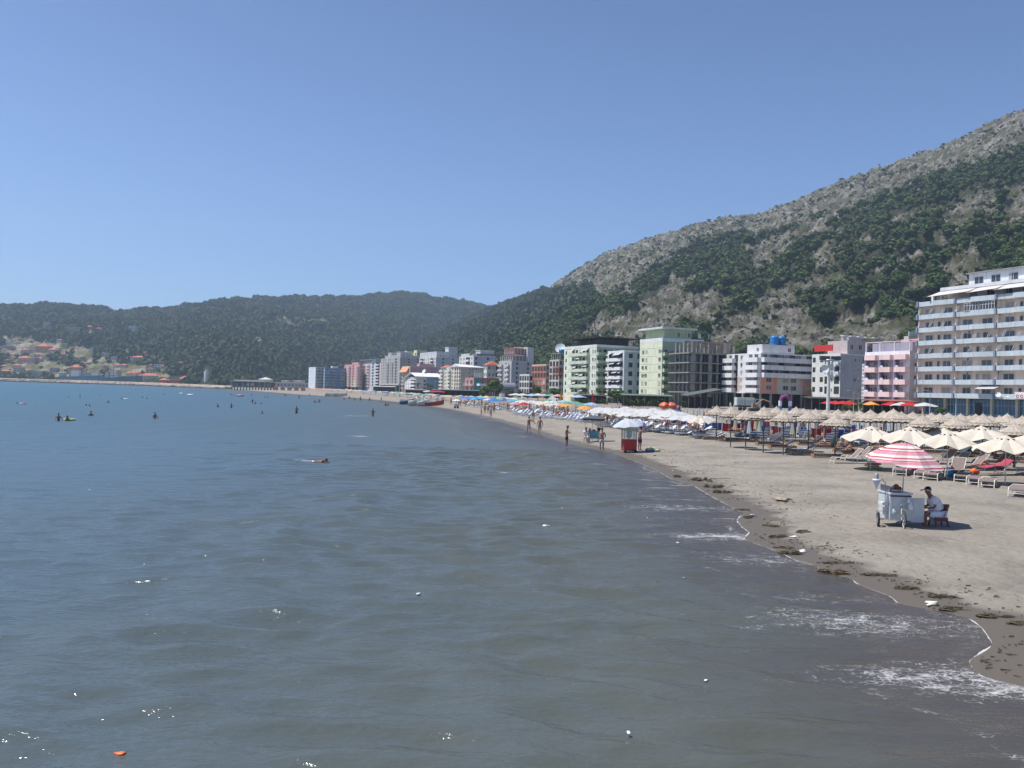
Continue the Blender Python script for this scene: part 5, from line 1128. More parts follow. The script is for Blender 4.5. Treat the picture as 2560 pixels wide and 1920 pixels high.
# ---- village houses on the hillside and at the harbour
def hill_at(px, py):
    X, Y, Z, SS, PX, PY, rk = hl; d = (PX - px) ** 2 + (PY - py) ** 2; d = np.where(SS <= 1, d, 1e9); i = np.unravel_index(np.argmin(d), d.shape); return X[i], Y[i], Z[i]
for px, py, w, h, c, rf, lab in HOUSES:
    X, Y, Z = hill_at(px, py); px0 = px - w / 2
    sc = Y / FPX; e = empty('house', (X - w / 2 * sc, Y, Z - 1), R(random.uniform(-12, 12)), lab, 'house', 'village houses on the hillside across the bay')
    W_, H_, D_ = w * sc, h * sc * (0.7 if rf else 1) + 1.5, min(14, w * sc * .9); b = MB(); b.box(0, W_, 0, D_, -4, H_, cmat(c)); b.obj('wall', e); b = MB()
    if rf: r = h * sc * .35; b.add([(-.8, -.8, H_), (W_ + .8, -.8, H_), (W_ + .8, D_ + .8, H_), (-.8, D_ + .8, H_), (W_ * .35, D_ / 2, H_ + r), (W_ * .65, D_ / 2, H_ + r)], [(0, 1, 5, 4), (1, 2, 5), (2, 3, 4, 5), (3, 0, 4)], TILE)
    else: b.box(-.5, W_ + .5, -.5, D_ + .5, H_, H_ + .6, cmat(WHITE))
    b.obj('roof', e)
    k = max(2, int(W_ / 4)); rows = max(1, int(H_ / 3.2))
    for q in range(k):
        for rr in range(rows): link('window', window_mesh(1.3, 1.5, 'dark'), e, (W_ * (q + .5) / k, 0, .8 + rr * 3.1 + 1), 0)
for a, b_, yt, c, rf, lab, D in ((172, 196, 918, (.5, .25, .18), 'hip', 'harbour shed with orange tiled roof behind the white ship deckhouse', 1150), (314, 338, 933, CR, 'hip', 'cream harbour house with an orange hipped roof', 1120), (345, 392, 939, (.5, .4, .35), 'hip', 'long harbour shed with a wide orange roof', 1120), (386, 418, 931, (.35, .5, .62), None, 'light blue harbour building with white roof', 1150), (418, 452, 936, (.16, .18, .22), None, 'dark low harbour hall right of the light blue building', 1160),
                 (420, 447, 949, (.5, .12, .07), None, 'bright red low shed by the shore', 1060), (448, 470, 946, CR, 'hip', 'small shed with brown roof left of the silo', 1070), (272, 292, 926, (.55, .55, .53), None, 'white block like harbour office above the ship', 1140), (398, 415, 950, (.5, .06, .05), 'hip', 'red painted hull on the slipway by the shore', 1040)):
    box_thing('harbour_shed', lab, 'shed', a, b_, yt, D, 12, c, 4, None if rf else cmat((.55, .55, .54)), rf, 'harbour sheds behind the breakwater', z0v=2.5)
# ---- ships behind the breakwater
def ship(px0, px1, D, hc, label, hh, houses, masts):
    p = at(px0, hor(px0), D); L = (px1 - px0) / FPX * D; e = empty('cargo_ship', (p.x, p.y, 1.5), R(1), label, 'ship'); b = MB(); w = L * .07
    P = [(0, -w * .5), (L * .04, -w), (L * .86, -w), (L, 0), (L * .86, w), (L * .04, w), (0, w * .5)]; n = len(P)
    lo = [(x + (L * .03 if x == 0 else (-L * .04 if x == L else 0)), y * .8, 0) for x, y in P]; hi = [(x, y, hh + (hh * .5 if x >= L * .86 else 0)) for x, y in P]
    b.add(lo + hi, [tuple(range(n - 1, -1, -1)), tuple(range(n, 2 * n))] + [(i, (i + 1) % n, n + (i + 1) % n, n + i) for i in range(n)], cmat(hc)); b.obj('hull', e)
    for a, b2, z1, c in houses: m = MB(); m.box(L * a, L * b2, -w * .7, w * .7, hh, hh + z1, cmat(c)); m.box(L * a - .3, L * b2 + .3, -w * .8, w * .8, hh + z1 * .5, hh + z1 * .5 + .3, RAIL); m.obj('deckhouse', e)
    for a, z1, c in masts: m = MB(); m.tube((L * a, 0, hh), (L * a, 0, hh + z1), .45, .25, 6, cmat(c)); m.tube((L * a, 0, hh + z1 * .4), (L * (a + .06), 0, hh + z1 * .9), .2, .15, 5, cmat(c)); m.obj('mast', e)
ship(262, 356, 1040, (.06, .13, .17), 'dark teal cargo ship with orange masts moored behind the rocky breakwater', 6.5, ((.02, .12, 8, (.35, .4, .42)), (.3, .36, 4, (.45, .42, .3))), ((.22, 22, (.5, .18, .08)), (.42, 12, (.4, .25, .15)), (.68, 13, (.35, .3, .25)), (.95, 8, (.3, .3, .3))))
ship(138, 262, 1060, (.10, .21, .29), 'blue ship with white deckhouse moored behind the rocky breakwater on the left', 6, ((.33, .49, 9, (.66, .66, .66)), (.56, .72, 6, (.16, .3, .42)), (.74, .88, 7.5, (.6, .6, .6)), (.1, .2, 5, (.15, .28, .36))), ((.3, 20, (.12, .12, .12)), (.62, 24, (.35, .12, .1)), (.14, 15, (.3, .35, .38)), (.83, 13, (.3, .3, .3))))
# ---- rocky breakwater: a bank of boulders
ROCKM = mat('breakwater_rock', (.40, .33, .26), .95, .35, .25, .4, 2)
g = np.random.default_rng(5); Vs, Fs, k = [], [], 0
ys = np.interp(np.linspace(0, 1, 2600), [0, 1], [715, y_last + 60])
for Yv in ys:
    for q in range(3):
        o = q * 1.7 + g.uniform(-1, 1); X = float(xs(Yv)) + 1.5 + o * 1.8; z = 0.2 + 2.3 * math.sin(min(1, (q + .6) / 2.6) * 3.14 * .6) * min(1.3, .6 + (Yv - 700) / 500); r = g.uniform(.7, 1.9)
        v = I1[0] * (1 + g.normal(0, .16, (12, 1))) * np.array([r, r, r * .75]) + np.array([X, Yv, z]); Vs.append(v); Fs.append(I1[1] + k); k += 12
tag(link('breakwater', np_mesh('breakwater', np.concatenate(Vs), np.concatenate(Fs), [ROCKM])), 'long low breakwater of tumbled brown boulders across the left of the bay', 'breakwater', None, 'stuff')
# ================================================================ PEOPLE
SKIN = mat('skin', (0.36, 0.19, 0.12), 0.6, 0.08, 9); SKIN_D = mat('tanned_skin', (0.22, 0.105, 0.065), 0.6, 0.08, 9)
HAIR = mat('dark_hair', (0.012, 0.010, 0.009), 0.6, 0.2, 20)
CLOTH = mat('cloth', (1, 1, 1), 0.9, 0.1, 12, objcol=True)
def skinned(name, V, E, Rr, root, m, sub=1, extra=None):
    me = bpy.data.meshes.new(name); me.from_pydata([tuple(v) for v in V], E, []); o = bpy.data.objects.new(name, me); COL.objects.link(o)
    md = o.modifiers.new('s', 'SKIN'); md.use_smooth_shade = True
    for i, r in enumerate(Rr):
        sv = me.skin_vertices[0].data[i]; sv.radius = r if hasattr(r, '__len__') else (r, r); sv.use_root = (i == root)
    sb = o.modifiers.new('b', 'SUBSURF'); sb.levels = sb.render_levels = sub
    dg = bpy.context.evaluated_depsgraph_get(); out = bpy.data.meshes.new_from_object(o.evaluated_get(dg)); out.name = name
    bpy.data.objects.remove(o); bpy.data.meshes.remove(me)
    out.materials.clear(); out.materials.append(m)
    if extra:
        bm = bmesh.new(); bm.from_mesh(out); extra(bm); bm.to_mesh(out); bm.free()
    for p in out.polygons: p.use_smooth = True
    return out
JN = ['pel', 'spi', 'che', 'nek', 'hea', 'hmi', 'hto', 'sL', 'eL', 'wL', 'hL', 'sR', 'eR', 'wR', 'hR', 'pL', 'kL', 'aL', 'tL', 'pR', 'kR', 'aR', 'tR']
BASE = dict(pel=(0, 0, .95), spi=(0, .01, 1.12), che=(0, .01, 1.32), nek=(0, .01, 1.485), hea=(0, -.015, 1.585), hmi=(0, -.02, 1.66), hto=(0, -.01, 1.725),
    sL=(.175, .01, 1.42), eL=(.235, .03, 1.14), wL=(.25, -.03, .90), hL=(.25, -.06, .81), sR=(-.175, .01, 1.42), eR=(-.235, .03, 1.14), wR=(-.25, -.03, .90), hR=(-.25, -.06, .81),
    pL=(.095, 0, .88), kL=(.105, -.015, .50), aL=(.105, .02, .09), tL=(.115, -.14, .035), pR=(-.095, 0, .88), kR=(-.105, -.015, .50), aR=(-.105, .02, .09), tR=(-.115, -.14, .035))
RAD = dict(pel=(.14, .115), spi=(.125, .10), che=(.155, .115), nek=.052, hea=(.072, .075), hmi=(.085, .095), hto=(.06, .07), sL=.06, eL=.042, wL=.027, hL=(.042, .02), sR=.06, eR=.042, wR=.027, hR=(.042, .02),
    pL=.088, kL=.060, aL=.037, tL=(.04, .028), pR=.088, kR=.060, aR=.037, tR=(.04, .028))
EDG = [('pel', 'spi'), ('spi', 'che'), ('che', 'nek'), ('nek', 'hea'), ('hea', 'hmi'), ('hmi', 'hto'), ('che', 'sL'), ('sL', 'eL'), ('eL', 'wL'), ('wL', 'hL'), ('che', 'sR'), ('sR', 'eR'), ('eR', 'wR'), ('wR', 'hR'),
    ('pel', 'pL'), ('pL', 'kL'), ('kL', 'aL'), ('aL', 'tL'), ('pel', 'pR'), ('pR', 'kR'), ('kR', 'aR'), ('aR', 'tR')]
def figure(pose=None, skin=SKIN, shorts='shorts', shirt=False, hair='short', detail=True, cap=None, swim=False):
    """one person as a continuous body with clothing and hair as parts; returns the body object (a prototype)"""
    J = dict(BASE); J.update(pose or {})
    J = {k: Vector(v) for k, v in J.items()}
    hd = (J['hmi'] - J['nek']).normalized(); face = J.get('face', Vector((0, -1, 0))); face = (face - hd * face.dot(hd)).normalized(); side = face.cross(hd)
    def extra(bm):
        def tri_tube(a, b, r0, r1, n=5):
            q = (b - a).to_track_quat('Z', 'Y'); rs = []
            for p, r in ((a, r0), (b, r1)): rs.append([bm.verts.new(p + q @ Vector((r * math.cos(6.283 * i / n), r * math.sin(6.283 * i / n), 0))) for i in range(n)])
            for i in range(n): bm.faces.new((rs[0][i], rs[0][(i+1) % n], rs[1][(i+1) % n], rs[1][i]))
            bm.faces.new(rs[1]); bm.faces.new(rs[0][::-1])
        if detail:
            for s in 'LR':
                w, h = J['w' + s], J['h' + s]; d = (h - w).normalized(); sd = d.cross(Vector((0, 1, 0.3))).normalized()
                for k, ln in ((-1.5, .062), (-.5, .075), (.5, .072), (1.5, .055)):
                    a = h + sd * k * .019; m_ = a + d * ln * .6 + Vector((0, -.008, 0)); tri_tube(a - d * .01, m_, .0095, .009); tri_tube(m_, m_ + d * ln * .45 + Vector((0, -.018, -.004)), .009, .007)
                a = w + d * .035 + sd * (.03 if s == 'R' else -.03); tri_tube(a, a + d * .05 + sd * (.03 if s == 'R' else -.03), .011, .008)
            c = J['hmi'] - hd * .03
            tri_tube(c + face * .085 + hd * .015, c + face * .112 - hd * .012, .010, .016)      # nose
            for k in (-1, 1): tri_tube(c + side * .088 * k + hd * .02, c + side * .094 * k - hd * .025, .016, .012)   # ears
            tri_tube(c + face * .088 - hd * .045 - side * .022, c + face * .088 - hd * .045 + side * .022, .008, .008)   # lips
    V = [J[k] for k in JN]; E = [(JN.index(a), JN.index(b)) for a, b in EDG]
    o = link('person', skinned('person', V, E, [RAD[k] for k in JN], 0, skin, 1, extra)); o['category'] = 'person'
    mb = MB(); c = J['hmi'] + hd * .015 - face * .012
    q = Matrix((side, -face, hd)).transposed()
    P = [(0, .098), (.045, .09), (.075, .065), (.094, .03), (.098, -.01), (.09, -.05)] if hair != 'long' else [(0, .10), (.05, .09), (.085, .06), (.10, .02), (.105, -.05), (.10, -.13), (.06, -.2)]
    vs = []; n = 14
    for i in range(n):
        t = 6.283 * i / n
        for r, z in P:
            fr = -math.sin(t)   # front
            zz = max(z, .035) if (fr > .35) else (max(z, -.02) if fr > -.2 and hair != 'long' else z)
            vs.append(q @ Vector((r * math.cos(t), r * 1.12 * math.sin(t), zz)) + c)
    k = len(P); fs = [(i*k+a, ((i+1) % n)*k+a, ((i+1) % n)*k+a+1, i*k+a+1) for i in range(n) for a in range(k-1)]
    mb.add(vs, fs, HAIR, True); mb.obj('hair', o)
    if detail:
        m = MB()
        for kk in (-1, 1): m.blob(J['hmi'] + face * .086 + side * .034 * kk - hd * .008, (.012, .012, .008), HAIR, 0, 1)
        m.obj('eyes', o)
    def cloth(name, ks, rad, mm=CLOTH):
        vs = [J[a] if isinstance(a, str) else a for a in ks[0]]; me = skinned(name, vs, ks[1], rad, 0, mm, 1); return link(name, me, o)
    if shorts:
        ln = {'shorts': .62, 'long': .9, 'trunks': .3}[shorts]; mL = J['pL'].lerp(J['kL'], ln); mR = J['pR'].lerp(J['kR'], ln); top = J['pel'].lerp(J['spi'], .35)
        cloth('shorts', ([J['pel'], top, J['pL'], mL, J['pR'], mR], [(1, 0), (0, 2), (2, 3), (0, 4), (4, 5)]), [(.158, .132), (.140, .118), .105, .092, .105, .092])
    if shirt:
        aL = J['sL'].lerp(J['eL'], .6); aR = J['sR'].lerp(J['eR'], .6)
        cloth('shirt', ([J['che'], J['spi'], J['pel'], J['sL'], aL, J['sR'], aR, J['che'].lerp(J['nek'], .55)], [(0, 1), (1, 2), (0, 3), (3, 4), (0, 5), (5, 6), (0, 7)]), [(.178, .138), (.155, .13), (.165, .14), .08, .066, .08, .066, .07])
    return protofy(o)
def V3(**k): return k
WALK = dict(kL=(.10, -.14, .52), aL=(.10, -.16, .12), tL=(.11, -.31, .07), kR=(-.10, .06, .50), aR=(-.10, .30, .17), tR=(-.10, .18, .06), eL=(.24, .12, 1.16), wL=(.25, .16, .93), hL=(.25, .15, .84), eR=(-.24, -.06, 1.15), wR=(-.25, -.20, .96), hR=(-.25, -.25, .88))
P_STAND = figure(); P_WALK = figure(WALK); P_WALK_AWAY = P_WALK
P_WAVE = figure(dict(WALK, eR=(-.42, 0, 1.30), wR=(-.60, -.02, 1.12), hR=(-.68, -.03, 1.06)))
P_PHONE = figure(dict(eL=(.23, -.02, 1.15), wL=(.10, -.24, 1.22), hL=(.04, -.28, 1.28), eR=(-.23, -.02, 1.15), wR=(-.10, -.24, 1.20), hR=(-.03, -.28, 1.25), hea=(0, -.05, 1.575), hmi=(0, -.075, 1.645), hto=(0, -.08, 1.715)))
P_ARMS = figure(dict(eL=(.26, .02, 1.16), wL=(.14, -.12, 1.02), hL=(.06, -.15, 1.03), eR=(-.25, .02, 1.16), wR=(-.10, -.14, 1.18), hR=(-.03, -.16, 1.22)))
P_LEAN = figure(dict(che=(.04, -.05, 1.31), sL=(.21, -.03, 1.42), sR=(-.14, -.06, 1.42), eR=(-.30, -.25, 1.33), wR=(-.32, -.40, 1.45), hR=(-.30, -.45, 1.52), eL=(.40, .0, 1.30), wL=(.30, .10, 1.48), hL=(.22, .14, 1.50), nek=(.04, -.06, 1.48), hea=(.03, -.1, 1.575), hmi=(.02, -.12, 1.65), hto=(.02, -.12, 1.72)), SKIN_D, 'long')
SIT = dict(pel=(0, 0, .50), spi=(0, .0, .68), che=(0, -.03, .88), nek=(0, -.04, 1.045), hea=(0, -.06, 1.14), hmi=(0, -.065, 1.215), hto=(0, -.06, 1.285), sL=(.175, -.02, .98), sR=(-.175, -.02, .98), eL=(.22, -.12, .74), wL=(.16, -.33, .66), hL=(.13, -.40, .63), eR=(-.22, -.12, .74), wR=(-.16, -.33, .66), hR=(-.13, -.40, .63),
    pL=(.09, -.05, .47), kL=(.14, -.44, .50), aL=(.14, -.40, .09), tL=(.15, -.55, .035), pR=(-.09, -.05, .47), kR=(-.12, -.44, .50), aR=(-.12, -.46, .09), tR=(-.12, -.61, .035))
P_SIT = figure(SIT, shirt=True)
LIE = dict(pel=(0, 0, .12), spi=(0, .18, .13), che=(0, .38, .14), nek=(0, .54, .16), hea=(0, .63, .17), hmi=(0, .70, .19), hto=(0, .77, .20), sL=(.175, .47, .13), sR=(-.175, .47, .13), eL=(.30, .28, .09), wL=(.30, .05, .06), hL=(.29, -.04, .05), eR=(-.32, .62, .1), wR=(-.16, .78, .12), hR=(-.1, .82, .13),
    pL=(.09, -.06, .12), kL=(.12, -.36, .36), aL=(.12, -.62, .07), tL=(.12, -.76, .06), pR=(-.09, -.06, .12), kR=(-.12, -.46, .13), aR=(-.12, -.88, .07), tR=(-.13, -.98, .12))
P_LIE = figure(dict(LIE, face=(0, 0, 1)), detail=False, shorts='trunks')
SITF = dict(pel=(0, 0, .12), spi=(0, .06, .30), che=(0, .08, .50), nek=(0, .07, .66), hea=(0, .05, .76), hmi=(0, .045, .83), hto=(0, .05, .9), sL=(.175, .07, .6), sR=(-.175, .07, .6), eL=(.25, .02, .36), wL=(.18, -.2, .38), hL=(.14, -.28, .4), eR=(-.26, .2, .36), wR=(-.28, .25, .12), hR=(-.28, .24, .04),
    pL=(.09, -.05, .12), kL=(.13, -.36, .46), aL=(.13, -.52, .09), tL=(.13, -.66, .04), pR=(-.09, -.05, .12), kR=(-.14, -.40, .42), aR=(-.13, -.60, .09), tR=(-.13, -.74, .04))
P_SITF = figure(SITF, detail=False, shorts='trunks')
P_FAR = figure(detail=False, shorts='shorts')
P_WADE = figure(dict(eL=(.30, -.05, 1.2), wL=(.34, -.2, 1.02), hL=(.34, -.27, .98), eR=(-.30, -.05, 1.2), wR=(-.34, -.22, 1.04), hR=(-.34, -.29, 1.0)), SKIN_D, detail=False)
P_GIRL = figure(dict(WALK), SKIN_D, 'trunks', hair='long', detail=False)
def face_to(px, py=None): return 0
WHT = (.75, .75, .75); NAVY = (.02, .03, .09); BLK = (.015, .015, .018); GRY = (.30, .32, .36); REDC = (.45, .02, .03); BLU = (.04, .14, .42)
def person(P, px, py, h, rz, label, col, grp=None, water=None, shirt=None):
    p = on(px, py) if water is None else None
    if water is not None: g = G(px, py, 0.0); p = Vector((g.x, g.y, -water))
    o = place(P, p, R(rz), h / 1.75, label, grp, {'shorts': col, 'shirt': shirt or WHT}); return o
# walkers and standing people at the water's edge (rz 0 faces the camera)
person(P_WAVE, 1322, 1084, 1.72, 200, 'man in white shorts walking away along the water, left arm held out', (.7, .7, .72))
person(P_WALK, 1349, 1087, 1.76, 170, 'man in blue-grey patterned shorts walking away beside the one in white shorts', (.27, .31, .42))
person(P_WALK, 1332, 1059, 1.78, 10, 'man in white shorts with a dark ball walking towards the two backs', (.7, .7, .7))
person(P_PHONE, 1416, 1121, 1.74, 60, 'man in black shorts standing alone at the waterline looking at his hands', BLK)
person(P_ARMS, 1504, 1130, 1.74, -8, 'shirtless man in light grey patterned shorts facing the camera by the turquoise stall', (.50, .51, .54))
person(P_LEAN, 1599, 1126, 1.78, 120, 'tanned man in dark blue shorts leaning on the glass of the red kiosk', (.025, .03, .09))
person(P_WALK, 1212, 1035, 1.75, 190, 'man in red shorts, left one of four walking in a group at the waterline', REDC)
person(P_WALK, 1220, 1034, 1.72, 170, 'man in dark blue shorts in the middle of the group at the waterline', NAVY)
person(P_WAVE, 1227, 1046, 1.68, 185, 'bather in white and blue shorts walking nearest in the group at the waterline', (.45, .5, .7))
person(P_WALK, 1235, 1033, 1.80, 175, 'tall man in black shorts, right one of the group at the waterline', BLK)
person(P_GIRL, 1203, 1040, 1.25, 100, 'child standing left of the group at the waterline', (.4, .15, .15))
# seated man in white at the turquoise stall
TQ = mat('turquoise_paint', (.13, .42, .46), .5, .12); 
def stool(px, py, rz):
    p = on(px, py); e = empty('stool', p, rz, 'low plastic stool under the seated man in white beside the turquoise stall', 'stool'); b = MB(); b.box(-.18, .18, -.18, .18, .40, .44, TQ); b.obj('seat', e)
    for x in (-1, 1):
        for y in (-1, 1): b = MB(); b.tube((.13 * x, .13 * y, .40), (.17 * x, .17 * y, 0), .018, .018, 6, TQ); b.obj('leg', e)
p0 = on(1464, 1107); stool(1464, 1106, 0)
o = place(P_SIT, p0 + Vector((0, .0, 0)), R(20), 1, 'seated man in white shirt and white shorts at the left of the turquoise stall', None, {'shorts': WHT, 'shirt': WHT})
# ================================================================ THE SELLER AND HER TRICYCLE CART
ZINC = mat('galvanised_sheet', (.60, .63, .64), .42, .10, 5, .05, 20, metal=.15); TYRE = mat('rubber', (.03, .03, .032), .85, .2); CREAM = mat('cream_paint', (.66, .64, .54), .5, .08); CHROME = mat('bare_steel', (.55, .56, .58), .3, .1, metal=.8)
CORN = mat('roasted_heap', (.30, .10, .045), .8, .45, 14, .5, 30)
PLB = mat('white_plastic_bag', (.78, .78, .80), .35, .1, 9, .5, 12)
def wheel(parent, c, r, ax, spokes=16, w=.022, name='wheel'):
    e = link(name, None, parent, c); e.rotation_euler = ax
    def ring(R_, r_, m, nm):
        b = MB(); n, k = 36, 8; vs = [((R_ + r_ * math.cos(6.283 * j / k)) * math.cos(6.283 * i / n), r_ * math.sin(6.283 * j / k), (R_ + r_ * math.cos(6.283 * j / k)) * math.sin(6.283 * i / n)) for i in range(n) for j in range(k)]
        b.add(vs, [(i*k+j, i*k+(j+1) % k, ((i+1) % n)*k+(j+1) % k, ((i+1) % n)*k+j) for i in range(n) for j in range(k)], m, True); b.obj(nm, e)
    ring(r - w, w, TYRE, 'tyre'); ring(r - 2.4 * w, w * .55, RAIL, 'rim')
    b = MB()
    for i in range(spokes): a = 6.283 * i / spokes; b.tube((0, .02 * (-1) ** i, 0), ((r - 2.4 * w) * math.cos(a), 0, (r - 2.4 * w) * math.sin(a)), .003, .003, 4, CHROME, False)
    b.tube((0, -.05, 0), (0, .05, 0), .022, .022, 8, CHROME); b.obj('spokes', e)
def cart():
    p = on(2262, 1322); K = p.y / FPX; X = lambda px: (px - 2262) * K; Zz = lambda py: (1322 - py) * K + .0
    e = empty('food_cart', p, 0, 'silver three-wheeled food cart with metal cone on a bent pipe and heaped tray', 'food cart')
    b = MB(); b.box(X(2228), X(2281), .12, .95, Zz(1303), Zz(1238), ZINC); b.box(X(2230), X(2279), .105, .12, Zz(1268), Zz(1241), ZINC); b.obj('body', e)
    b = MB(); b.box(X(2226), X(2284), .06, 1.0, Zz(1238), Zz(1234), cmat((.62, .66, .68), .4)); b.obj('counter', e)
    b = MB(); b.box(X(2229), X(2280), .095, .11, Zz(1270.5), Zz(1269), RAIL); b.box(X(2229), X(2281), .08, .1, Zz(1243.5), Zz(1240.5), cmat((.06, .06, .07))); b.obj('trim', e)
    b = MB(); b.box(X(2283), X(2317), .18, .205, Zz(1307), Zz(1246), ZINC); b.box(X(2282), X(2318), .17, .18, Zz(1248), Zz(1246), RAIL); b.obj('side_door', e)
    # tray on top with the heap
    b = MB(); b.lathe([(.0, 0), (.24, 0), (.27, .10), (.25, .10), (.23, .02)], 20, METAL, (X(2247), .45, Zz(1234)), sx=1, sy=1); b.box(X(2227), X(2230), .2, .8, Zz(1234), Zz(1218), METAL); b.obj('tray', e)
    b = MB(); g = random.Random(3)
    for q in range(60):
        a = g.uniform(0, 6.28); rr = .17 * math.sqrt(g.random()); zz = (.17 - rr) * 1.0; b.blob((X(2255) + rr * math.cos(a), .45 + rr * math.sin(a), Zz(1232) + .07 + zz * .95), (.03, .03, .026), CORN, .3, 1, q)
    b.blob((X(2255), .45, Zz(1232) + .08), (.15, .15, .11), CORN, .2, 2, 4); b.obj('heap', e)
    b = MB()
    for q in range(3): b.lathe([(0, 0), (.03, 0), (.032, .09), (.015, .12), (0, .12)], 10, mat('clear_jar', (.5, .55, .58), .15, .05), (X(2231) + q * .07, .35, Zz(1234) + .06))
    b.obj('jars', e)
    # bent pipe and metal cone
    b = MB(); b.path([(X(2222), .3, Zz(1265)), (X(2222), .3, Zz(1209)), (X(2217), .3, Zz(1208)), (X(2216), .3, Zz(1203)), (X(2208), .3, Zz(1205))], .012, 8, METAL); b.obj('pipe', e)
    b = MB(); c = (X(2199), .3, 0); b.lathe([(0, Zz(1228)), (.125, Zz(1206)), (.135, Zz(1203)), (.11, Zz(1202)), (.05, Zz(1201))], 22, cmat((.58, .62, .66), .35), c); b.obj('metal_cone', e)
    b = MB(); b.lathe([(.06, Zz(1203)), (.06, Zz(1189)), (.045, Zz(1188)), (0, Zz(1187.5))], 16, METAL, c); b.path([(X(2203), .3, Zz(1192)), (X(2214), .3, Zz(1193))], .008, 6, METAL)
    for dx in (-.03, .03): b.tube((c[0] + dx, .22, Zz(1203)), (c[0] + dx, .22, Zz(1188)), .008, .008, 5, CHROME)
    b.obj('lamp_body', e)
    # wheels, fork, handlebar, rear parts
    rF = .29; wheel(e, (X(2256), -.10, rF), rF, (0, 0, R(76)))
    b = MB(); b.path([(X(2256) - .07, -.10, rF), (X(2256) - .055, -.02, .60), (X(2258), .0, .66), (X(2260), .03, .80)], .017, 8, CREAM); b.path([(X(2256) + .07, -.10, rF), (X(2256) + .055, -.02, .60), (X(2258), .0, .66)], .017, 8, CREAM); b.path([(X(2259), .02, .72), (X(2262), .12, .62)], .02, 8, CREAM); b.obj('fork', e)
    b = MB(); n = 12; vs = []
    for i in range(n + 1):
        a = R(35 + 130 * i / n); 
        for w_ in (-.035, .035): vs.append((X(2256) + w_ * .97 + math.cos(a) * (rF + .02) * .24, -.10 + w_ * .2 + math.cos(a) * -(rF + .02) * -.0, rF + math.sin(a) * (rF + .03)))
    b.add(vs, [(2*i, 2*i+1, 2*i+3, 2*i+2) for i in range(n)], CREAM); b.obj('mudguard', e)
    b = MB(); b.path([(X(2250), -.02, .74), (X(2262), .0, .82), (X(2276), -.02, .84), (X(2270), .02, .92), (X(2265), .0, .95)], .013, 8, RAIL); b.obj('handlebar', e)
    wheel(e, (X(2206), .30, .24), .24, (0, 0, R(70)), 12, .035); wheel(e, (X(2284), .75, .24), .24, (0, 0, R(80)), 12, .035)
    b = MB(); b.tube((X(2206), .30, .24), (X(2284), .75, .24), .018, .018, 8, METAL); b.obj('axle', e)
    b = MB(); b.path([(X(2196), .15, .30), (X(2196), .15, .52), (X(2216), .15, .53), (X(2222), .2, .48)], .012, 6, METAL); b.path([(X(2212), .2, .62), (X(2222), .2, .40), (X(2230), .2, .22)], .016, 6, CREAM); b.box(X(2211), X(2225), .18, .5, Zz(1266), Zz(1260), RAIL); b.obj('rack', e)
    b = MB(); b.box(X(2213), X(2219), .2, .4, Zz(1290), Zz(1272), RAIL); b.obj('side_box', e)
    # things hanging on it
    b = MB(); b.blob((X(2274), -.04, Zz(1266)), (.085, .05, .14), PLB, .55, 2, 3); b.blob((X(2270), -.03, Zz(1252)), (.05, .03, .09), PLB, .5, 2, 5)
    tag(b.obj('plastic_bag', None, p), 'crumpled white plastic bag hanging from the cart handlebar', 'bag')
    b = MB(); b.blob((X(2238), .07, Zz(1284)), (.055, .03, .10), mat('pale_blue_cloth', (.42, .55, .62), .8, .1), .5, 2, 9); tag(b.obj('cloth_bag', None, p), 'small pale blue bag hanging low on the front of the cart', 'bag')
    return p, K, X, Zz
cp, K, X, Zz = cart()
def dome(parent, c, r, h, m, under=None, n=10, sag=.06, name='canopy', tilt=(0, 0), vent=False, thick=.008, frac=1.0):
    b = MB(); rings = 8; vs = []; T = Matrix.Rotation(tilt[0], 3, 'X') @ Matrix.Rotation(tilt[1], 3, 'Y')
    def pt(i, j, dz=0):
        a = 6.283 * i / (n * 4); f = j / rings; seg = abs(((i % 4) / 4) - .5) * 2      # 1 on the rib, 0 between ribs
        rr = r * f * (1 - .045 * (1 - seg) * f); z = h * (1 - f ** frac_p) - sag * 0 + (-.0) ; z -= (1 - seg) * sag * .5 * f * r * .3
        return T @ Vector((rr * math.cos(a), rr * math.sin(a), z + dz)) + Vector(c)
    frac_p = frac
    N4 = n * 4
    for i in range(N4):
        for j in range(rings + 1): vs.append(pt(i, j))
    k = rings + 1; F = [(i*k+j, ((i+1) % N4)*k+j, ((i+1) % N4)*k+j+1, i*k+j+1) for i in range(N4) for j in range(rings)]
    b.add(vs, [f[::-1] for f in F], m, False); b.add([v - Vector((0, 0, thick)) for v in vs], F, under or m, False)
    return b.obj(name, parent)
def ring_material(name, cols, scale, wavy=0, under=False):
    m, n, l = node_mat(name); b = n['Principled BSDF']; b.inputs['Roughness'].default_value = .8
    tc = N(n, 'ShaderNodeTexCoord'); sx = N(n, 'ShaderNodeSeparateXYZ'); l.new(tc.outputs['Object'], sx.inputs[0])
    f = N(n, 'ShaderNodeMath', operation='MULTIPLY', i1=scale); l.new(sx.outputs['Z'], f.inputs[0]); g = N(n, 'ShaderNodeMath', operation='FRACT'); l.new(f.outputs[0], g.inputs[0])
    r = ramp(n, cols); r.color_ramp.interpolation = 'CONSTANT'; l.new(g.outputs[0], r.inputs[0]); l.new(r.outputs[0], b.inputs['Base Color'])
    t = n.new('ShaderNodeBsdfTranslucent'); l.new(r.outputs[0], t.inputs[0]); mx = n.new('ShaderNodeMixShader'); mx.inputs[0].default_value = .28
    l.new(b.outputs[0], mx.inputs[1]); l.new(t.outputs[0], mx.inputs[2]); l.new(mx.outputs[0], n['Material Output'].inputs[0]); return m
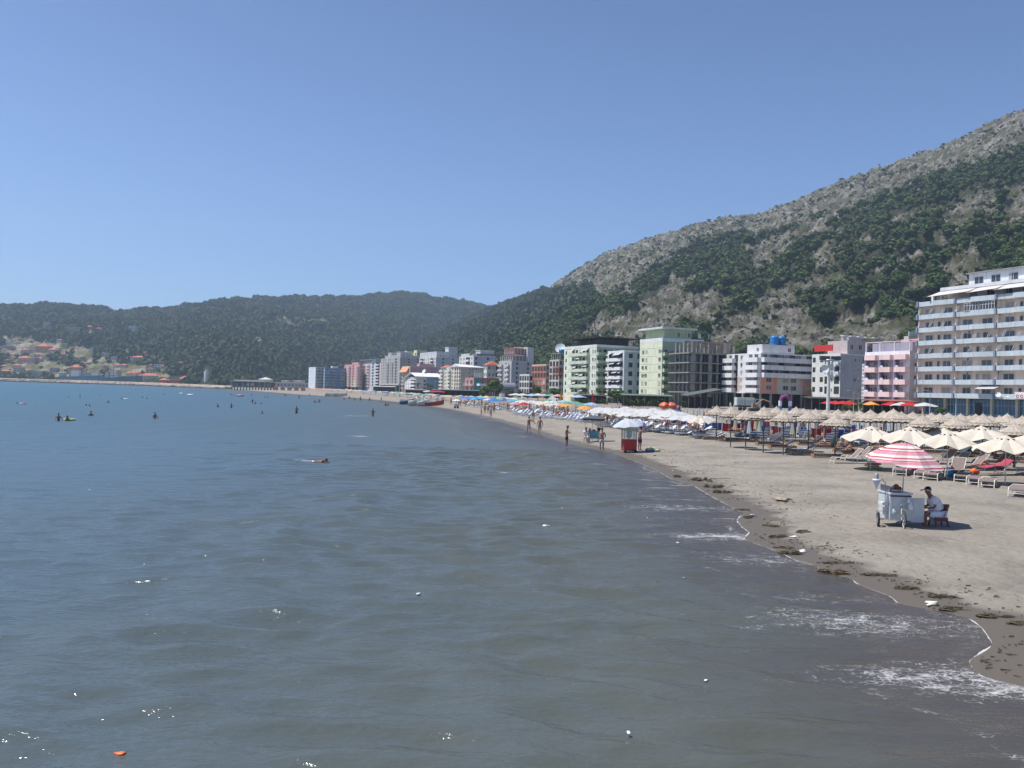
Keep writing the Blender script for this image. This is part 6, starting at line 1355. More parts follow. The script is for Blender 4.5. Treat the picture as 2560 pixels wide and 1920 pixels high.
def canvas(name, c, tr=.22, objcol=False):
    m = mat(name, c, .85, .07, 3, objcol=objcol); n = m.node_tree.nodes; l = m.node_tree.links; b = n['Principled BSDF']
    t = n.new('ShaderNodeBsdfTranslucent'); src = b.inputs['Base Color'].links[0].from_socket; l.new(src, t.inputs[0]); mx = n.new('ShaderNodeMixShader'); mx.inputs[0].default_value = tr
    l.new(b.outputs[0], mx.inputs[1]); l.new(t.outputs[0], mx.inputs[2]); l.new(mx.outputs[0], n['Material Output'].inputs[0]); return m
PKW, PKP, PKR, PKM = (.78, .74, .72), (.74, .36, .38), (.50, .05, .08), (.62, .28, .38)
STRIPE = ring_material('pink_striped_canvas', [(0, PKR), (.10, PKW), (.36, PKP), (.50, PKM), (.60, PKP), (.72, PKR), (.80, PKW), (.92, PKP)], 3.6)
def striped():
    e = empty('beach_umbrella', cp + Vector((X(2274), .62, 0)), 0, 'big pink, red and white striped umbrella shading the seller and her cart', 'umbrella'); K2 = (cp.y + .6) / FPX
    zt = (1322 - 1121) * K2 + .05; b = MB(); b.tube((0, 0, 0), (.06, 0, zt * .55), .019, .019, 8, METAL); b.tube((.06, 0, zt * .55), (.09, 0, zt), .014, .014, 8, METAL); b.obj('pole', e)
    b = MB()
    for i in range(8):
        a = 6.283 * i / 8; b.tube((.09, 0, zt - .42), (.09 + .62 * math.cos(a), .62 * math.sin(a), zt - .19), .006, .006, 4, METAL, False)
    b.obj('stretchers', e)
    dome(e, (.09, 0, zt - .58), 1.22, .60, STRIPE, None, 8, .5, tilt=(R(5), R(6)), frac=1.75)
    b = MB(); b.tube((.09, 0, zt), (.1, 0, zt + .06), .02, .012, 6, RAIL); b.obj('tip', e)
striped()
# the seller, seated and leaning to the left
W3 = lambda px, py, dy=0.0: Vector((X(px), .30 + dy, Zz(py)))
yy = .30
sellJ = dict(pel=W3(2356, 1284), spi=W3(2352, 1270), che=W3(2345, 1252), nek=W3(2335, 1240), hea=W3(2330, 1233), hmi=W3(2329, 1226), hto=W3(2331, 1219), sL=W3(2342, 1247, -.16), sR=W3(2342, 1247, .16), eL=W3(2340, 1268, -.20), wL=W3(2322, 1270, -.14), hL=W3(2315, 1269, -.10), eR=W3(2338, 1268, .20), wR=W3(2320, 1268, .12), hR=W3(2313, 1266, .1),
   pL=W3(2355, 1286, -.10), kL=W3(2320, 1284, -.13), aL=W3(2320, 1318, -.12), tL=W3(2310, 1321, -.14), pR=W3(2355, 1286, .10), kR=W3(2322, 1285, .14), aR=W3(2326, 1318, .14), tR=W3(2317, 1321, .15), face=(-1, -.1, -.15))
RADB = dict(RAD); RAD.update(nek=.062, hea=(.088, .092), hmi=(.10, .112), hto=(.075, .085), pel=(.17, .17), spi=(.16, .17), che=(.165, .165), pL=.10, pR=.10)
seller = figure(sellJ, SKIN_D, None, False, 'short'); RAD.update(RADB)
seller.location = cp; seller['label'] = 'woman in white tee shirt, pale shorts and pink sun visor sitting bent towards the cart'
def cl(name, pts, rad, E, c):
    o = link(name, skinned(name, pts, E, rad, 0, CLOTH, 1), seller); o.color = (*c, 1)
cl('shirt', [W3(2346, 1252), W3(2353, 1268), W3(2357, 1280), W3(2342, 1247, -.16), W3(2340, 1262, -.20), W3(2342, 1247, .16), W3(2339, 1262, .2), W3(2338, 1243)], [(.215, .215), (.225, .225), (.225, .225), .10, .085, .09, .085, .075], [(0, 1), (1, 2), (0, 3), (3, 4), (0, 5), (5, 6), (0, 7)], (.74, .74, .80))
cl('shorts', [W3(2357, 1286), W3(2356, 1288, -.10), W3(2327, 1286, -.13), W3(2356, 1288, .10), W3(2328, 1287, .14)], [(.20, .19), .135, .115, .135, .115], [(0, 1), (1, 2), (0, 3), (3, 4)], (.72, .72, .78))
b = MB(); c = W3(2324, 1226); b.prism([(-.16, -.07), (.02, -.085), (.05, 0), (.02, .085), (-.16, .07), (-.19, 0)], 0, .012, mat('pink_visor', (.62, .28, .33), .7, .05))
v = b.obj('sun_visor', seller); v.location = (c.x, c.y, c.z + .015); v.rotation_euler = (0, R(-14), 0)
b = MB(); b.lathe([(.092, -.02), (.096, 0), (.092, .02)], 18, mat('visor_band', (.6, .55, .6), .8, .05), sx=1.1, sy=.95); v = b.obj('visor_band', seller); v.location = W3(2330.5, 1226.5) 
def plastic_chair():
    m = mat('dark_red_plastic', (.19, .035, .04), .45, .08); e = empty('plastic_chair', cp + Vector((X(2358), yy, 0)), 0, 'dark red plastic chair the seller sits on', 'chair'); b = MB(); b.box(-.21, .20, -.21, .21, .33, .37, m); b.obj('seat', e)
    b = MB(); n = 10; vs = []
    for i in range(n + 1):
        a = R(-70 + 140 * i / n)
        for z in (.37, .62, .78 - .05 * abs(i - 5) / 5): r = .20 + (z - .37) * .22; vs.append((r * math.cos(a) * .95 + .03, .22 * math.sin(a) * (r / .20) * .95, z))
    F = [(3*i+j, 3*(i+1)+j, 3*(i+1)+j+1, 3*i+j+1) for i in range(n) for j in range(2)]; b.add(vs, F, m, True); b.add([(x - .02, y, z) for x, y, z in vs], [f[::-1] for f in F], m, True); b.obj('backrest', e)
    for x in (-1, 1):
        for y in (-1, 1): b = MB(); b.tube((.17 * x, .18 * y, .34), (.22 * x, .22 * y, 0), .03, .024, 6, m); b.obj('leg', e)
    b = MB(); b.box(-.18, .18, -.2, -.18, .25, .34, m); b.box(-.18, .18, .18, .2, .25, .34, m); b.obj('skirt', e)
plastic_chair()
# ================================================================ RED KIOSK AND TURQUOISE STALL
def kiosk():
    p = on(1572, 1131); K = p.y / FPX; e = empty('popcorn_kiosk', p, R(8), 'red kiosk on wheels with a green-topped glass case', 'kiosk'); RD = cmat((.50, .03, .03), .5); GRN = cmat((.26, .34, .20)); w = .47
    b = MB(); b.box(-w, w, -.4, .4, .22, .95, RD); b.obj('body', e); b = MB(); b.box(-w, w, -.4, .4, .14, .22, cmat((.06, .05, .06))); b.obj('base', e)
    for x in (-1, 1):
        for y in (-1, 1): b = MB(); b.box(x * w * .94 - .03, x * w * .94 + .03, y * .37 - .03, y * .37 + .03, .95, 1.82, cmat((.5, .56, .44))); b.obj('post', e)
    b = MB(); b.box(-w, w, -.4, .4, 1.82, 1.96, GRN); b.obj('roof', e)
    gm, n, l = node_mat('kiosk_glass'); bs = n['Principled BSDF']; bs.inputs['Base Color'].default_value = (.75, .85, .8, 1); bs.inputs['Roughness'].default_value = .05; bs.inputs['Alpha'].default_value = .3
    b = MB(); b.box(-w + .03, w - .03, -.38, -.37, .97, 1.80, gm); b.box(w - .04, w - .03, -.36, .36, .97, 1.8, gm); b.box(-w + .03, -w + .04, -.36, .36, .97, 1.8, gm); b.obj('glass', e)
    b = MB(); b.blob((.02, .08, 1.35), (.25, .2, .34), mat('popcorn_pot', (.28, .27, .24), .6, .3), .3, 2, 2); b.obj('pot', e)
    for x in (-.38, .38): b = MB(); b.lathe([(0, -.03), (.11, -.03), (.11, .03), (0, .03)], 14, TYRE, (x, -.41, .11), ax=Matrix.Rotation(R(90), 3, 'X')); b.obj('wheel', e)
    b = MB(); b.path([(-w, -.2, 1.3), (-w - .22, -.2, 1.32)], .015, 6, METAL); b.obj('handle', e)
    # umbrella on its own pole
    e2 = empty('beach_umbrella', p + Vector((.02, .25, 0)), 0, 'pale grey umbrella tilted over the red kiosk', 'umbrella'); b = MB(); b.tube((0, 0, 0), (0, 0, 2.35), .02, .02, 6, METAL); b.obj('pole', e2)
    dome(e2, (-.12, -.05, 1.92), 1.12, .50, canvas('pale_grey_canvas', (.55, .58, .63)), None, 8, .4, tilt=(R(2), R(-5)), frac=1.7)
kiosk()
def stall():
    p = on(1484, 1105); e = empty('beach_stall', p, R(-4), 'small turquoise painted stall with dark grey flat awning on thin posts', 'stall')
    b = MB(); b.box(-.5, .5, -.3, .35, .30, .95, mat('stall_blue', (.18, .36, .42), .7, .1)); b.obj('counter', e)
    b = MB()
    for z in (.42, .66, .90): b.box(-.36, .36, -.36, -.32, z, z + .045, TQ)
    for x in (-.36, .32): b.box(x, x + .045, -.37, -.32, .02, .94, TQ)
    for x in (-.48, .44): b.box(x, x + .045, -.33, -.29, 0, .95, TQ); b.box(x, x + .045, .3, .34, 0, .95, TQ)
    b.obj('frame', e)
    for x, y in ((-.75, -.3), (.32, -.3), (-.1, .5), (.7, .5)): b = MB(); b.tube((x, y, 0), (x, y, 2.05), .018, .018, 6, METAL); b.obj('post', e)
    m = canvas('dark_grey_canvas', (.09, .10, .115), .1); b = MB(); vs = [(-.95, -.5, 2.02), (.8, -.5, 2.0), (.95, .7, 2.06), (-.85, .7, 2.06), (0, .1, 2.3)]
    b.add(vs, [(0, 1, 4), (1, 2, 4), (2, 3, 4), (3, 0, 4)], m); b.add([(x, y, z - .18) for x, y, z in vs[:4]] + vs[:4], [(0, 1, 5, 4), (1, 2, 6, 5), (2, 3, 7, 6), (3, 0, 4, 7)], m); b.obj('awning', e)
    b = MB(); b.blob((-.35, 0, 1.05), (.12, .12, .13), METAL, .4, 2, 1); b.blob((.0, 0, 1.0), (.16, .12, .07), cmat((.1, .08, .07)), .4, 2, 2); b.obj('pots', e)
    b = MB(); b.blob((.42, 0, 1.10), (.18, .14, .15), cmat((.02, .02, .025)), .5, 2, 7); tag(b.obj('black_bag', None, p), 'black bag on the right end of the turquoise stall', 'bag')
stall()
# heap of towels, small dark shoes
def lump(name, px, py, r, cols, label, cat, n=7, seed=1, lay=True):
    p = on(px, py); b = MB(); g = random.Random(seed)
    for q in range(n): b.blob((g.uniform(-1, 1) * r[0] * .7, g.uniform(-1, 1) * r[1] * .6, g.uniform(.1, .6) * r[2]), (r[0] * g.uniform(.25, .45), r[1] * .4, r[2] * g.uniform(.35, .6)), cmat(cols[q % len(cols)]), .6, 2, seed * 7 + q)
    return tag(b.obj(name, None, p), label, cat)
lump('towel_heap', 1629, 1129, (.55, .4, .26), [(.1, .35, .62), (.55, .6, .1), (.62, .62, .62), (.08, .2, .5), (.25, .5, .6), (.6, .3, .3)], 'heap of blue, yellow and white towels on the sand beside the red kiosk', 'towels', 10, 5)
b = MB(); b.tube((0, 0, .12), (.62, .1, .05), .025, .018, 6, cmat((.6, .35, .3))); tag(b.obj('folded_umbrella', None, on(1642, 1125)), 'thin folded pink umbrella sticking out of the towel heap', 'umbrella')
lump('shoes', 1636, 1140, (.14, .1, .08), [(.03, .03, .04)], 'pair of dark shoes lying on the sand in front of the towel heap', 'shoes', 3, 2)
# ================================================================ PARASOLS
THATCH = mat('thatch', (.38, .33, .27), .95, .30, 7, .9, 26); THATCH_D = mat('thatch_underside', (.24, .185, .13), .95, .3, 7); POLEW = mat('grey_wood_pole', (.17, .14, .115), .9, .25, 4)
def thatch_proto(seed):
    g = random.Random(seed); e = empty('thatch_umbrella', (0, 0, 0)); b = MB(); b.tube((0, 0, -.2), (g.uniform(-.03, .03), 0, 2.3), .055, .045, 8, POLEW); b.obj('pole', e)
    b = MB(); n = 44; prf = [(0.02, 2.74), (.10, 2.66), (.42, 2.44), (.78, 2.25), (1.10, 2.06)]
    rr = [g.uniform(.93, 1.07) for _ in range(n)]; vs = []
    for i in range(n):
        a = 6.283 * i / n
        for j, (r, z) in enumerate(prf):
            k = 1 + (rr[i] - 1) * (j / 4); vs.append((r * k * math.cos(a), r * k * math.sin(a), z + (g.uniform(-.012, .012) if j > 0 else 0) - (.05 * (i % 2) if j == 4 else 0)))
    k = len(prf); F = [(i*k+j, ((i+1) % n)*k+j, ((i+1) % n)*k+j+1, i*k+j+1) for i in range(n) for j in range(k-1)]
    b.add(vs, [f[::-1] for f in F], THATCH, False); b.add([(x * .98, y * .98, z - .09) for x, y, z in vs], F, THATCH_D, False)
    # loose straw at rim and a darker binding ring
    for i in range(150):
        a = g.uniform(0, 6.28); r0 = g.uniform(.25, 1.02); z0 = 2.49 - .365 * r0 + g.uniform(.0, .03); r1 = r0 + g.uniform(.12, .22); b.tube((r0 * math.cos(a), r0 * math.sin(a), z0), (r1 * math.cos(a + .03), r1 * math.sin(a + .03), z0 - .09), .012, .004, 3, THATCH if i % 3 else THATCH_D, False)
    for R0, z0 in ((.95, 2.175),):
        for i in range(30): a = 6.283 * i / 30; a2 = 6.283 * (i + 1) / 30; b.tube((R0 * math.cos(a), R0 * math.sin(a), z0), (R0 * math.cos(a2), R0 * math.sin(a2), z0 + g.uniform(-.015, .015)), .012, .012, 3, THATCH_D, False)
    b.tube((0, 0, 2.66), (0.01, 0, 2.80), .05, .015, 6, THATCH); b.obj('thatch_roof', e); e['category'] = 'umbrella'; return protofy(e)
TH = [thatch_proto(i) for i in range(4)]
bpy.context.view_layer.update()
TLIST = [ # px of apex, py of apex, distance, roof width px
 (1793,1013,71,58),(1829,1014,64,62),(1867,1022,62,66),(1911,1015,59,72),(1942,1015,75,56),(1961,1023,57,70),(1991,1016,72,60),(1965,1021,80,50),(2023,1024,58,70),(2040,1021,66,64),(2067,1022,76,56),(2096,1022,72,58),(2090,1034,53,80),
 (2124,1024,70,60),(2177,1023,58,92),(2234,1021,56,104),(2283,1028,66,66),(2308,1035,52,82),(2350,1032,66,68),(2391,1039,52,84),(2402,1033,64,70),(2424,1037,72,60),(2458,1033,55,84),(2478,1037,68,62),(2519,1033,58,84),(2557,1038,56,84),(2538,1056,48,96),(2600,1042,52,90),(2330,1031,76,56),(2372,1031,80,54),(2440,1034,78,56),(2500,1038,74,58),(2150,1025,80,50),(2210,1026,78,54),(2254,1028,82,52),(2640,1050,56,90),(2010,1020,84,48)]
for i, (px, py, D, w) in enumerate(sorted(TLIST)):
    p = onD(px, D); zt = at(px, py, D).z - p.z; nb = ['beside the first blue screen', 'in front of the striped sunbeds', 'behind the cream parasols', 'near the red screens'][i % 4]
    sz = 'widest' if w > 100 else ('wide' if w > 78 else ('medium' if w > 60 else 'small far'))
    row = 'front' if D < 60 else ('second' if D < 70 else 'back')
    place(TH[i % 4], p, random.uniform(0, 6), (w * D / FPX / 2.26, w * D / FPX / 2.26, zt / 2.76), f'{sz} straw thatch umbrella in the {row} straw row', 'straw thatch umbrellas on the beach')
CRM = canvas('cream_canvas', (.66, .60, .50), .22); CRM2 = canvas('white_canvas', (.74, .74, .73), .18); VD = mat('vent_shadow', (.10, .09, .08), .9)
def parasol_proto(name, m, r=1.4, h=.60, zr=1.75, n=8, caps=True, frac=1.15, lean=0):
    e = empty(name, (0, 0, 0)); b = MB(); b.tube((0, 0, -.2), (0, 0, zr + h), .024, .022, 8, RAIL if caps else METAL); b.obj('pole', e)
    dome(e, (0, 0, zr), r, h, m, None, n, 1.0 if caps else .7, frac=frac)
    if caps:
        dome(e, (0, 0, zr + h * .74), r * .26, h * .36, m, None, n, .6, name='vent_cap', frac=1.1)
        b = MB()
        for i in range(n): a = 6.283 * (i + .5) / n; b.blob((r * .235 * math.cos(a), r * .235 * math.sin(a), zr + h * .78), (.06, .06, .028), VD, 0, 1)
        b.obj('vent_gap_shade', e)  # dark beads paint the shade inside the vent
    e['category'] = 'umbrella'; return protofy(e)
CREAMP = parasol_proto('cream_parasol', CRM)
bpy.context.view_layer.update()
for px, py, w, D, lab in ((2180,1065,150,46,'cream parasol furthest left of the cream group, half hidden by its neighbour'), (2276,1066,150,44,'cream parasol second from the left, wide and pale with three vent gaps'), (2371,1077,142,41,'front centre cream parasol just behind the pink striped umbrella'), (2360,1063,140,52,'cream parasol behind the front centre one'),
                          (2455,1065,150,48,'cream parasol back row between the two front ones'), (2517,1088,155,39,'front right cream parasol with grey vent gaps'), (2590,1080,150,44,'cream parasol cut by the right edge of the photo'), (1750,1038,66,74,'small cream parasol standing alone in front of the blue screen')):
    p = onD(px, D); zt = at(px, py, D).z - p.z; r = w * D / FPX / 2
    place(CREAMP, p, random.uniform(0, 1), (r / 1.4, r / 1.4, zt / 2.4), lab, 'cream parasols on the beach')
BEACHP = parasol_proto('beach_parasol', canvas('coloured_canvas', (1, 1, 1), .25, True), .95, .38, 1.55, 8, False, 1.7)
bpy.context.view_layer.update()
CN = {'white': (.58, .58, .57), 'red': (.55, .02, .03), 'blue': (.04, .22, .60), 'pink': (.66, .36, .38), 'orange': (.72, .36, .10), 'yellow': (.70, .55, .08), 'green': (.12, .36, .25), 'pale green': (.36, .52, .42), 'navy': (.06, .10, .36), 'turquoise': (.12, .45, .50), 'pale blue': (.35, .5, .68), 'pale orange': (.72, .50, .30), 'cream': (.66, .62, .5), 'purple': (.22, .12, .32)}
PL = [] # px, D, colour, size
def row(px0, px1, D0, D1, n, cols, s=1.0, jit=3):
    for i in range(n):
        f = i / max(1, n - 1); PL.append((px0 + (px1 - px0) * f + random.uniform(-jit, jit), D0 + (D1 - D0) * f + random.uniform(-2, 2), cols[i % len(cols)] if random.random() < .8 else random.choice(cols), s))
PL += [(1311, 146, 'red', 1.1), (1288, 152, 'pink', 1.1), (1463, 112, 'orange', 1.15), (1549, 92, 'yellow', .9)]
row(1300, 1365, 172, 150, 10, ['white'], 1.25); row(1367, 1420, 150, 138, 5, ['pale orange', 'orange', 'white'], 1.2); row(1300, 1420, 185, 160, 8, ['white', 'green', 'orange', 'pale green', 'cream'], 1.2)
row(1490, 1580, 104, 88, 12, ['white'], 1.25); row(1585, 1700, 90, 80, 14, ['white'], 1.3); row(1500, 1700, 116, 96, 10, ['white'], 1.3); row(1700, 1760, 82, 76, 5, ['white'], 1.4)
row(1840, 1920, 88, 86, 4, ['white'], 1.6); row(1960, 2010, 92, 92, 2, ['white'], 1.5)
row(1155, 1235, 245, 190, 14, ['blue', 'blue', 'blue', 'cream'], 1.35); row(1190, 1300, 215, 178, 13, ['turquoise', 'blue', 'green', 'navy', 'purple'], 1.2); row(1250, 1300, 225, 200, 5, ['green', 'navy', 'white'], 1.2)
row(1100, 1160, 290, 250, 9, ['navy', 'pale blue', 'white', 'yellow', 'pale orange'], 1.25); row(1195, 1215, 262, 255, 3, ['orange', 'pale orange'], 1.4); row(1150, 1165, 275, 268, 2, ['orange'], 1.3)
row(1030, 1100, 350, 295, 12, ['pale green', 'green', 'pale green', 'pink', 'white'], 1.3); row(985, 1050, 390, 330, 12, ['white', 'pale green', 'green', 'turquoise'], 1.35); row(970, 990, 400, 390, 3, ['pink', 'orange', 'turquoise'], 1.3)
row(905, 965, 470, 405, 13, ['pale blue', 'turquoise', 'navy', 'pale blue', 'cream'], 1.4); row(870, 930, 520, 440, 12, ['pale blue', 'cream', 'pale orange', 'turquoise'], 1.4); row(780, 880, 640, 520, 22, ['pale orange', 'yellow', 'pale orange', 'cream', 'orange'], 1.5); row(778, 830, 600, 560, 9, ['red', 'orange', 'pink'], 1.2)
row(690, 775, 720, 640, 12, ['cream', 'pale orange', 'red'], 1.2)
row(1370, 1480, 190, 150, 7, ['green', 'blue', 'pale blue', 'pale orange'], 1.4); row(1180, 1300, 262, 215, 8, ['pale green', 'pale blue', 'cream', 'green'], 1.3); PL += [(964, 388, 'navy', 2.2), (968, 396, 'green', 2.4), (1041, 318, 'pale green', 1.1)]
def zone(px):
    for a, t in ((780, 'near the pier restaurant'), (870, 'in front of the blue and pink blocks'), (960, 'in front of the bare grey block'), (1040, 'behind the grounded boats'), (1110, 'in front of the white gabled house'), (1180, 'in front of the cream block'), (1260, 'before the round trees'), (1340, 'left of the first palm'), (1450, 'in front of the light green block'), (1600, 'behind the red kiosk'), (1760, 'in front of the concrete frame')):
        if px < a: return t
    return 'behind the straw umbrellas'
for i, (px, D, c, s_) in enumerate(PL):
    p = onD(px, D); lab = f'{c} beach parasol {zone(px)}'
    if (px, c) == (1311, 'red'): lab = 'round bright red parasol at the front edge of the sunbeds'
    if (px, c) == (1549, 'yellow'): lab = 'single yellow parasol among the white ones'
    if (px, c) == (1463, 'orange'): lab = 'lone orange parasol above the empty sunbeds'
    place(BEACHP, p, random.uniform(0, 6), (s_ * random.uniform(.95, 1.1), s_ * random.uniform(.95, 1.1), random.uniform(.95, 1.12)), lab, f'{c} parasols {zone(px)}', {'canopy': CN[c]})
# tilted floral umbrella on the sand edge, red and blue
p = onD(1604, 84); e = empty('beach_umbrella', p + Vector((0, 0, .2)), 0, 'pale blue flowered umbrella lying tipped on its side among the sunbeds', 'umbrella'); b = MB(); b.tube((0, 0, .3), (.3, .5, .9), .02, .02, 6, RAIL); b.obj('pole', e)
dome(e, (0, 0, .6), .72, .25, mat('flowered_canvas', (.42, .48, .66), .9, .35, 9), None, 8, 1, tilt=(R(58), R(28)), frac=1.6)
# closed white parasols
def closed_proto():
    e = empty('closed_parasol', (0, 0, 0)); b = MB(); b.tube((0, 0, -.1), (0, 0, 2.35), .022, .022, 6, RAIL); b.obj('pole', e)
    b = MB(); n = 20; vs = []; prf = [(.01, 2.3), (.06, 2.15), (.10, 1.7), (.15, 1.2), (.20, .75), (.14, .72)]
    for i in range(n):
        a = 6.283 * i / n; k = 1 if i % 2 else .62
        for r, z in prf: vs.append((r * k * math.cos(a), r * k * math.sin(a), z))
    q = len(prf); b.add(vs, [(i*q+j, i*q+j+1, ((i+1) % n)*q+j+1, ((i+1) % n)*q+j) for i in range(n) for j in range(q-1)], canvas('folded_canvas', (1, 1, 1), .1, True)); b.obj('canopy', e); e['category'] = 'umbrella'; return protofy(e)
CLP = closed_proto(); bpy.context.view_layer.update()
gg = random.Random(21); 
for i in range(66):
    px = 1840 + (2580 - 1840) * ((i * 0.6180339) % 1); D = gg.choice([72, 78, 84, 90, 97]) + gg.uniform(-1.5, 1.5); cc = gg.choice([(.74, .74, .72)] * 3 + [(.66, .62, .45)]); nm = 'white' if cc[2] > .6 else 'pale yellow'
    side_ = 'left of the lamp pole' if px < 2070 else ('in front of the pink hotel' if px < 2290 else 'in front of the big hotel')
    place(CLP, onD(px, D), gg.uniform(0, 6), (1.1, 1.1, gg.uniform(.9, 1.0)), f'closed {nm} parasol among striped sunbeds {side_}', f'closed {nm} parasols {side_}', {'canopy': cc})
for i in range(48):
    px = 1400 + 430 * ((i * 0.6180339) % 1); D = gg.uniform(125, 150) - (px - 1400) * .06; place(CLP, onD(px, D), 0, (1.2, 1.2, .85), f'closed white parasol in the back rows {"left" if px < 1600 else "right"} of the hedge gap', 'closed white parasols in the back rows', {'canopy': (.72, .70, .66)})
# ================================================================ SUNBEDS
WOOD = mat('brown_wood', (.30, .17, .085), .8, .25, 5); SLING = mat('brown_sling', (.20, .155, .14), .9, .1, 9)
MSTR = stripes('mattress_stripes', (.03, .045, .07), (.42, .43, .42), 5.2, 'Y'); MDARK = mat('dark_mattress', (.035, .05, .07), .9, .15, 6); BSTR = stripes('blue_white_stripes', (.70, .70, .70), (.10, .17, .36), 4.6, 'Z'); BSTR2 = stripes('blue_white_stripes_flat', (.66, .67, .70), (.13, .20, .40), 4.6, 'Y')
def slab_path(b, pts, hw, th, m):
    """a strip of thickness th following points (y, z), half width hw"""
    for (y0, z0), (y1, z1) in zip(pts[:-1], pts[1:]):
        b.add([(-hw, y0, z0), (hw, y0, z0), (hw, y1, z1), (-hw, y1, z1), (-hw, y0, z0 - th), (hw, y0, z0 - th), (hw, y1, z1 - th), (-hw, y1, z1 - th)], [(0, 1, 2, 3), (7, 6, 5, 4), (0, 4, 5, 1), (1, 5, 6, 2), (2, 6, 7, 3), (3, 7, 4, 0)], m)
def wood_bed(up, m):
    e = empty('wooden_sunbed', (0, 0, 0)); b = MB(); b.box(-.34, .34, 0, 1.95, .06, .20, WOOD); b.box(-.36, .36, -.03, .04, 0, .22, WOOD); b.box(-.36, .36, 1.9, 1.97, 0, .22, WOOD); b.obj('frame', e)
    a = R(up); b = MB(); slab_path(b, [(0.02, .29), (1.22, .29)], .31, .07, m); slab_path(b, [(1.23, .29), (1.23 + .72 * math.cos(a), .29 + .72 * math.sin(a))], .31, .07, m); b.obj('mattress', e)
    if up > 5: b = MB(); y = 1.23 + .5 * math.cos(a); z = .24 + .5 * math.sin(a); b.tube((-.25, y, z), (-.25, y + .15, .2), .018, .018, 4, WOOD); b.tube((.25, y, z), (.25, y + .15, .2), .018, .018, 4, WOOD); b.obj('backrest_support', e)
    e['category'] = 'sunbed'; return protofy(e)
def metal_bed(up):
    e = empty('metal_sunbed', (0, 0, 0)); M_ = mat('ivory_tube', (.72, .68, .58), .45, .05)
    for x in (-.31, .31):
        b = MB(); b.path([(x, -.10, 0), (x, -.03, .26), (x, .02, .33), (x, .10, .36), (x, 1.15, .34)], .021, 6, M_); b.path([(x, 1.15, .34), (x, 1.30, .30), (x, 1.38, 0)], .02, 6, M_); b.obj('side_rail', e)
    b = MB(); b.tube((-.31, -.06, .13), (.31, -.06, .13), .016, .016, 5, M_); b.tube((-.31, 1.34, .13), (.31, 1.34, .13), .016, .016, 5, M_); b.obj('cross_bar', e)
    a = R(up); b = MB(); slab_path(b, [(-.02, .30), (.05, .355), (.6, .35), (1.16, .35)], .295, .02, SLING); slab_path(b, [(1.17, .35), (1.17 + .75 * math.cos(a), .35 + .75 * math.sin(a))], .295, .02, SLING); b.obj('sling', e)
    b = MB()
    for x in (-.31, .31): b.tube((x, 1.16, .35), (x, 1.16 + .78 * math.cos(a), .35 + .78 * math.sin(a)), .018, .018, 5, M_)
    b.tube((-.31, 1.16 + .78 * math.cos(a), .35 + .78 * math.sin(a)), (.31, 1.16 + .78 * math.cos(a), .35 + .78 * math.sin(a)), .018, .018, 5, M_); b.obj('backrest_frame', e)
    e['category'] = 'sunbed'; return protofy(e)
def plastic_bed(up, ms):
    e = empty('plastic_sunbed', (0, 0, 0)); W_ = mat('white_plastic', (.68, .69, .70), .5, .05); a = R(up); b = MB(); slab_path(b, [(0, .30), (1.2, .30)], .31, .05, ms[0]); slab_path(b, [(1.21, .30), (1.21 + .75 * math.cos(a), .30 + .75 * math.sin(a))], .31, .05, ms[1]); b.obj('slats', e)
    b = MB(); b.box(-.33, -.30, 0, 1.25, .22, .32, W_); b.box(.30, .33, 0, 1.25, .22, .32, W_)
    for x in (-.32, .26):
        for y in (.12, 1.15): b.box(x, x + .06, y, y + .06, 0, .24, W_)
    b.obj('frame', e); e['category'] = 'sunbed'; return protofy(e)
WB = [wood_bed(38, MDARK), wood_bed(0, MSTR), wood_bed(24, MSTR)]; MBD = [metal_bed(0), metal_bed(46)]; PB = [plastic_bed(55, (BSTR2, BSTR)), plastic_bed(0, (BSTR2, BSTR)), plastic_bed(35, (mat('grey_slats', (.55, .57, .62), .6, .2), mat('grey_slats', (.55, .57, .62))))]
bpy.context.view_layer.update()
FRONTW = [(1757,1094,2,'striped'),(1757,1099,2,'x'),(1812,1101,1,'x'),(1836,1104,0,'x'),(1892,1112,0,'x'),(1924,1120,0,'x'),(1968,1131,2,'x'),(1985,1136,1,'x'),(2032,1143,1,'x'),
          (1860,1096,1,'x'),(1905,1100,0,'x'),(1960,1106,1,'x'),(1995,1112,0,'x'),(2030,1108,1,'x'),(2035,1120,1,'x'),(2070,1115,2,'x'),(2085,1128,1,'x'),(2100,1137,0,'x'),(2120,1108,1,'x'),(2125,1119,0,'x'),(2150,1130,1,'x'),(2165,1113,2,'x'),(2190,1122,1,'x'),(2210,1108,1,'x'),(2240,1118,0,'x'),(2275,1124,1,'x'),(2300,1133,1,'x'),(2330,1120,1,'x'),(2380,1126,1,'x'),(2420,1140,0,'x'),(2450,1128,1,'x'),(2490,1150,1,'x'),(2530,1140,1,'x'),(2360,1140,0,'x'),(2560,1160,1,'x'),(2100,1098,1,'x'),(2050,1095,1,'x'),(2000,1092,1,'x'),(2180,1098,1,'x'),(2440,1160,1,'x')]
for i, (px, py, k, _) in enumerate(FRONTW):
    t = 'front row, ' if i < 9 else ''
    place(WB[k], on(px, py), R(-92 + random.uniform(-5, 5)), 1, f'low wooden sunbed with {["dark raised", "flat striped", "striped raised"][k]} mattress under the straw umbrellas' if i >= 9 else f'low wooden sunbed with {["dark raised", "flat striped", "striped raised"][k]} mattress, {["first","second","third","fourth","fifth","sixth","seventh","eighth","ninth"][i]} from the left along the open sand', 'wooden sunbeds under the straw umbrellas')
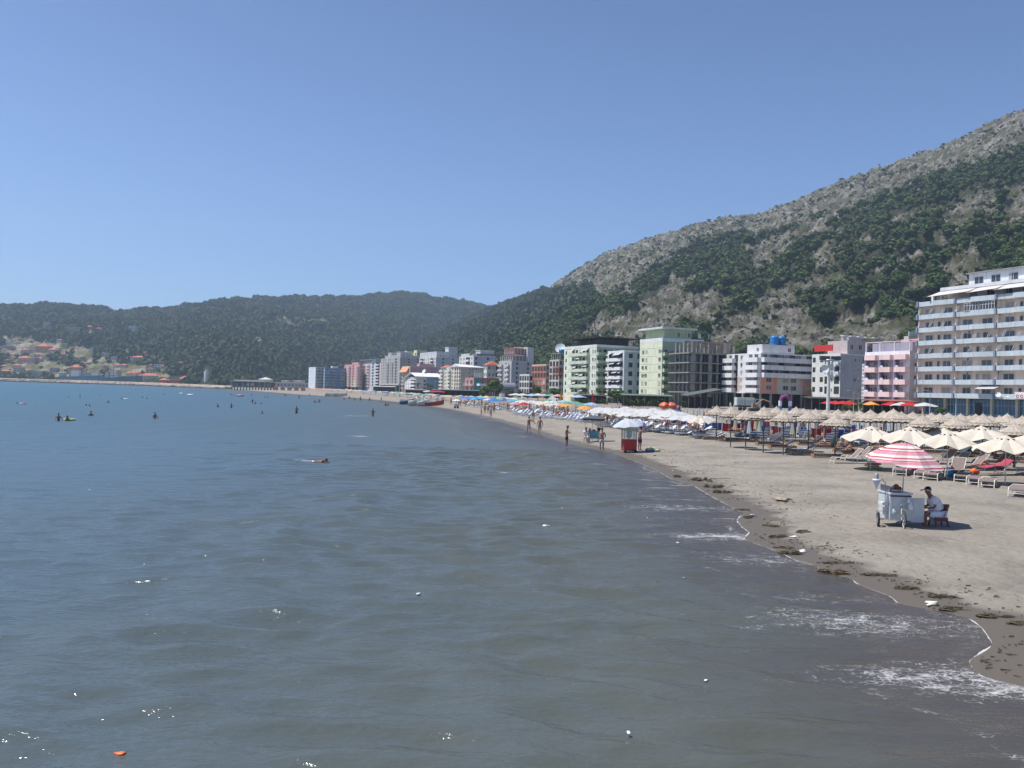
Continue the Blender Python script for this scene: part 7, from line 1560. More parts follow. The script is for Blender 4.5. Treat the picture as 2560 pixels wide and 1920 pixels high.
for i, (px, py, k, rz, lab) in enumerate([(2249,1190,0,-30,'left of the pink parcel'), (2303,1198,0,-32,'just right of the umbrella pole'), (2326,1202,0,-32,'third from the left in the near row'), (2404,1206,0,-34,'left of the trio at the right'), (2435,1213,0,-34,'middle of the trio at the right'), (2466,1220,0,-34,'right one of the trio'), (2543,1242,0,-36,'cut by the right edge'),
      (2083,1158,1,-88,'standing alone sideways left of the rest'), (2110,1152,1,-86,'just behind the lone sideways one'), (2360,1170,1,-70,'with its back raised behind the pink umbrella'), (2330,1160,1,-72,'with raised back left of the blue bucket'), (2400,1176,1,-75,'behind the trio with raised back'), (2455,1172,1,-78,'with raised back near the right edge'), (2500,1186,0,-78,'beneath the front right cream parasol'), (2530,1170,1,-80,'furthest right under the cream parasol'), (2380,1192,1,-40,'with brown raised back beside the umbrella rim')]):
    place(MBD[k], on(px, py), R(rz), 1, f'ivory tube sunbed with brown sling, {lab}', 'ivory metal sunbeds under the cream parasols')
g = random.Random(8)
def bedzone(n, px0, px1, Da, Db, ks, rz, txt):
    for i in range(n):
        px = px0 + (px1 - px0) * ((i * .6180339 + .13) % 1); f = (px - px0) / (px1 - px0 + 1e-6); D = (Da + (Db - Da) * f) * (1 + g.choice([0, .045, .09, .14, .19]) + g.uniform(-.006, .006))
        k = g.choice(ks); place(PB[k], onD(px, D), R(rz + g.uniform(-6, 6)), 1, f'{["blue striped sunbed with raised back", "flat blue and white striped sunbed", "grey white slatted sunbed"][k]} {txt}', 'plastic sunbeds ' + txt)
bedzone(70, 1850, 2560, 72, 66, [0, 0, 0, 2], 175, 'behind the straw umbrellas'); bedzone(62, 1280, 1480, 140, 104, [1, 2, 0], -75, 'in front of the light green block'); bedzone(46, 1480, 1740, 98, 74, [1, 2, 0], -72, 'behind the red kiosk')
bedzone(52, 1300, 1740, 172, 104, [1, 2, 0], -74, 'in the back rows'); bedzone(28, 1160, 1290, 205, 142, [1, 2], -70, 'beneath the blue parasols'); bedzone(20, 1030, 1160, 310, 215, [2, 1], -65, 'behind the grounded boats'); bedzone(8, 1640, 1770, 78, 74, [1], -80, 'near the sunbathers')
# ---- low red and blue fabric screens
def screen(c):
    e = empty('windbreak', (0, 0, 0)); b = MB(); b.box(-1.1, 1.1, -.015, .015, .12, .92, mat('red_screen' if c else 'blue_screen', (.42, .03, .03) if c else (.04, .09, .30), .85, .12, 3)); b.obj('fabric', e)
    for x in (-1.1, -.37, .37, 1.1): b = MB(); b.box(x - .02, x + .02, -.035, .035, -.1, .98, RAIL); b.obj('post', e)
    e['category'] = 'windbreak'; return protofy(e)
SCR = [screen(0), screen(1)]; bpy.context.view_layer.update()
for i, (px, py, k) in enumerate([(1786,1078,0),(1830,1082,1),(1878,1084,1),(1918,1088,0),(1955,1092,1),(1985,1092,1),(2018,1094,0),(2050,1096,1),(2090,1098,1),(2120,1100,0),(2158,1101,1),(2200,1100,1),(2245,1104,0),(2290,1106,1),(2340,1108,0),(2440,1112,0),(2478,1113,1),(2530,1116,1),(1700,1070,0),(1740,1074,0),(1850,1070,0),(1900,1073,1),(1990,1078,0),(2060,1082,1),(2130,1084,0)]):
    near_ = ('beside the lone cream parasol' if px < 1800 else 'under the leftmost straw umbrellas' if px < 1920 else 'before the lamp pole' if px < 2070 else 'behind the leftmost cream parasol' if px < 2200 else 'behind the cream parasols')
    place(SCR[k], on(px, py), R(g.uniform(-8, 12)), (1.0, 1, 1), f'{["blue", "red"][k]} fabric windbreak on white posts {near_}', 'red and blue windbreaks')
# ---- sunbathers and beach crowd
SK = [(.45, .03, .03), (.05, .08, .3), (.02, .02, .03), (.6, .6, .6), (.1, .35, .2), (.5, .2, .3)]
CROWD = [(P_LIE,1660,1068,-75,'sunbather with knees bent lying left of the red towel'),(P_LIE,1682,1070,-80,'sunbather lying in front of the dark red cloth'),(P_SITF,1700,1071,-60,'person in green top sitting on a sunbed'),(P_SITF,1735,1082,-60,'brown haired person sitting on the slatted sunbed'),(P_SITF,1744,1083,-30,'bare backed person sitting right on the slatted sunbed'),(P_LIE,1718,1078,-80,'sunbather stretched out beneath the small cream parasol'),
  (P_LIE,1840,1084,-80,'sunbather lying between the poles of the leftmost straw umbrellas'),(P_SITF,1815,1078,-40,'person in dark shirt sitting under the leftmost straw umbrellas'),(P_LIE,1852,1080,-78,'second sunbather lying in front of the red screen'),(P_SITF,1855,1081,-50,'sunbather propped up in front of the red screen'),
  (P_SITF,1390,1040,0,'person sitting at the dark red sunbeds, left'),(P_SITF,1411,1042,10,'person sitting at the dark red sunbeds, right'),(P_STAND,1343,1027,20,'person in dark clothes standing among the grey sunbeds'),(P_STAND,1549,1046,20,'person standing in the shade beneath the yellow parasol'),(P_STAND,1562,1045,-20,'second person standing beside the yellow parasol'),(P_SITF,1618,1058,-40,'person sitting in front of the flowered umbrella'),
  (P_STAND,1437,1012,10,'person standing behind the lone orange parasol'),(P_SITF,2486,1150,-70,'brown sunbather half hidden under the front right cream parasol'),(P_LIE,2470,1182,-80,'sunbather lying on a red towel at the right'),(P_SITF,1600,1040,0,'person sitting behind the flowered umbrella'),(P_SITF,1640,1047,0,'sunbather sitting under white parasols'),(P_SITF,1660,1050,30,'sunbather with bent back under white parasols'),(P_LIE,1595,1052,-80,'sunbather lying under white parasols')]
for P, px, py, rz, lab in CROWD:
    p = on(px, py); zz = .32 if P in (P_LIE, P_SITF) else 0; c = g.choice(SK); place(P, p + Vector((0, 0, zz)), R(rz), .98, lab, 'sunbathers and standing people among the sunbeds', {'shorts': c})
for i, (px, D) in enumerate([(1095,262),(1105,250),(1127,225),(1129,222),(1148,205),(1152,203),(1165,200),(1186,190),(1172,262),(1078,290),(1060,300),(1142,240),(1020,330),(1000,350),(1045,320),(1205,200),(1250,170),(970,395),(985,380),(1110,270),(1385,150),(1360,146),(1325,160),(1475,118),(1500,108),(1520,104),(1535,98),(1420,128),(909,440),(913,438),(830,560),(845,550),(868,520),(880,505),(940,420),(1290,165),(1270,172),(1410,138),(1575,92),(1670,86)]):
    h_ = g.uniform(1.6, 1.8); place(P_FAR, onD(px, D), g.uniform(0, 6), h_ / 1.75, f'distant beachgoer standing {zone(px)}', f'distant beachgoers {zone(px)}', {'shorts': g.choice(SK)})
for i in range(18):
    px, py = FRONTW[9 + (i * 7) % 31][:2]; P = P_SITF if i % 2 else P_LIE; pp = on(px, py) + Vector((.95 if P == P_LIE else .8, .02, .26))
    place(P, pp, R(-92), .97, f'{"sitting" if P == P_SITF else "lying"} beachgoer in the shade of the straw umbrellas', 'beachgoers under the straw umbrellas', {'shorts': g.choice(SK)})
for i in range(46):
    px = 1150 + 620 * ((i * .6180339 + .4) % 1); D = float(np.interp(px, [1150, 1300, 1480, 1770], [210, 148, 104, 74])) * g.uniform(1.0, 1.35); P = g.choice([P_LIE, P_SITF, P_SITF, P_STAND]); pp = onD(px, D); pp.z += 0 if P == P_STAND else .34
    place(P, pp, R(g.uniform(-110, -30)), .97, f'{"standing" if P == P_STAND else "sitting" if P == P_SITF else "lying"} beachgoer beneath the parasols {zone(px)}', f'beachgoers beneath parasols {zone(px)}', {'shorts': g.choice(SK)})
# ================================================================ BATHERS
def tor(R_, r_, m, name, loc, cols=None, flat=.8):
    b = MB(); n, k = 28, 10; vs = [((R_ + r_ * math.cos(6.283 * j / k)) * math.cos(6.283 * i / n), (R_ + r_ * math.cos(6.283 * j / k)) * math.sin(6.283 * i / n), r_ * flat * math.sin(6.283 * j / k)) for i in range(n) for j in range(k)]
    for i in range(n): b.add([], [], None)
    k0 = len(b.v); b.v += vs
    for i in range(n):
        for j in range(k): b.f.append([k0+i*k+j, k0+((i+1) % n)*k+j, k0+((i+1) % n)*k+(j+1) % k, k0+i*k+(j+1) % k]); b.m.append(b.mi(m if not cols else cols[(i * len(cols) * 2 // n) % len(cols)])); b.smooth.append(True)
    return b.obj(name, None, loc)
BATH = [ # px, y top, y water, prototype, rotation, label
 (146,1033,1052,'W',20,'man standing waist deep at the left beside the child in the yellow ring'),(227,1028,1040,'W',200,'bather standing chest deep right of the pair with the yellow ring'),(387,1031,1046,'W',30,'lone bather standing waist deep in the left third of the bay'),
 (43,1006,1010,'W',0,'swimmer beside the pink swim ring at far left'),(270,1001,1007,'W',0,'swimmer between the lone bather and the shore across the bay'),(215,1010,1015,'W',0,'swimmer facing another, left one of the close pair'),(224,1011,1016,'W',0,'swimmer facing another, right one of the close pair'),(200,985,989,'G',0,'tiny swimmer far out, upper of two near one another'),(200,992,995,'G',0,'tiny swimmer far out, lower of two near one another'),(171,991,994,'G',0,'tiny swimmer alone far out at the left'),(250,987,990,'G',0,'tiny swimmer far out ahead of the ship hull'),
 (304,994,998,'W',0,'swimmer left of the small white float'),(356,991,995,'W',0,'swimmer, left of a pair near the middle distance'),(367,993,997,'G',0,'swimmer, right of a pair near the middle distance'),(410,984,987,'G',0,'tiny swimmer in front of the far red sheds'),(544,1009,1018,'W',60,'bather up to the chest left of the taller one beneath the pier restaurant'),(578,1007,1020,'W',90,'tall bather waist deep directly below the pier restaurant'),
 (631,997,1009,'W',20,'tall bather standing above two smaller heads right of the pier'),(638,1005,1010,'G',0,'bather crouching just right of the tall one'),(653,1006,1010,'G',0,'swimmer head further right of the crouching bather'),(655,1027,1034,'W',0,'bather up to the neck between pier and jetty boats'),(741,1015,1034,'W',40,'bather waist deep lifting a child, centre of the bay'),(747,988,997,'W',0,'bather in the water near the beach end at centre left'),
 (786,1000,1006,'G',0,'bather, left of three heads near the blue block shore'),(790,1003,1007,'G',0,'bather crouching in the middle of the three near the blue block shore'),(798,998,1006,'W',0,'bather, right of three near the blue block shore'),(711,985,989,'G',0,'tiny bather, left of two at the far beach'),(714,986,990,'G',0,'tiny bather, right of two at the far beach'),(629,984,989,'W',0,'tiny bather under the right part of the pier restaurant'),(577,983,988,'W',0,'tiny bather at the left foot of the pier restaurant'),(584,985,989,'G',0,'tiny bather right next to the one at the foot of the pier'),
 (593,986,991,'G',0,'tiny bather left of the pinkish float'),(607,986,991,'G',0,'tiny bather right of the pinkish float'),(661,991,994,'G',0,'tiny swimmer in white cap below the pier end'),(669,990,994,'G',0,'tiny swimmer with orange shirt below the pier end'),(774,983,989,'W',0,'small bather standing at the far waterline before the orange parasols'),(860,995,1000,'G',0,'small bather alone right of the two white boats'),(873,989,998,'W',0,'bather near the shore right of the white boats'),(886,994,1001,'W',0,'bather bending in the shallows, first after the white boats'),(901,991,1002,'W',0,'bather standing in the shallows in dark shorts'),
 (924,993,1003,'W',0,'bather standing in the shallows with reddish shorts'),(953,993,1001,'W',0,'bather standing at the edge beneath the navy parasol'),(964,1006,1015,'W',0,'bather wading beside another with white shirt near the boats'),(970,1008,1015,'W',0,'bather with white shirt wading near the boats'),(932,1021,1041,'W',15,'man in dark shorts wading knee deep right of the white breaking wave'),(168,1039,1052,'G',10,'child sitting in the yellow and green swim ring')]
for px, yt, yw, kd, rz, lab in BATH:
    gp = G(px, yw, 0); D = gp.y; ha = min(1.45, max(.24, (yw - yt) * D / FPX)); hh = 1.7 if kd == 'W' else 1.45
    o = place(P_WADE if kd == 'W' else P_GIRL, (gp.x, gp.y, ha - hh), R(rz + g.uniform(-20, 20)), hh / 1.75, lab, 'bathers in the sea', {'shorts': g.choice(SK)})
YLW = cmat((.62, .55, .10), .4); LIM = cmat((.20, .50, .15), .4); PNKR = cmat((.60, .25, .28), .4); MAG = cmat((.60, .08, .25), .4); ORG = cmat((.75, .14, .03), .5); WPL = cmat((.75, .75, .75), .4)
w = G(174, 1051); tag(tor(.42, .15, YLW, 'swim_ring', (w.x, w.y, .07), [YLW, LIM]), 'yellow and green swim ring around the child at left', 'swim ring')
w = G(57, 1010); tag(tor(.42, .15, PNKR, 'swim_ring', (w.x, w.y, .07)), 'pink swim ring floating at the far left', 'swim ring')
w = G(315, 998); tag(tor(.40, .14, WPL, 'swim_ring', (w.x, w.y, .07)), 'whitish swim ring in the middle distance', 'swim ring')
w = G(600, 991); tag(tor(.9, .4, PNKR, 'swim_ring', (w.x, w.y, .3)), 'pinkish inflatable float below the pier restaurant', 'float')
w = G(476, 988); b = MB(); b.blob((0, 0, .15), (1.3, .6, .28), WPL, .3, 2, 1); tag(b.obj('float', None, (w.x, w.y, 0)), 'small white float in front of the silo', 'float')
w = G(452, 984); b = MB(); b.blob((0, 0, .1), (.8, .4, .2), WPL, .3, 2, 3); tag(b.obj('float', None, (w.x, w.y, 0)), 'smaller white float further out left of the silo', 'float')
# swimmer doing crawl
w = G(786, 1154); SW = figure(dict(pel=(0, .0, -.04), spi=(.0, .16, -.02), che=(0, .34, .0), nek=(0, .48, .03), hea=(0, .56, .06), hmi=(0, .62, .08), hto=(0, .69, .09), sL=(.17, .42, .0), sR=(-.17, .42, .0), eL=(.36, .5, .13), wL=(.42, .75, .0), hL=(.4, .83, -.04), eR=(-.3, .2, -.1), wR=(-.3, .0, -.15), hR=(-.3, -.1, -.18),
   pL=(.09, -.06, -.05), kL=(.1, -.45, -.04), aL=(.1, -.85, .0), tL=(.1, -1.0, .03), pR=(-.09, -.06, -.05), kR=(-.1, -.45, -.08), aR=(-.1, -.85, -.08), tR=(-.1, -1.0, -.08), face=(0, .3, -1)), SKIN_D, 'trunks', detail=False)
SW.location = (w.x, w.y, 0.0); SW.rotation_euler = (0, 0, R(-75)); SW['label'] = 'swimmer doing the crawl in the middle of the sea with a splash behind'
# ---- litter on the water
for i, (px, py, s_, c, lab) in enumerate([(300,1888,.055,ORG,'small bright orange object floating at the bottom left'),(367,1541,.03,WPL,'tiny white scrap floating left of centre, lower sea'),(224,1226,.05,WPL,'white scrap floating in the left middle of the sea'),(361,1413,.02,WPL,'very small white scrap below the left middle'),(1046,1487,.05,WPL,'crumpled white plastic scrap floating at centre'),(1343,1271,.06,WPL,'white scrap on the water, upper of two close ones right of centre'),(1364,1317,.11,WPL,'long white bottle floating right of centre'),(829,1311,.04,WPL,'white scrap floating on a small crest left of the bottle'),
   (1572,1836,.035,WPL,'white scrap floating at the bottom right of centre'),(1523,1871,.035,WPL,'yellowish white scrap at the bottom, lower one'),(1765,1704,.03,WPL,'white scrap on the sea in the lower right'),(1618,1296,.03,WPL,'white scrap on the dark shallows'),(1695,1359,.05,WPL,'white scrap near the foam, left'),(1709,1446,.02,WPL,'small white scrap near the foam, lower'),(1405,1272,.04,WPL,'white scrap in the shallows off the waterline'),(413,1226,.03,WPL,'white scrap on the water left of the long bottle'),(640,1817,.05,cmat((.2,.22,.15),.5),'dull green scrap floating at the bottom'),(414,1413,.02,WPL,'pinpoint white scrap mid left')]):
    w = G(px, py); b = MB(); b.blob((0, 0, .02), (s_ * 1.15, s_ * .65, s_ * .4), c, .5, 2, i); o = b.obj('plastic_scrap', None, (w.x, w.y, 0.0)); o.rotation_euler = (0, 0, i); tag(o, lab, 'plastic scrap')
# ---- seaweed and wreckage on the strand
WEED = mat('seaweed', (.085, .068, .038), .7, .4, 14); WEED2 = mat('dry_seaweed', (.12, .085, .05), .9, .3, 14)
def weed(px, py, lx, ly, hz, m, lab, seed, n=120):
    p = on(px, py); q = random.Random(seed); b = MB()
    lx *= .8; ly *= .85; cs = [(q.uniform(-.7, .7), q.uniform(-.6, .6), q.uniform(.18, .5)) for _ in range(5)]
    for i in range(n):
        a = q.uniform(0, 6.28); c_ = q.choice(cs); r = abs(q.gauss(0, .55)); x, y = lx * (c_[0] + r * c_[2] * math.cos(a)), ly * (c_[1] + r * c_[2] * math.sin(a)); L_ = q.uniform(.05, .22); t = q.gauss(0, .5); z = q.uniform(0, hz) * max(0, 1 - r) + .01
        b.tube((x, y, z), (x + L_ * math.cos(t), y + L_ * math.sin(t), max(.005, z + q.uniform(-.02, .02))), q.uniform(.008, .02), .004, 4, m, False)
    for c_ in cs[:4]: b.blob((c_[0] * lx, c_[1] * ly, hz * .2), (lx * c_[2] * .38, ly * c_[2] * .4, hz * .5), m, 1.1, 2, seed)
    tag(b.obj('weed_clump', None, p), lab, 'seaweed clump')
for i, (px, py, lx, ly, hz, m, lab) in enumerate([(1690,1193,.35,.5,.10,WEED,'dark seaweed clump furthest up the strand'),(1757,1202,.75,.9,.16,WEED,'biggest dark seaweed heap by the stick'),(1785,1219,.7,.6,.13,WEED,'seaweed heap below the biggest one'),(1806,1233,.6,.6,.12,WEED,'third seaweed heap down from the biggest one'),(1868,1294,.28,.35,.06,WEED,'small seaweed clump in the wet bay of the swash'),(1943,1343,.35,.25,.06,WEED,'green brown clump left of the two middle ones'),(2000,1330,.35,.3,.05,WEED,'seaweed clump higher on the wet sand'),
   (1990,1384,.75,.3,.08,WEED,'long green seaweed mat with white litter in it'),(2068,1434,.55,.2,.10,WEED2,'reddish brown driftwood and weed at the foam edge'),(2246,1471,.55,.16,.05,WEED,'dark seaweed strip above the long foam line'),(2186,1438,.55,.10,.04,WEED,'thin curved seaweed strand on the wet sand'),(2354,1493,.45,.14,.05,WEED,'seaweed strand right of the dark strip'),(2380,1524,.5,.12,.05,WEED,'seaweed strand beside the pale litter'),(2480,1542,.5,.14,.05,WEED,'seaweed strand lowest at right'),(2090,1408,.5,.08,.03,WEED,'thin weed line above the driftwood'),(1919,1316,.3,.25,.05,WEED2,'reddish weed scrap on wet sand'),(1850,1275,.5,.25,.04,WEED,'flat weed patch beyond the small swash bay'),(1960,1370,.4,.12,.03,WEED,'weed line left of the long mat'),(2545,1560,.4,.12,.04,WEED,'last weed strand at the right edge')]): weed(px, py, lx, ly, hz, m, lab, i)
g3 = random.Random(77); b = MB()     # scattered crumbs of weed along the tide line: nobody could count them
for i in range(1000):
    if i % 9 == 0: Y0 = 12 + 48 * g3.random() ** 1.2; t0 = abs(g3.gauss(1.3, 1.1))
    Yv = max(11, Y0 + g3.gauss(0, .35)); t = abs(t0 + g3.gauss(0, .25)) * (1 + Yv * .01) + .12; X_ = float(xs(Yv)) + t; z = gz(X_, Yv); L_ = g3.uniform(.02, .13); a = g3.gauss(0, .7)
    b.tube((X_, Yv, z + .02), (X_ + L_ * math.cos(a), Yv + L_ * math.sin(a), z + .02), g3.uniform(.006, .016), .004, 4, WEED if i % 3 else WEED2, False)
tag(b.obj('weed_crumbs'), 'scattered crumbs of dried seaweed along the tide line', 'seaweed', None, 'stuff')
p = on(1775, 1199); b = MB(); b.tube((0, 0, .06), (1.05, .05, .09), .014, .01, 5, WEED2); tag(b.obj('stick', None, p), 'thin stick lying across the biggest seaweed heap', 'stick')
for px, py, s_, c, lab in ((1958,1252,.16,cmat((.34,.27,.20)),'crumpled brown and white wreckage lying on the dry sand'),(1988,1344,.06,WPL,'white plastic scrap on the wet sand above the green mat'),(2008,1380,.08,WPL,'white carton caught in the green seaweed mat'),(2328,1513,.08,cmat((.62,.58,.5)),'pale plastic scrap lying beneath the seaweed strips'),(2202,1331,.04,WPL,'white paper scrap on the sand left of the cart wheel'),(2075,1241,.02,WPL,'tiny white scrap on the sand far left of the cart'),(2391,1332,.015,WPL,'pinpoint white scrap right of the cart shadow'),(1884,1288,.05,WPL,'white scrap on the strand above the foam bay'),(1681,1177,.03,WPL,'white scrap beside the furthest seaweed clump')):
    b = MB(); b.blob((0, 0, s_ * .3), (s_ * 1.5, s_, s_ * .5), c, 1.1, 2, int(px)); tag(b.obj('plastic_scrap', None, on(px, py)), lab, 'plastic scrap')
# inflatables and bundles by the ivory sunbeds
p = on(2182, 1171)
for k, (c, dx) in enumerate(((LIM, .12), (YLW, -.05), (MAG, .1))): tag(tor(.34, .06, c, 'swim_ring', p + Vector((dx, .05 * k, .06 + .10 * k))), ['green swim ring lying lowest in the pile on the sand', 'yellow swim ring in the middle of the pile on the sand', 'pink swim ring on top of the pile on the sand'][k], 'swim ring')
for nm, px, py, r, c, lab, cat in (('parcel', 2298, 1180, (.32, .25, .22), MAG, 'bright pink parcel between the ivory sunbeds', 'parcel'), ('bag', 2376, 1192, (.12, .2, .2), cmat((.05, .25, .5)), 'blue bag under the ivory sunbeds', 'bag'), ('towel', 2436, 1184, (.2, .2, .16), ORG, 'orange red towel bundle right of the pink umbrella', 'towel'), ('bag', 2384, 1187, (.6, .3, .22), cmat((.02, .025, .05)), 'dark bag in the shade of the ivory sunbeds', 'bag')):
    b = MB(); b.blob((0, 0, r[2] * .7), r, c, .4, 2, int(px)); tag(b.obj(nm, None, on(px, py)), lab, cat)
b = MB(); slab_path(b, [(0, .0), (.5, .10), (1.2, .12), (1.7, .45)], .33, .03, mat('red_towel', (.34, .04, .08), .9, .3, 3)); o = b.obj('towel', None, on(2456, 1186) + Vector((0, 0, .38))); o.rotation_euler = (0, 0, R(-78)); tag(o, 'red patterned towel spread over a sunbed at the right', 'towel')
for px, py, c, lab in ((1653,1060,(.35,.02,.05),'dark red towel draped over a sunbed by the sunbathers'),(1672,1058,(.12,.02,.04),'maroon cloth hung over a sunbed back'),(1395,1041,(.30,.03,.05),'dark red towel over the sunbeds before the green block')):
    b = MB(); slab_path(b, [(0, .0), (.7, .25), (1.2, .62), (1.9, .55)], .5, .05, cmat(c)); o = b.obj('towel', None, on(px, py) + Vector((0, 0, .35))); o.rotation_euler = (0, 0, R(-85)); tag(o, lab, 'towel')
b = MB(); b.lathe([(0, 0), (.16, 0), (.2, .36), (.21, .37)], 18, mat('pale_blue_plastic', (.20, .38, .66), .4, .05)); tag(b.obj('bucket', None, on(2109, 1116) + Vector((0, 0, .3))), 'pale blue bucket on a wooden sunbed', 'bucket')
b = MB(); b.lathe([(0, 0), (.2, 0), (.24, .62), (.25, .63)], 18, mat('sky_blue_plastic', (.06, .30, .55), .4, .05)); tag(b.obj('bucket', None, on(2424, 1140) + Vector((0, 0, .3))), 'bright blue bin under the cream parasols', 'bin')
b = MB(); b.blob((0, 0, .55), (.22, .2, .5), mat('dark_green_cloth', (.02, .05, .04), .8, .2), .3, 2, 3); tag(b.obj('bag', None, on(2083, 1126)), 'dark green bag hung on a straw umbrella pole', 'bag')
b = MB(); b.blob((0, 0, .25), (.75, .3, .2), mat('grey_folded_canvas', (.07, .08, .10), .9, .2), .6, 2, 6); b.blob((-.6, 0, .3), (.3, .25, .25), mat('grey_folded_canvas', (.07, .08, .10)), .6, 2, 8); tag(b.obj('folded_mattresses', None, on(1862, 1100) + Vector((0, 0, .12))), 'heap of dark folded mattresses on a wooden sunbed', 'mattresses')
# ================================================================ GROUNDED BOATS
def boat(px, py, L_, c, rz, label, prow=False):
    p = on(px, py, .1); e = empty('pedal_boat', p, R(rz), label, 'boat', 'boats drawn up on the beach'); e.scale = (1.1, 1.5, 1.6); b = MB(); sec = []
    for i in range(9):
        f = i / 8; w_ = .62 * (math.sin(min(1, (f * 1.35 + .25)) * math.pi / 2) if f < .5 else math.cos((f - .5) * 2 * math.pi / 2 * .86) ** .6); sh = .55 + .45 * f ** 2; x = L_ * (f - .5)
        sec.append([(x, -w_, sh), (x, -w_ * .8, .1 + .25 * f**3), (x, 0, 0 + .3 * f**3), (x, w_ * .8, .1 + .25 * f**3), (x, w_, sh)])
    vs = [v for s_ in sec for v in s_]; b.add(vs, [(i*5+j, i*5+j+1, (i+1)*5+j+1, (i+1)*5+j) for i in range(8) for j in range(4)] + [(4, 3, 2, 1, 0)], cmat(c), True); b.obj('hull', e)
    b = MB(); b.add([(x, y, z + .01) for s_ in sec for x, y, z in (s_[0], s_[4])], [(2*i, 2*i+2, 2*i+3, 2*i+1) for i in range(8)], cmat((.68, .67, .62))); b.box(-L_*.42, L_*.1, -.5, -.15, .5, .85, cmat((.66, .66, .64))); b.box(-L_*.42, L_*.1, .15, .5, .5, .85, cmat((.66, .66, .64))); b.obj('deck', e)
    b = MB(); b.add([(L_*.05, -.4, .75), (L_*.05, .4, .75), (L_*.42, 0, .98), (L_*.12, -.34, 1.35 if prow else 1.05), (L_*.12, .34, 1.35 if prow else 1.05)], [(0, 1, 4, 3), (0, 3, 2), (1, 2, 4), (3, 4, 2)], cmat((.64, .60, .50) if prow else (.7, .7, .7))); b.obj('bow_cover', e)
for a in ((1017,1011,3.6,(.10,.16,.36),-8,'blue and white pedal boat, leftmost of four grounded together'),(1035,1014,3.0,(.62,.62,.58),-30,'white pointed boat with cream canvas, second of four',1),(1058,1015,3.0,(.66,.66,.66),-25,'low white boat, third of four grounded together'),(1086,1015,4.3,(.40,.06,.05),-6,'large white boat with red hull, rightmost of four',1),(829,990.5,5.5,(.68,.70,.72),-5,'white jet boat beached at the far end, left one'),(850,991.5,5.6,(.45,.52,.62),-5,'white and blue jet boat beached at the far end, right one')): boat(*a)
# seller further along with white cart and umbrella
p = on(1141, 1021); e = empty('food_cart', p, 0, 'small white food cart with round parasol near the grounded boats', 'food cart'); b = MB(); b.box(-.5, .5, -.3, .3, .35, 1.0, cmat((.62, .62, .60))); b.obj('body', e); b = MB(); b.lathe([(0, -.05), (.25, -.05), (.25, .05), (0, .05)], 12, TYRE, (-.3, -.3, .25), ax=Matrix.Rotation(R(90), 3, 'X')); b.lathe([(0, -.05), (.25, -.05), (.25, .05), (0, .05)], 12, TYRE, (.35, -.3, .25), ax=Matrix.Rotation(R(90), 3, 'X')); b.obj('wheels', e)
b = MB(); b.tube((0, 0, 1), (0, 0, 2.1), .02, .02, 6, RAIL); b.obj('pole', e); dome(e, (0, 0, 1.75), .85, .35, CRM2, None, 8, 1, frac=1.6)
# ================================================================ PROMENADE
def leafy(name, p, r, h, n, label, cat, seed, trunk=True, group=None, mt_=None, flat=1.0):
    g_ = np.random.default_rng(seed); v, f = crown(g_, 7, n, I2, .17, flat); e = empty(name, p, 0, label, cat, group)
    v = v * np.array([r / .42, r / .42, h]); link('crown', np_mesh('crown', v, f, [mt_ or LEAF], False, {'tint': np.zeros(len(v))}), e)
    b = MB(); b.tube((0, 0, -.3), (.1, 0, h * .55), .16, .09, 7, BARK); b.tube((0, 0, h * .3), (r * .4, .1, h * .6), .08, .04, 5, BARK); b.obj('trunk', e); return e
LEAF = foliage_mat('garden_leaves', (.055, .095, .03), .5, .4)
for i, (px, D, r, h, lab) in enumerate(((1222,372,3.8,6.5,'round leafy tree left of the promenade pair'),(1240,366,4.6,8.0,'larger round leafy tree in front of the grey restaurant'),(1206,380,2.6,4.5,'small tree beside the white pavilion'),(1275,370,2.5,4,'low bush right of the round trees'),(1296,362,2.2,4.2,'bush in front of the small white framed house'),(1345,340,2.2,6,'slim tree before the orange balconies block'),(1366,330,2.4,3.5,'low tree near the small tiled awning'),(1392,325,3.6,5.0,'bushy tree beside the light green block corner'),(1545,262,3.8,4.6,'rounded green tree beneath the white and blue block'),(1562,258,3.2,4.2,'second rounded tree beneath the white and blue block'),(2145,212,2.8,3.0,'low green shrub left of the pink hotel'),(2120,216,2.6,2.8,'low shrub behind the red parasols'),(2350,180,1.5,1.8,'small shrub before the hotel shopfront'),(1320,352,2,3,'small bush among the far café parasols'),(1310,345,1.6,3,'narrow dark bush beside it near far cafés'))):
    leafy('tree', onD(px, D), r, h, 420, lab, 'tree', i, group='promenade trees')
def palm(px, D, h, lab, seed):
    p = onD(px, D); e = empty('palm_tree', p, 0, lab, 'palm tree', 'promenade palms'); q = random.Random(seed); b = MB(); b.tube((0, 0, -.3), (.2, 0, h * .5), .32, .24, 9, BARK); b.tube((.2, 0, h * .5), (.15, 0, h), .24, .2, 9, BARK); b.obj('trunk', e); b = MB()
    for i in range(26):
        a = q.uniform(0, 6.28); el = q.uniform(-.3, 1.2); L_ = q.uniform(1.7, 2.5); P = []; 
        for k in range(6): f = k / 5; P.append(Vector((.15 + math.cos(a) * L_ * f * math.cos(el * (1 - .3 * f)), math.sin(a) * L_ * f * math.cos(el * (1 - .3 * f)), h + L_ * f * math.sin(el) - .9 * L_ * .5 * f * f)))
        sd = Vector((-math.sin(a), math.cos(a), 0))
        for k in range(5):
            for j in range(3):
                s0 = P[k].lerp(P[k+1], j / 3); dn = Vector((0, 0, -.28)); fw = (P[k+1] - P[k]).normalized() * .22
                for sg in (-1, 1): b.add([s0, s0 + (P[k+1] - P[k]) * .2, s0 + sd * sg * (.5 - .06 * k) + dn + fw], [(0, 1, 2)], LEAF)
    b.obj('fronds', e)
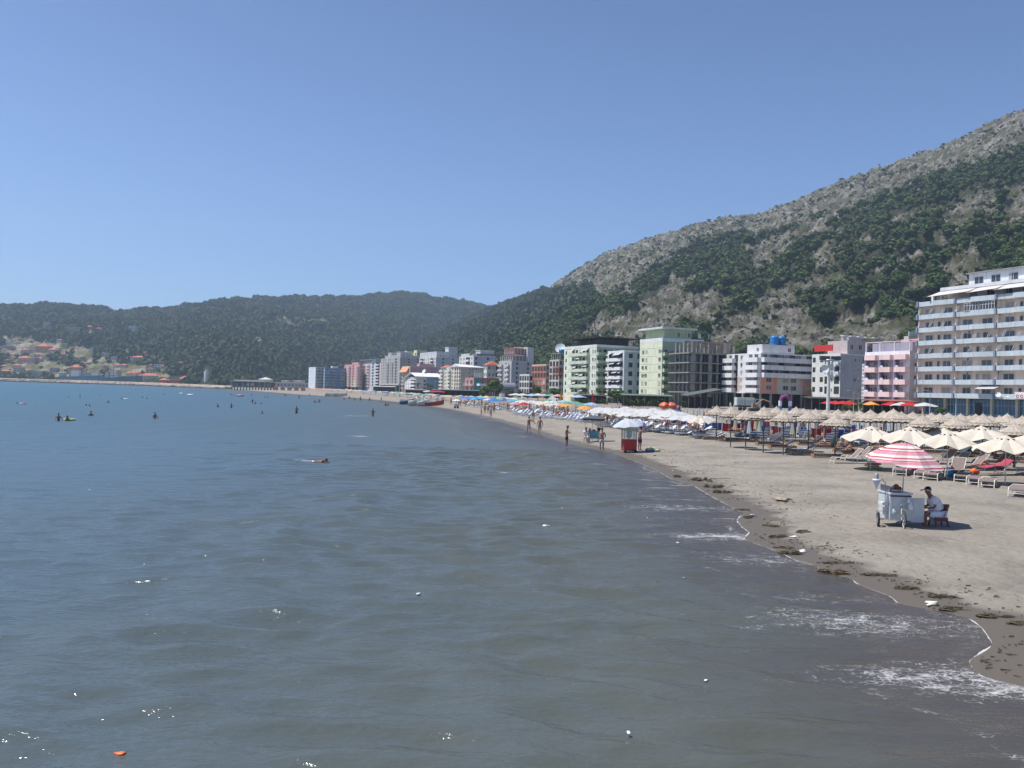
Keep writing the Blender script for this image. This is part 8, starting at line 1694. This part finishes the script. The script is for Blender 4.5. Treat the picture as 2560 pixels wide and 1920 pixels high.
for i, (px, D, h, lab) in enumerate(((1462,285,4.4,'tall palm in front of the light green block'),(1499,280,4.0,'second palm in front of the light green block'),(1455,292,3.2,'short palm left of the tall one'),(1044,480,6,'palm in front of the white gabled house'),(1068,470,6,'second palm before the blue side wall'),(1075,478,5,'third palm before the blue side wall'))): palm(px, D, h, lab, i)
def hedge(px0, px1, D, h, lab):
    p = onD(px0, D); q = onD(px1, D); g_ = np.random.default_rng(int(px0)); V, F, k = [], [], 0; n = int((q.x - p.x) * 46)
    x = g_.uniform(0, q.x - p.x, n); y = g_.uniform(-.6, .6, n); z = g_.uniform(.1, h, n) * (1 - .25 * np.sin(x * 1.3) ** 2); t1 = g_.normal(0, .22, (n, 3)); t2 = g_.normal(0, .22, (n, 3)); c = np.stack([x, y, z], -1)
    V = np.stack([c, c + t1, c + t2], 1).reshape(-1, 3); F = np.arange(3 * n).reshape(-1, 3); o = link('hedge', np_mesh('hedge', V, F, [LEAF], False, {'tint': np.zeros(3 * n)}), None, p); tag(o, lab, 'hedge')
hedge(1566, 1660, 225, 2.6, 'dark clipped hedge behind the white parasols'); hedge(1662, 1716, 220, 2.2, 'hedge with climbing plants beside the concrete frame'); hedge(1432, 1520, 262, 2.0, 'low hedge in front of the light green block'); hedge(2095, 2160, 205, 1.8, 'low hedge behind the red parasols')
def cafe(px0, px1, D, h, c, lab, posts=5, depth=6, tilt=0):
    p = onD(px0, D); w = onD(px1, D).x - p.x; e = empty('pergola', p, 0, lab, 'pergola'); b = MB(); b.add([(-.5, -.5, h), (w + .5, -.5, h + tilt), (w + .5, depth, h + tilt + .4), (-.5, depth, h + .4), (-.5, -.5, h + .2), (w + .5, -.5, h + tilt + .2), (w + .5, depth, h + tilt + .6), (-.5, depth, h + .6)], [(3, 2, 1, 0), (4, 5, 6, 7), (0, 1, 5, 4), (1, 2, 6, 5), (2, 3, 7, 6), (3, 0, 4, 7)], cmat(c)); b.obj('roof', e)
    for i in range(posts): b = MB(); x = w * i / (posts - 1); b.box(x - .1, x + .1, 0, .2, -.5, h + tilt * i / (posts - 1), cmat((.16, .14, .12))); b.obj('post', e)
    b = MB(); b.box(0, w, depth - .3, depth, -.5, h, cmat((.07, .06, .055))); b.obj('back_wall', e)
cafe(1722, 1800, 222, 3.2, (.085, .10, .085), 'dark green sloping shed roof in front of the concrete frame', 6, 9, 1.9); cafe(1560, 1680, 240, 3.0, (.10, .16, .12), 'dark café pergola with green canvas beneath the second green block', 8, 5); cafe(1440, 1520, 276, 2.6, (.10, .08, .07), 'dark brown café roof before the light green block', 6); cafe(2030, 2165, 224, 3.0, (.07, .06, .06), 'dark café front below the white block with red awning', 8); cafe(1080, 1200, 430, 3.0, (.08, .12, .10), 'long dark café pergola before the cream block', 9); cafe(2185, 2290, 190, 2.8, (.26, .09, .06), 'reddish café pergola at the foot of the pink hotel', 6)
cafe(1010, 1060, 470, 2.6, (.34, .14, .09), 'reddish brown café before the white gabled house', 5); cafe(930, 985, 620, 4, (.5, .5, .48), 'white colonnade terrace before the bare grey block', 9)
CAFEP = parasol_proto('cafe_parasol', MATS['coloured_canvas'], 1.75, .7, 2.15, 4, False, 1.2); bpy.context.view_layer.update()
for i, (px, D, c, s_, lab) in enumerate(((2072,196,'red',1.3,'red café parasol left of the lamp pole'),(2088,194,'red',1.3,'red café parasol just right of the lamp pole'),(2108,192,'red',1.3,'red café parasol third in the row by the lamp pole'),(2122,194,'red',1.1,'red café parasol before the low shrub'),(2177,188,'orange',1.1,'faded orange café parasol left of the pink hotel'),(2228,184,'red',1.5,'large red café parasol before the pink hotel'),(2254,180,'white',1.4,'white café parasol between the red ones at the pink hotel'),(2276,178,'red',1.5,'large red café parasol at the hotel corner'),(2312,176,'white',1.5,'white and blue café parasol before the blue shop glass'),
   (1290,310,'white',1.7,'white café parasol, left of the pair behind the beach parasols'),(1307,308,'white',1.7,'white café parasol, right of the pair behind the beach parasols'),(1330,300,'pale blue',1.8,'pale blue café parasol before the orange balconies block'),(1360,300,'pale blue',1.5,'pale blue café parasol near the tiled awning'),(1376,296,'green',1.6,'green café parasol left of the yellow folded one'),(1395,290,'pink',1.4,'pinkish café parasol beside the folded yellow one'),(1430,275,'pale orange',1.7,'faded orange café parasol before the light green block'),(1446,270,'pale blue',1.7,'pale blue café parasol before the palms'),(1345,330,'cream',1.9,'cream café parasol beneath the brown block'),(1085,420,'red',2.0,'red café parasol by the blue side wall, left'),(1098,418,'red',2.0,'red café parasol by the blue side wall, right'),(1070,424,'white',1.6,'white café parasol beside the red pair'))):
    place(CAFEP, onD(px, D), .4 + i * .3, (s_, s_, 1.0), lab, 'café parasols on the promenade', {'canopy': CN[c]})
for px, D, c, h, lab in ((1403,215,(.72,.34,.03),1.5,'tall folded yellow orange parasol behind the beach'),(1482,200,(.50,.03,.05),1.45,'tall folded red parasol before the palms'),(1761,92,(.72,.20,.06),.8,'folded orange and white parasol left of the straw umbrellas'),(1548,170,(.7,.7,.7),.8,'single folded white parasol before the hedge')):
    place(CLP, onD(px, D), 0, (1.5 * h, 1.5 * h, 1.15 * h), lab, 'tall folded parasols', {'canopy': c})
def lamp(px, D, h, lab, heads=1, thick=.1):
    p = onD(px, D); e = empty('street_lamp', p, 0, lab, 'street lamp'); b = MB(); b.tube((0, 0, -.3), (0, 0, h), thick, thick * .6, 10, cmat((.62, .62, .60))); b.obj('pole', e)
    if heads > 2:
        b = MB(); b.box(-1.2, 1.2, -.5, .5, h, h + .15, METAL); b.lathe([(.7, -.1), (.9, .05), (.7, .2)], 14, METAL, (0, 0, h)); b.obj('platform', e)
        for dx in (-1.1, -.4, .5, 1.15): b = MB(); b.box(dx - .35, dx + .35, -.5, -.1, h + .1, h + .65, cmat((.10, .10, .11))); b.obj('floodlight', e)
        b = MB(); b.lathe([(0, 0), (.55, .1), (.6, .15)], 12, RAIL, (-.8, -.5, h - 1.2), ax=Matrix.Rotation(R(80), 3, 'X')); b.obj('dish', e)
    else:
        for sg in ((-1, 1) if heads == 2 else (-1,)): b = MB(); b.path([(0, 0, h), (sg * .8, 0, h + .15)], .04, 5, METAL); b.box(min(sg*.7, sg*1.3), max(sg*.7, sg*1.3), -.12, .12, h + .1, h + .22, cmat((.6, .6, .6))); b.obj('lamp_head', e)
lamp(2070.5, 118, at(2073, 902, 118).z - onD(2070, 118).z, 'tall white floodlight mast in front of the white block with red awning', 4, .30)
for px, D, yt, lab, hd in ((2134,170,978,'thin lamp post left of the pink hotel',1),(2325,165,978,'thin lamp post before the hotel at the left of the shopfront',1),(2390,163,979,'thin lamp post before the hotel shopfront centre',1),(1237,330,974,'twin headed lamp post in front of the round trees',2),(2147,165,985,'short lamp post beside the thin one',1)): lamp(px, D, at(px, yt, D).z - onD(px, D).z, lab, hd, .07)
# truck, arch, lifeguard, red inflatables
def truck():
    p = onD(1842, 205); e = empty('truck', p, 0, 'white tipper truck with ribbed body parked behind the straw umbrellas', 'truck'); b = MB(); W_ = cmat((.55, .60, .55)); b.box(0, 4.4, 0, 2.2, 1.3, 3.3, W_)
    for i in range(12): b.box(.15 + i * .36, .28 + i * .36, -.10, 0, 1.35, 3.25, cmat((.66, .70, .64)))
    b.obj('tipper_body', e); b = MB(); b.box(4.6, 6.0, .1, 2.1, 1.0, 3.0, cmat((.6, .6, .6))); b.obj('cab', e); b = MB(); b.box(4.8, 5.6, .05, .1, 2.0, 2.8, GLASS); b.obj('window', e)
    for x in (.9, 2.0, 5.2): b = MB(); b.lathe([(0, -.15), (.5, -.15), (.5, .15), (0, .15)], 16, TYRE, (x, 0, .5), ax=Matrix.Rotation(R(90), 3, 'X')); b.obj('wheel', e)
    b = MB(); b.box(0, 6, .3, 1.9, .9, 1.25, cmat((.08, .08, .08))); b.obj('chassis', e)
truck()
p = onD(1890, 200); e = empty('excavator', p, 0, 'yellow brown excavator arm beside the tipper truck', 'excavator'); b = MB(); m = cmat((.34, .24, .13)); b.path([(0, 0, 1.5), (1.6, 0, 2.9), (3.4, 0, 2.3), (4.2, 0, .9)], .18, 6, m); b.obj('arm', e); b = MB(); b.box(-.4, .8, 1.2, 2.4, .8, 1.9, m); b.obj('body', e); b = MB(); b.box(-1.6, .8, -1, 1, .0, .75, cmat((.05, .05, .05))); b.obj('tracks', e)
p = onD(1963, 160); e = empty('inflatable_arch', p, 0, 'blue and white inflatable arch with purple top behind the straw umbrellas', 'arch'); b = MB(); BLW = cmat((.12, .20, .50))
for x in (-.95, .95): b.tube((x, 0, 0), (x, 0, 3.0), .32, .32, 12, BLW); b.tube((x, -.02, 1.9), (x, -.02, 2.9), .34, .34, 12, WPL)
b.obj('columns', e); b = MB(); n = 10
for i in range(n): a0, a1 = math.pi * i / n, math.pi * (i + 1) / n; b.tube((.85 * math.cos(a0), 0, 2.9 + .95 * math.sin(a0)), (.85 * math.cos(a1), 0, 2.9 + .95 * math.sin(a1)), .3, .3, 10, cmat((.28, .08, .22)))
b.obj('top', e)
p = onD(1696, 112); e = empty('lifeguard_chair', p, 0, 'high blue lifeguard chair above the white parasols', 'chair'); b = MB(); m = cmat((.05, .12, .36))
for x, y in ((-.5, -.4), (.5, -.4), (-.5, .5), (.5, .5)): b.tube((x, y, 0), (x * .7, y * .7, 1.7), .035, .035, 5, m)
b.obj('legs', e); b = MB(); b.box(-.4, .4, -.4, .4, 1.7, 1.8, m); b.box(-.4, .4, .32, .4, 1.8, 2.5, m); b.obj('seat', e)
place(P_SIT, p + Vector((0, .05, 1.35)), R(-50), 1, 'lifeguard sitting up on the high blue chair', None, {'shorts': BLU, 'shirt': (.4, .2, .14)})
for px, lab in ((1661, 'red orange inflatable seal hung above the white parasols, left one'), (1682, 'orange inflatable hung above the white parasols, right one')):
    b = MB(); b.blob((0, 0, 2.2), (.62, .4, .42), cmat((.66, .12, .06), .4), .5, 2, px); b.blob((.35, 0, 2.0), (.3, .3, .35), cmat((.66, .2, .10), .4), .5, 2, px + 1); b.tube((0, 0, 0), (0, 0, 2), .03, .03, 5, METAL); tag(b.obj('inflatable_toy', None, onD(px, 118)), lab, 'inflatable')
# white low fence-like bathing huts line on the promenade edge and paved promenade strip
def promenade():
    Yv = np.concatenate([np.linspace(60, 330, 140), np.geomspace(335, 640, 40)]); D_ = lambda px, Y: (px - CX) / FPX * Y
    vs = []; 
    for Y_ in Yv:
        c_ = float(np.interp(Y_, SYS, SCOS)); x = float(xs(Y_)) 
        for t in (93, 101): vs.append((x + t / c_ * 1.0, Y_, float(prof(t)) + .03))
    me = np_mesh('promenade', vs, [(2*i, 2*i+1, 2*i+3, 2*i+2) for i in range(len(Yv) - 1)], [mat('promenade_paving', (.34, .32, .29), .85, .1, .5, .2, 4)]); 
# far beach tidy strips: stones under the warehouse
g4 = random.Random(5)
for i in range(5):
    px = 690 + i * 17; D = 640 + i * -8
    b = MB(); b.box(-1.4, 1.4, -1, 1, 0, 2.4, cmat((.42, .25, .16))); b.box(-1.8, 1.8, -1.3, 1.3, 2.4, 2.7, cmat((.55, .42, .3))); tag(b.obj('beach_hut', None, onD(px, D)), f'small brown beach hut, {["first","second","third","fourth","fifth"][i]} right of the pier restaurant', 'hut', 'beach huts near the pier restaurant')

# ---- labels that would otherwise be shared: say which one it is, counted from the left of the picture
ONES = 'zeroth first second third fourth fifth sixth seventh eighth ninth tenth eleventh twelfth thirteenth fourteenth fifteenth sixteenth seventeenth eighteenth nineteenth'.split()
def ordinal(k): return ONES[k] if k < 20 else (['twentieth', 'thirtieth', 'fortieth', 'fiftieth', 'sixtieth', 'seventieth', 'eightieth'][k // 10 - 2] if k % 10 == 0 else ['twenty', 'thirty', 'forty', 'fifty', 'sixty', 'seventy', 'eighty'][k // 10 - 2] + '-' + ONES[k % 10])
bpy.context.view_layer.update()
same = {}
for o in COL.objects:
    if o.parent is None and o.get('label'): same.setdefault(o['label'], []).append(o)
for lab, os_ in same.items():
    if len(os_) > 1:
        os_.sort(key=lambda o: proj(o.location)[0])
        for k, o in enumerate(os_):
            t = f'{lab}, {ordinal(k + 1)} from left'
            if len(t.split()) <= 16: o['label'] = t
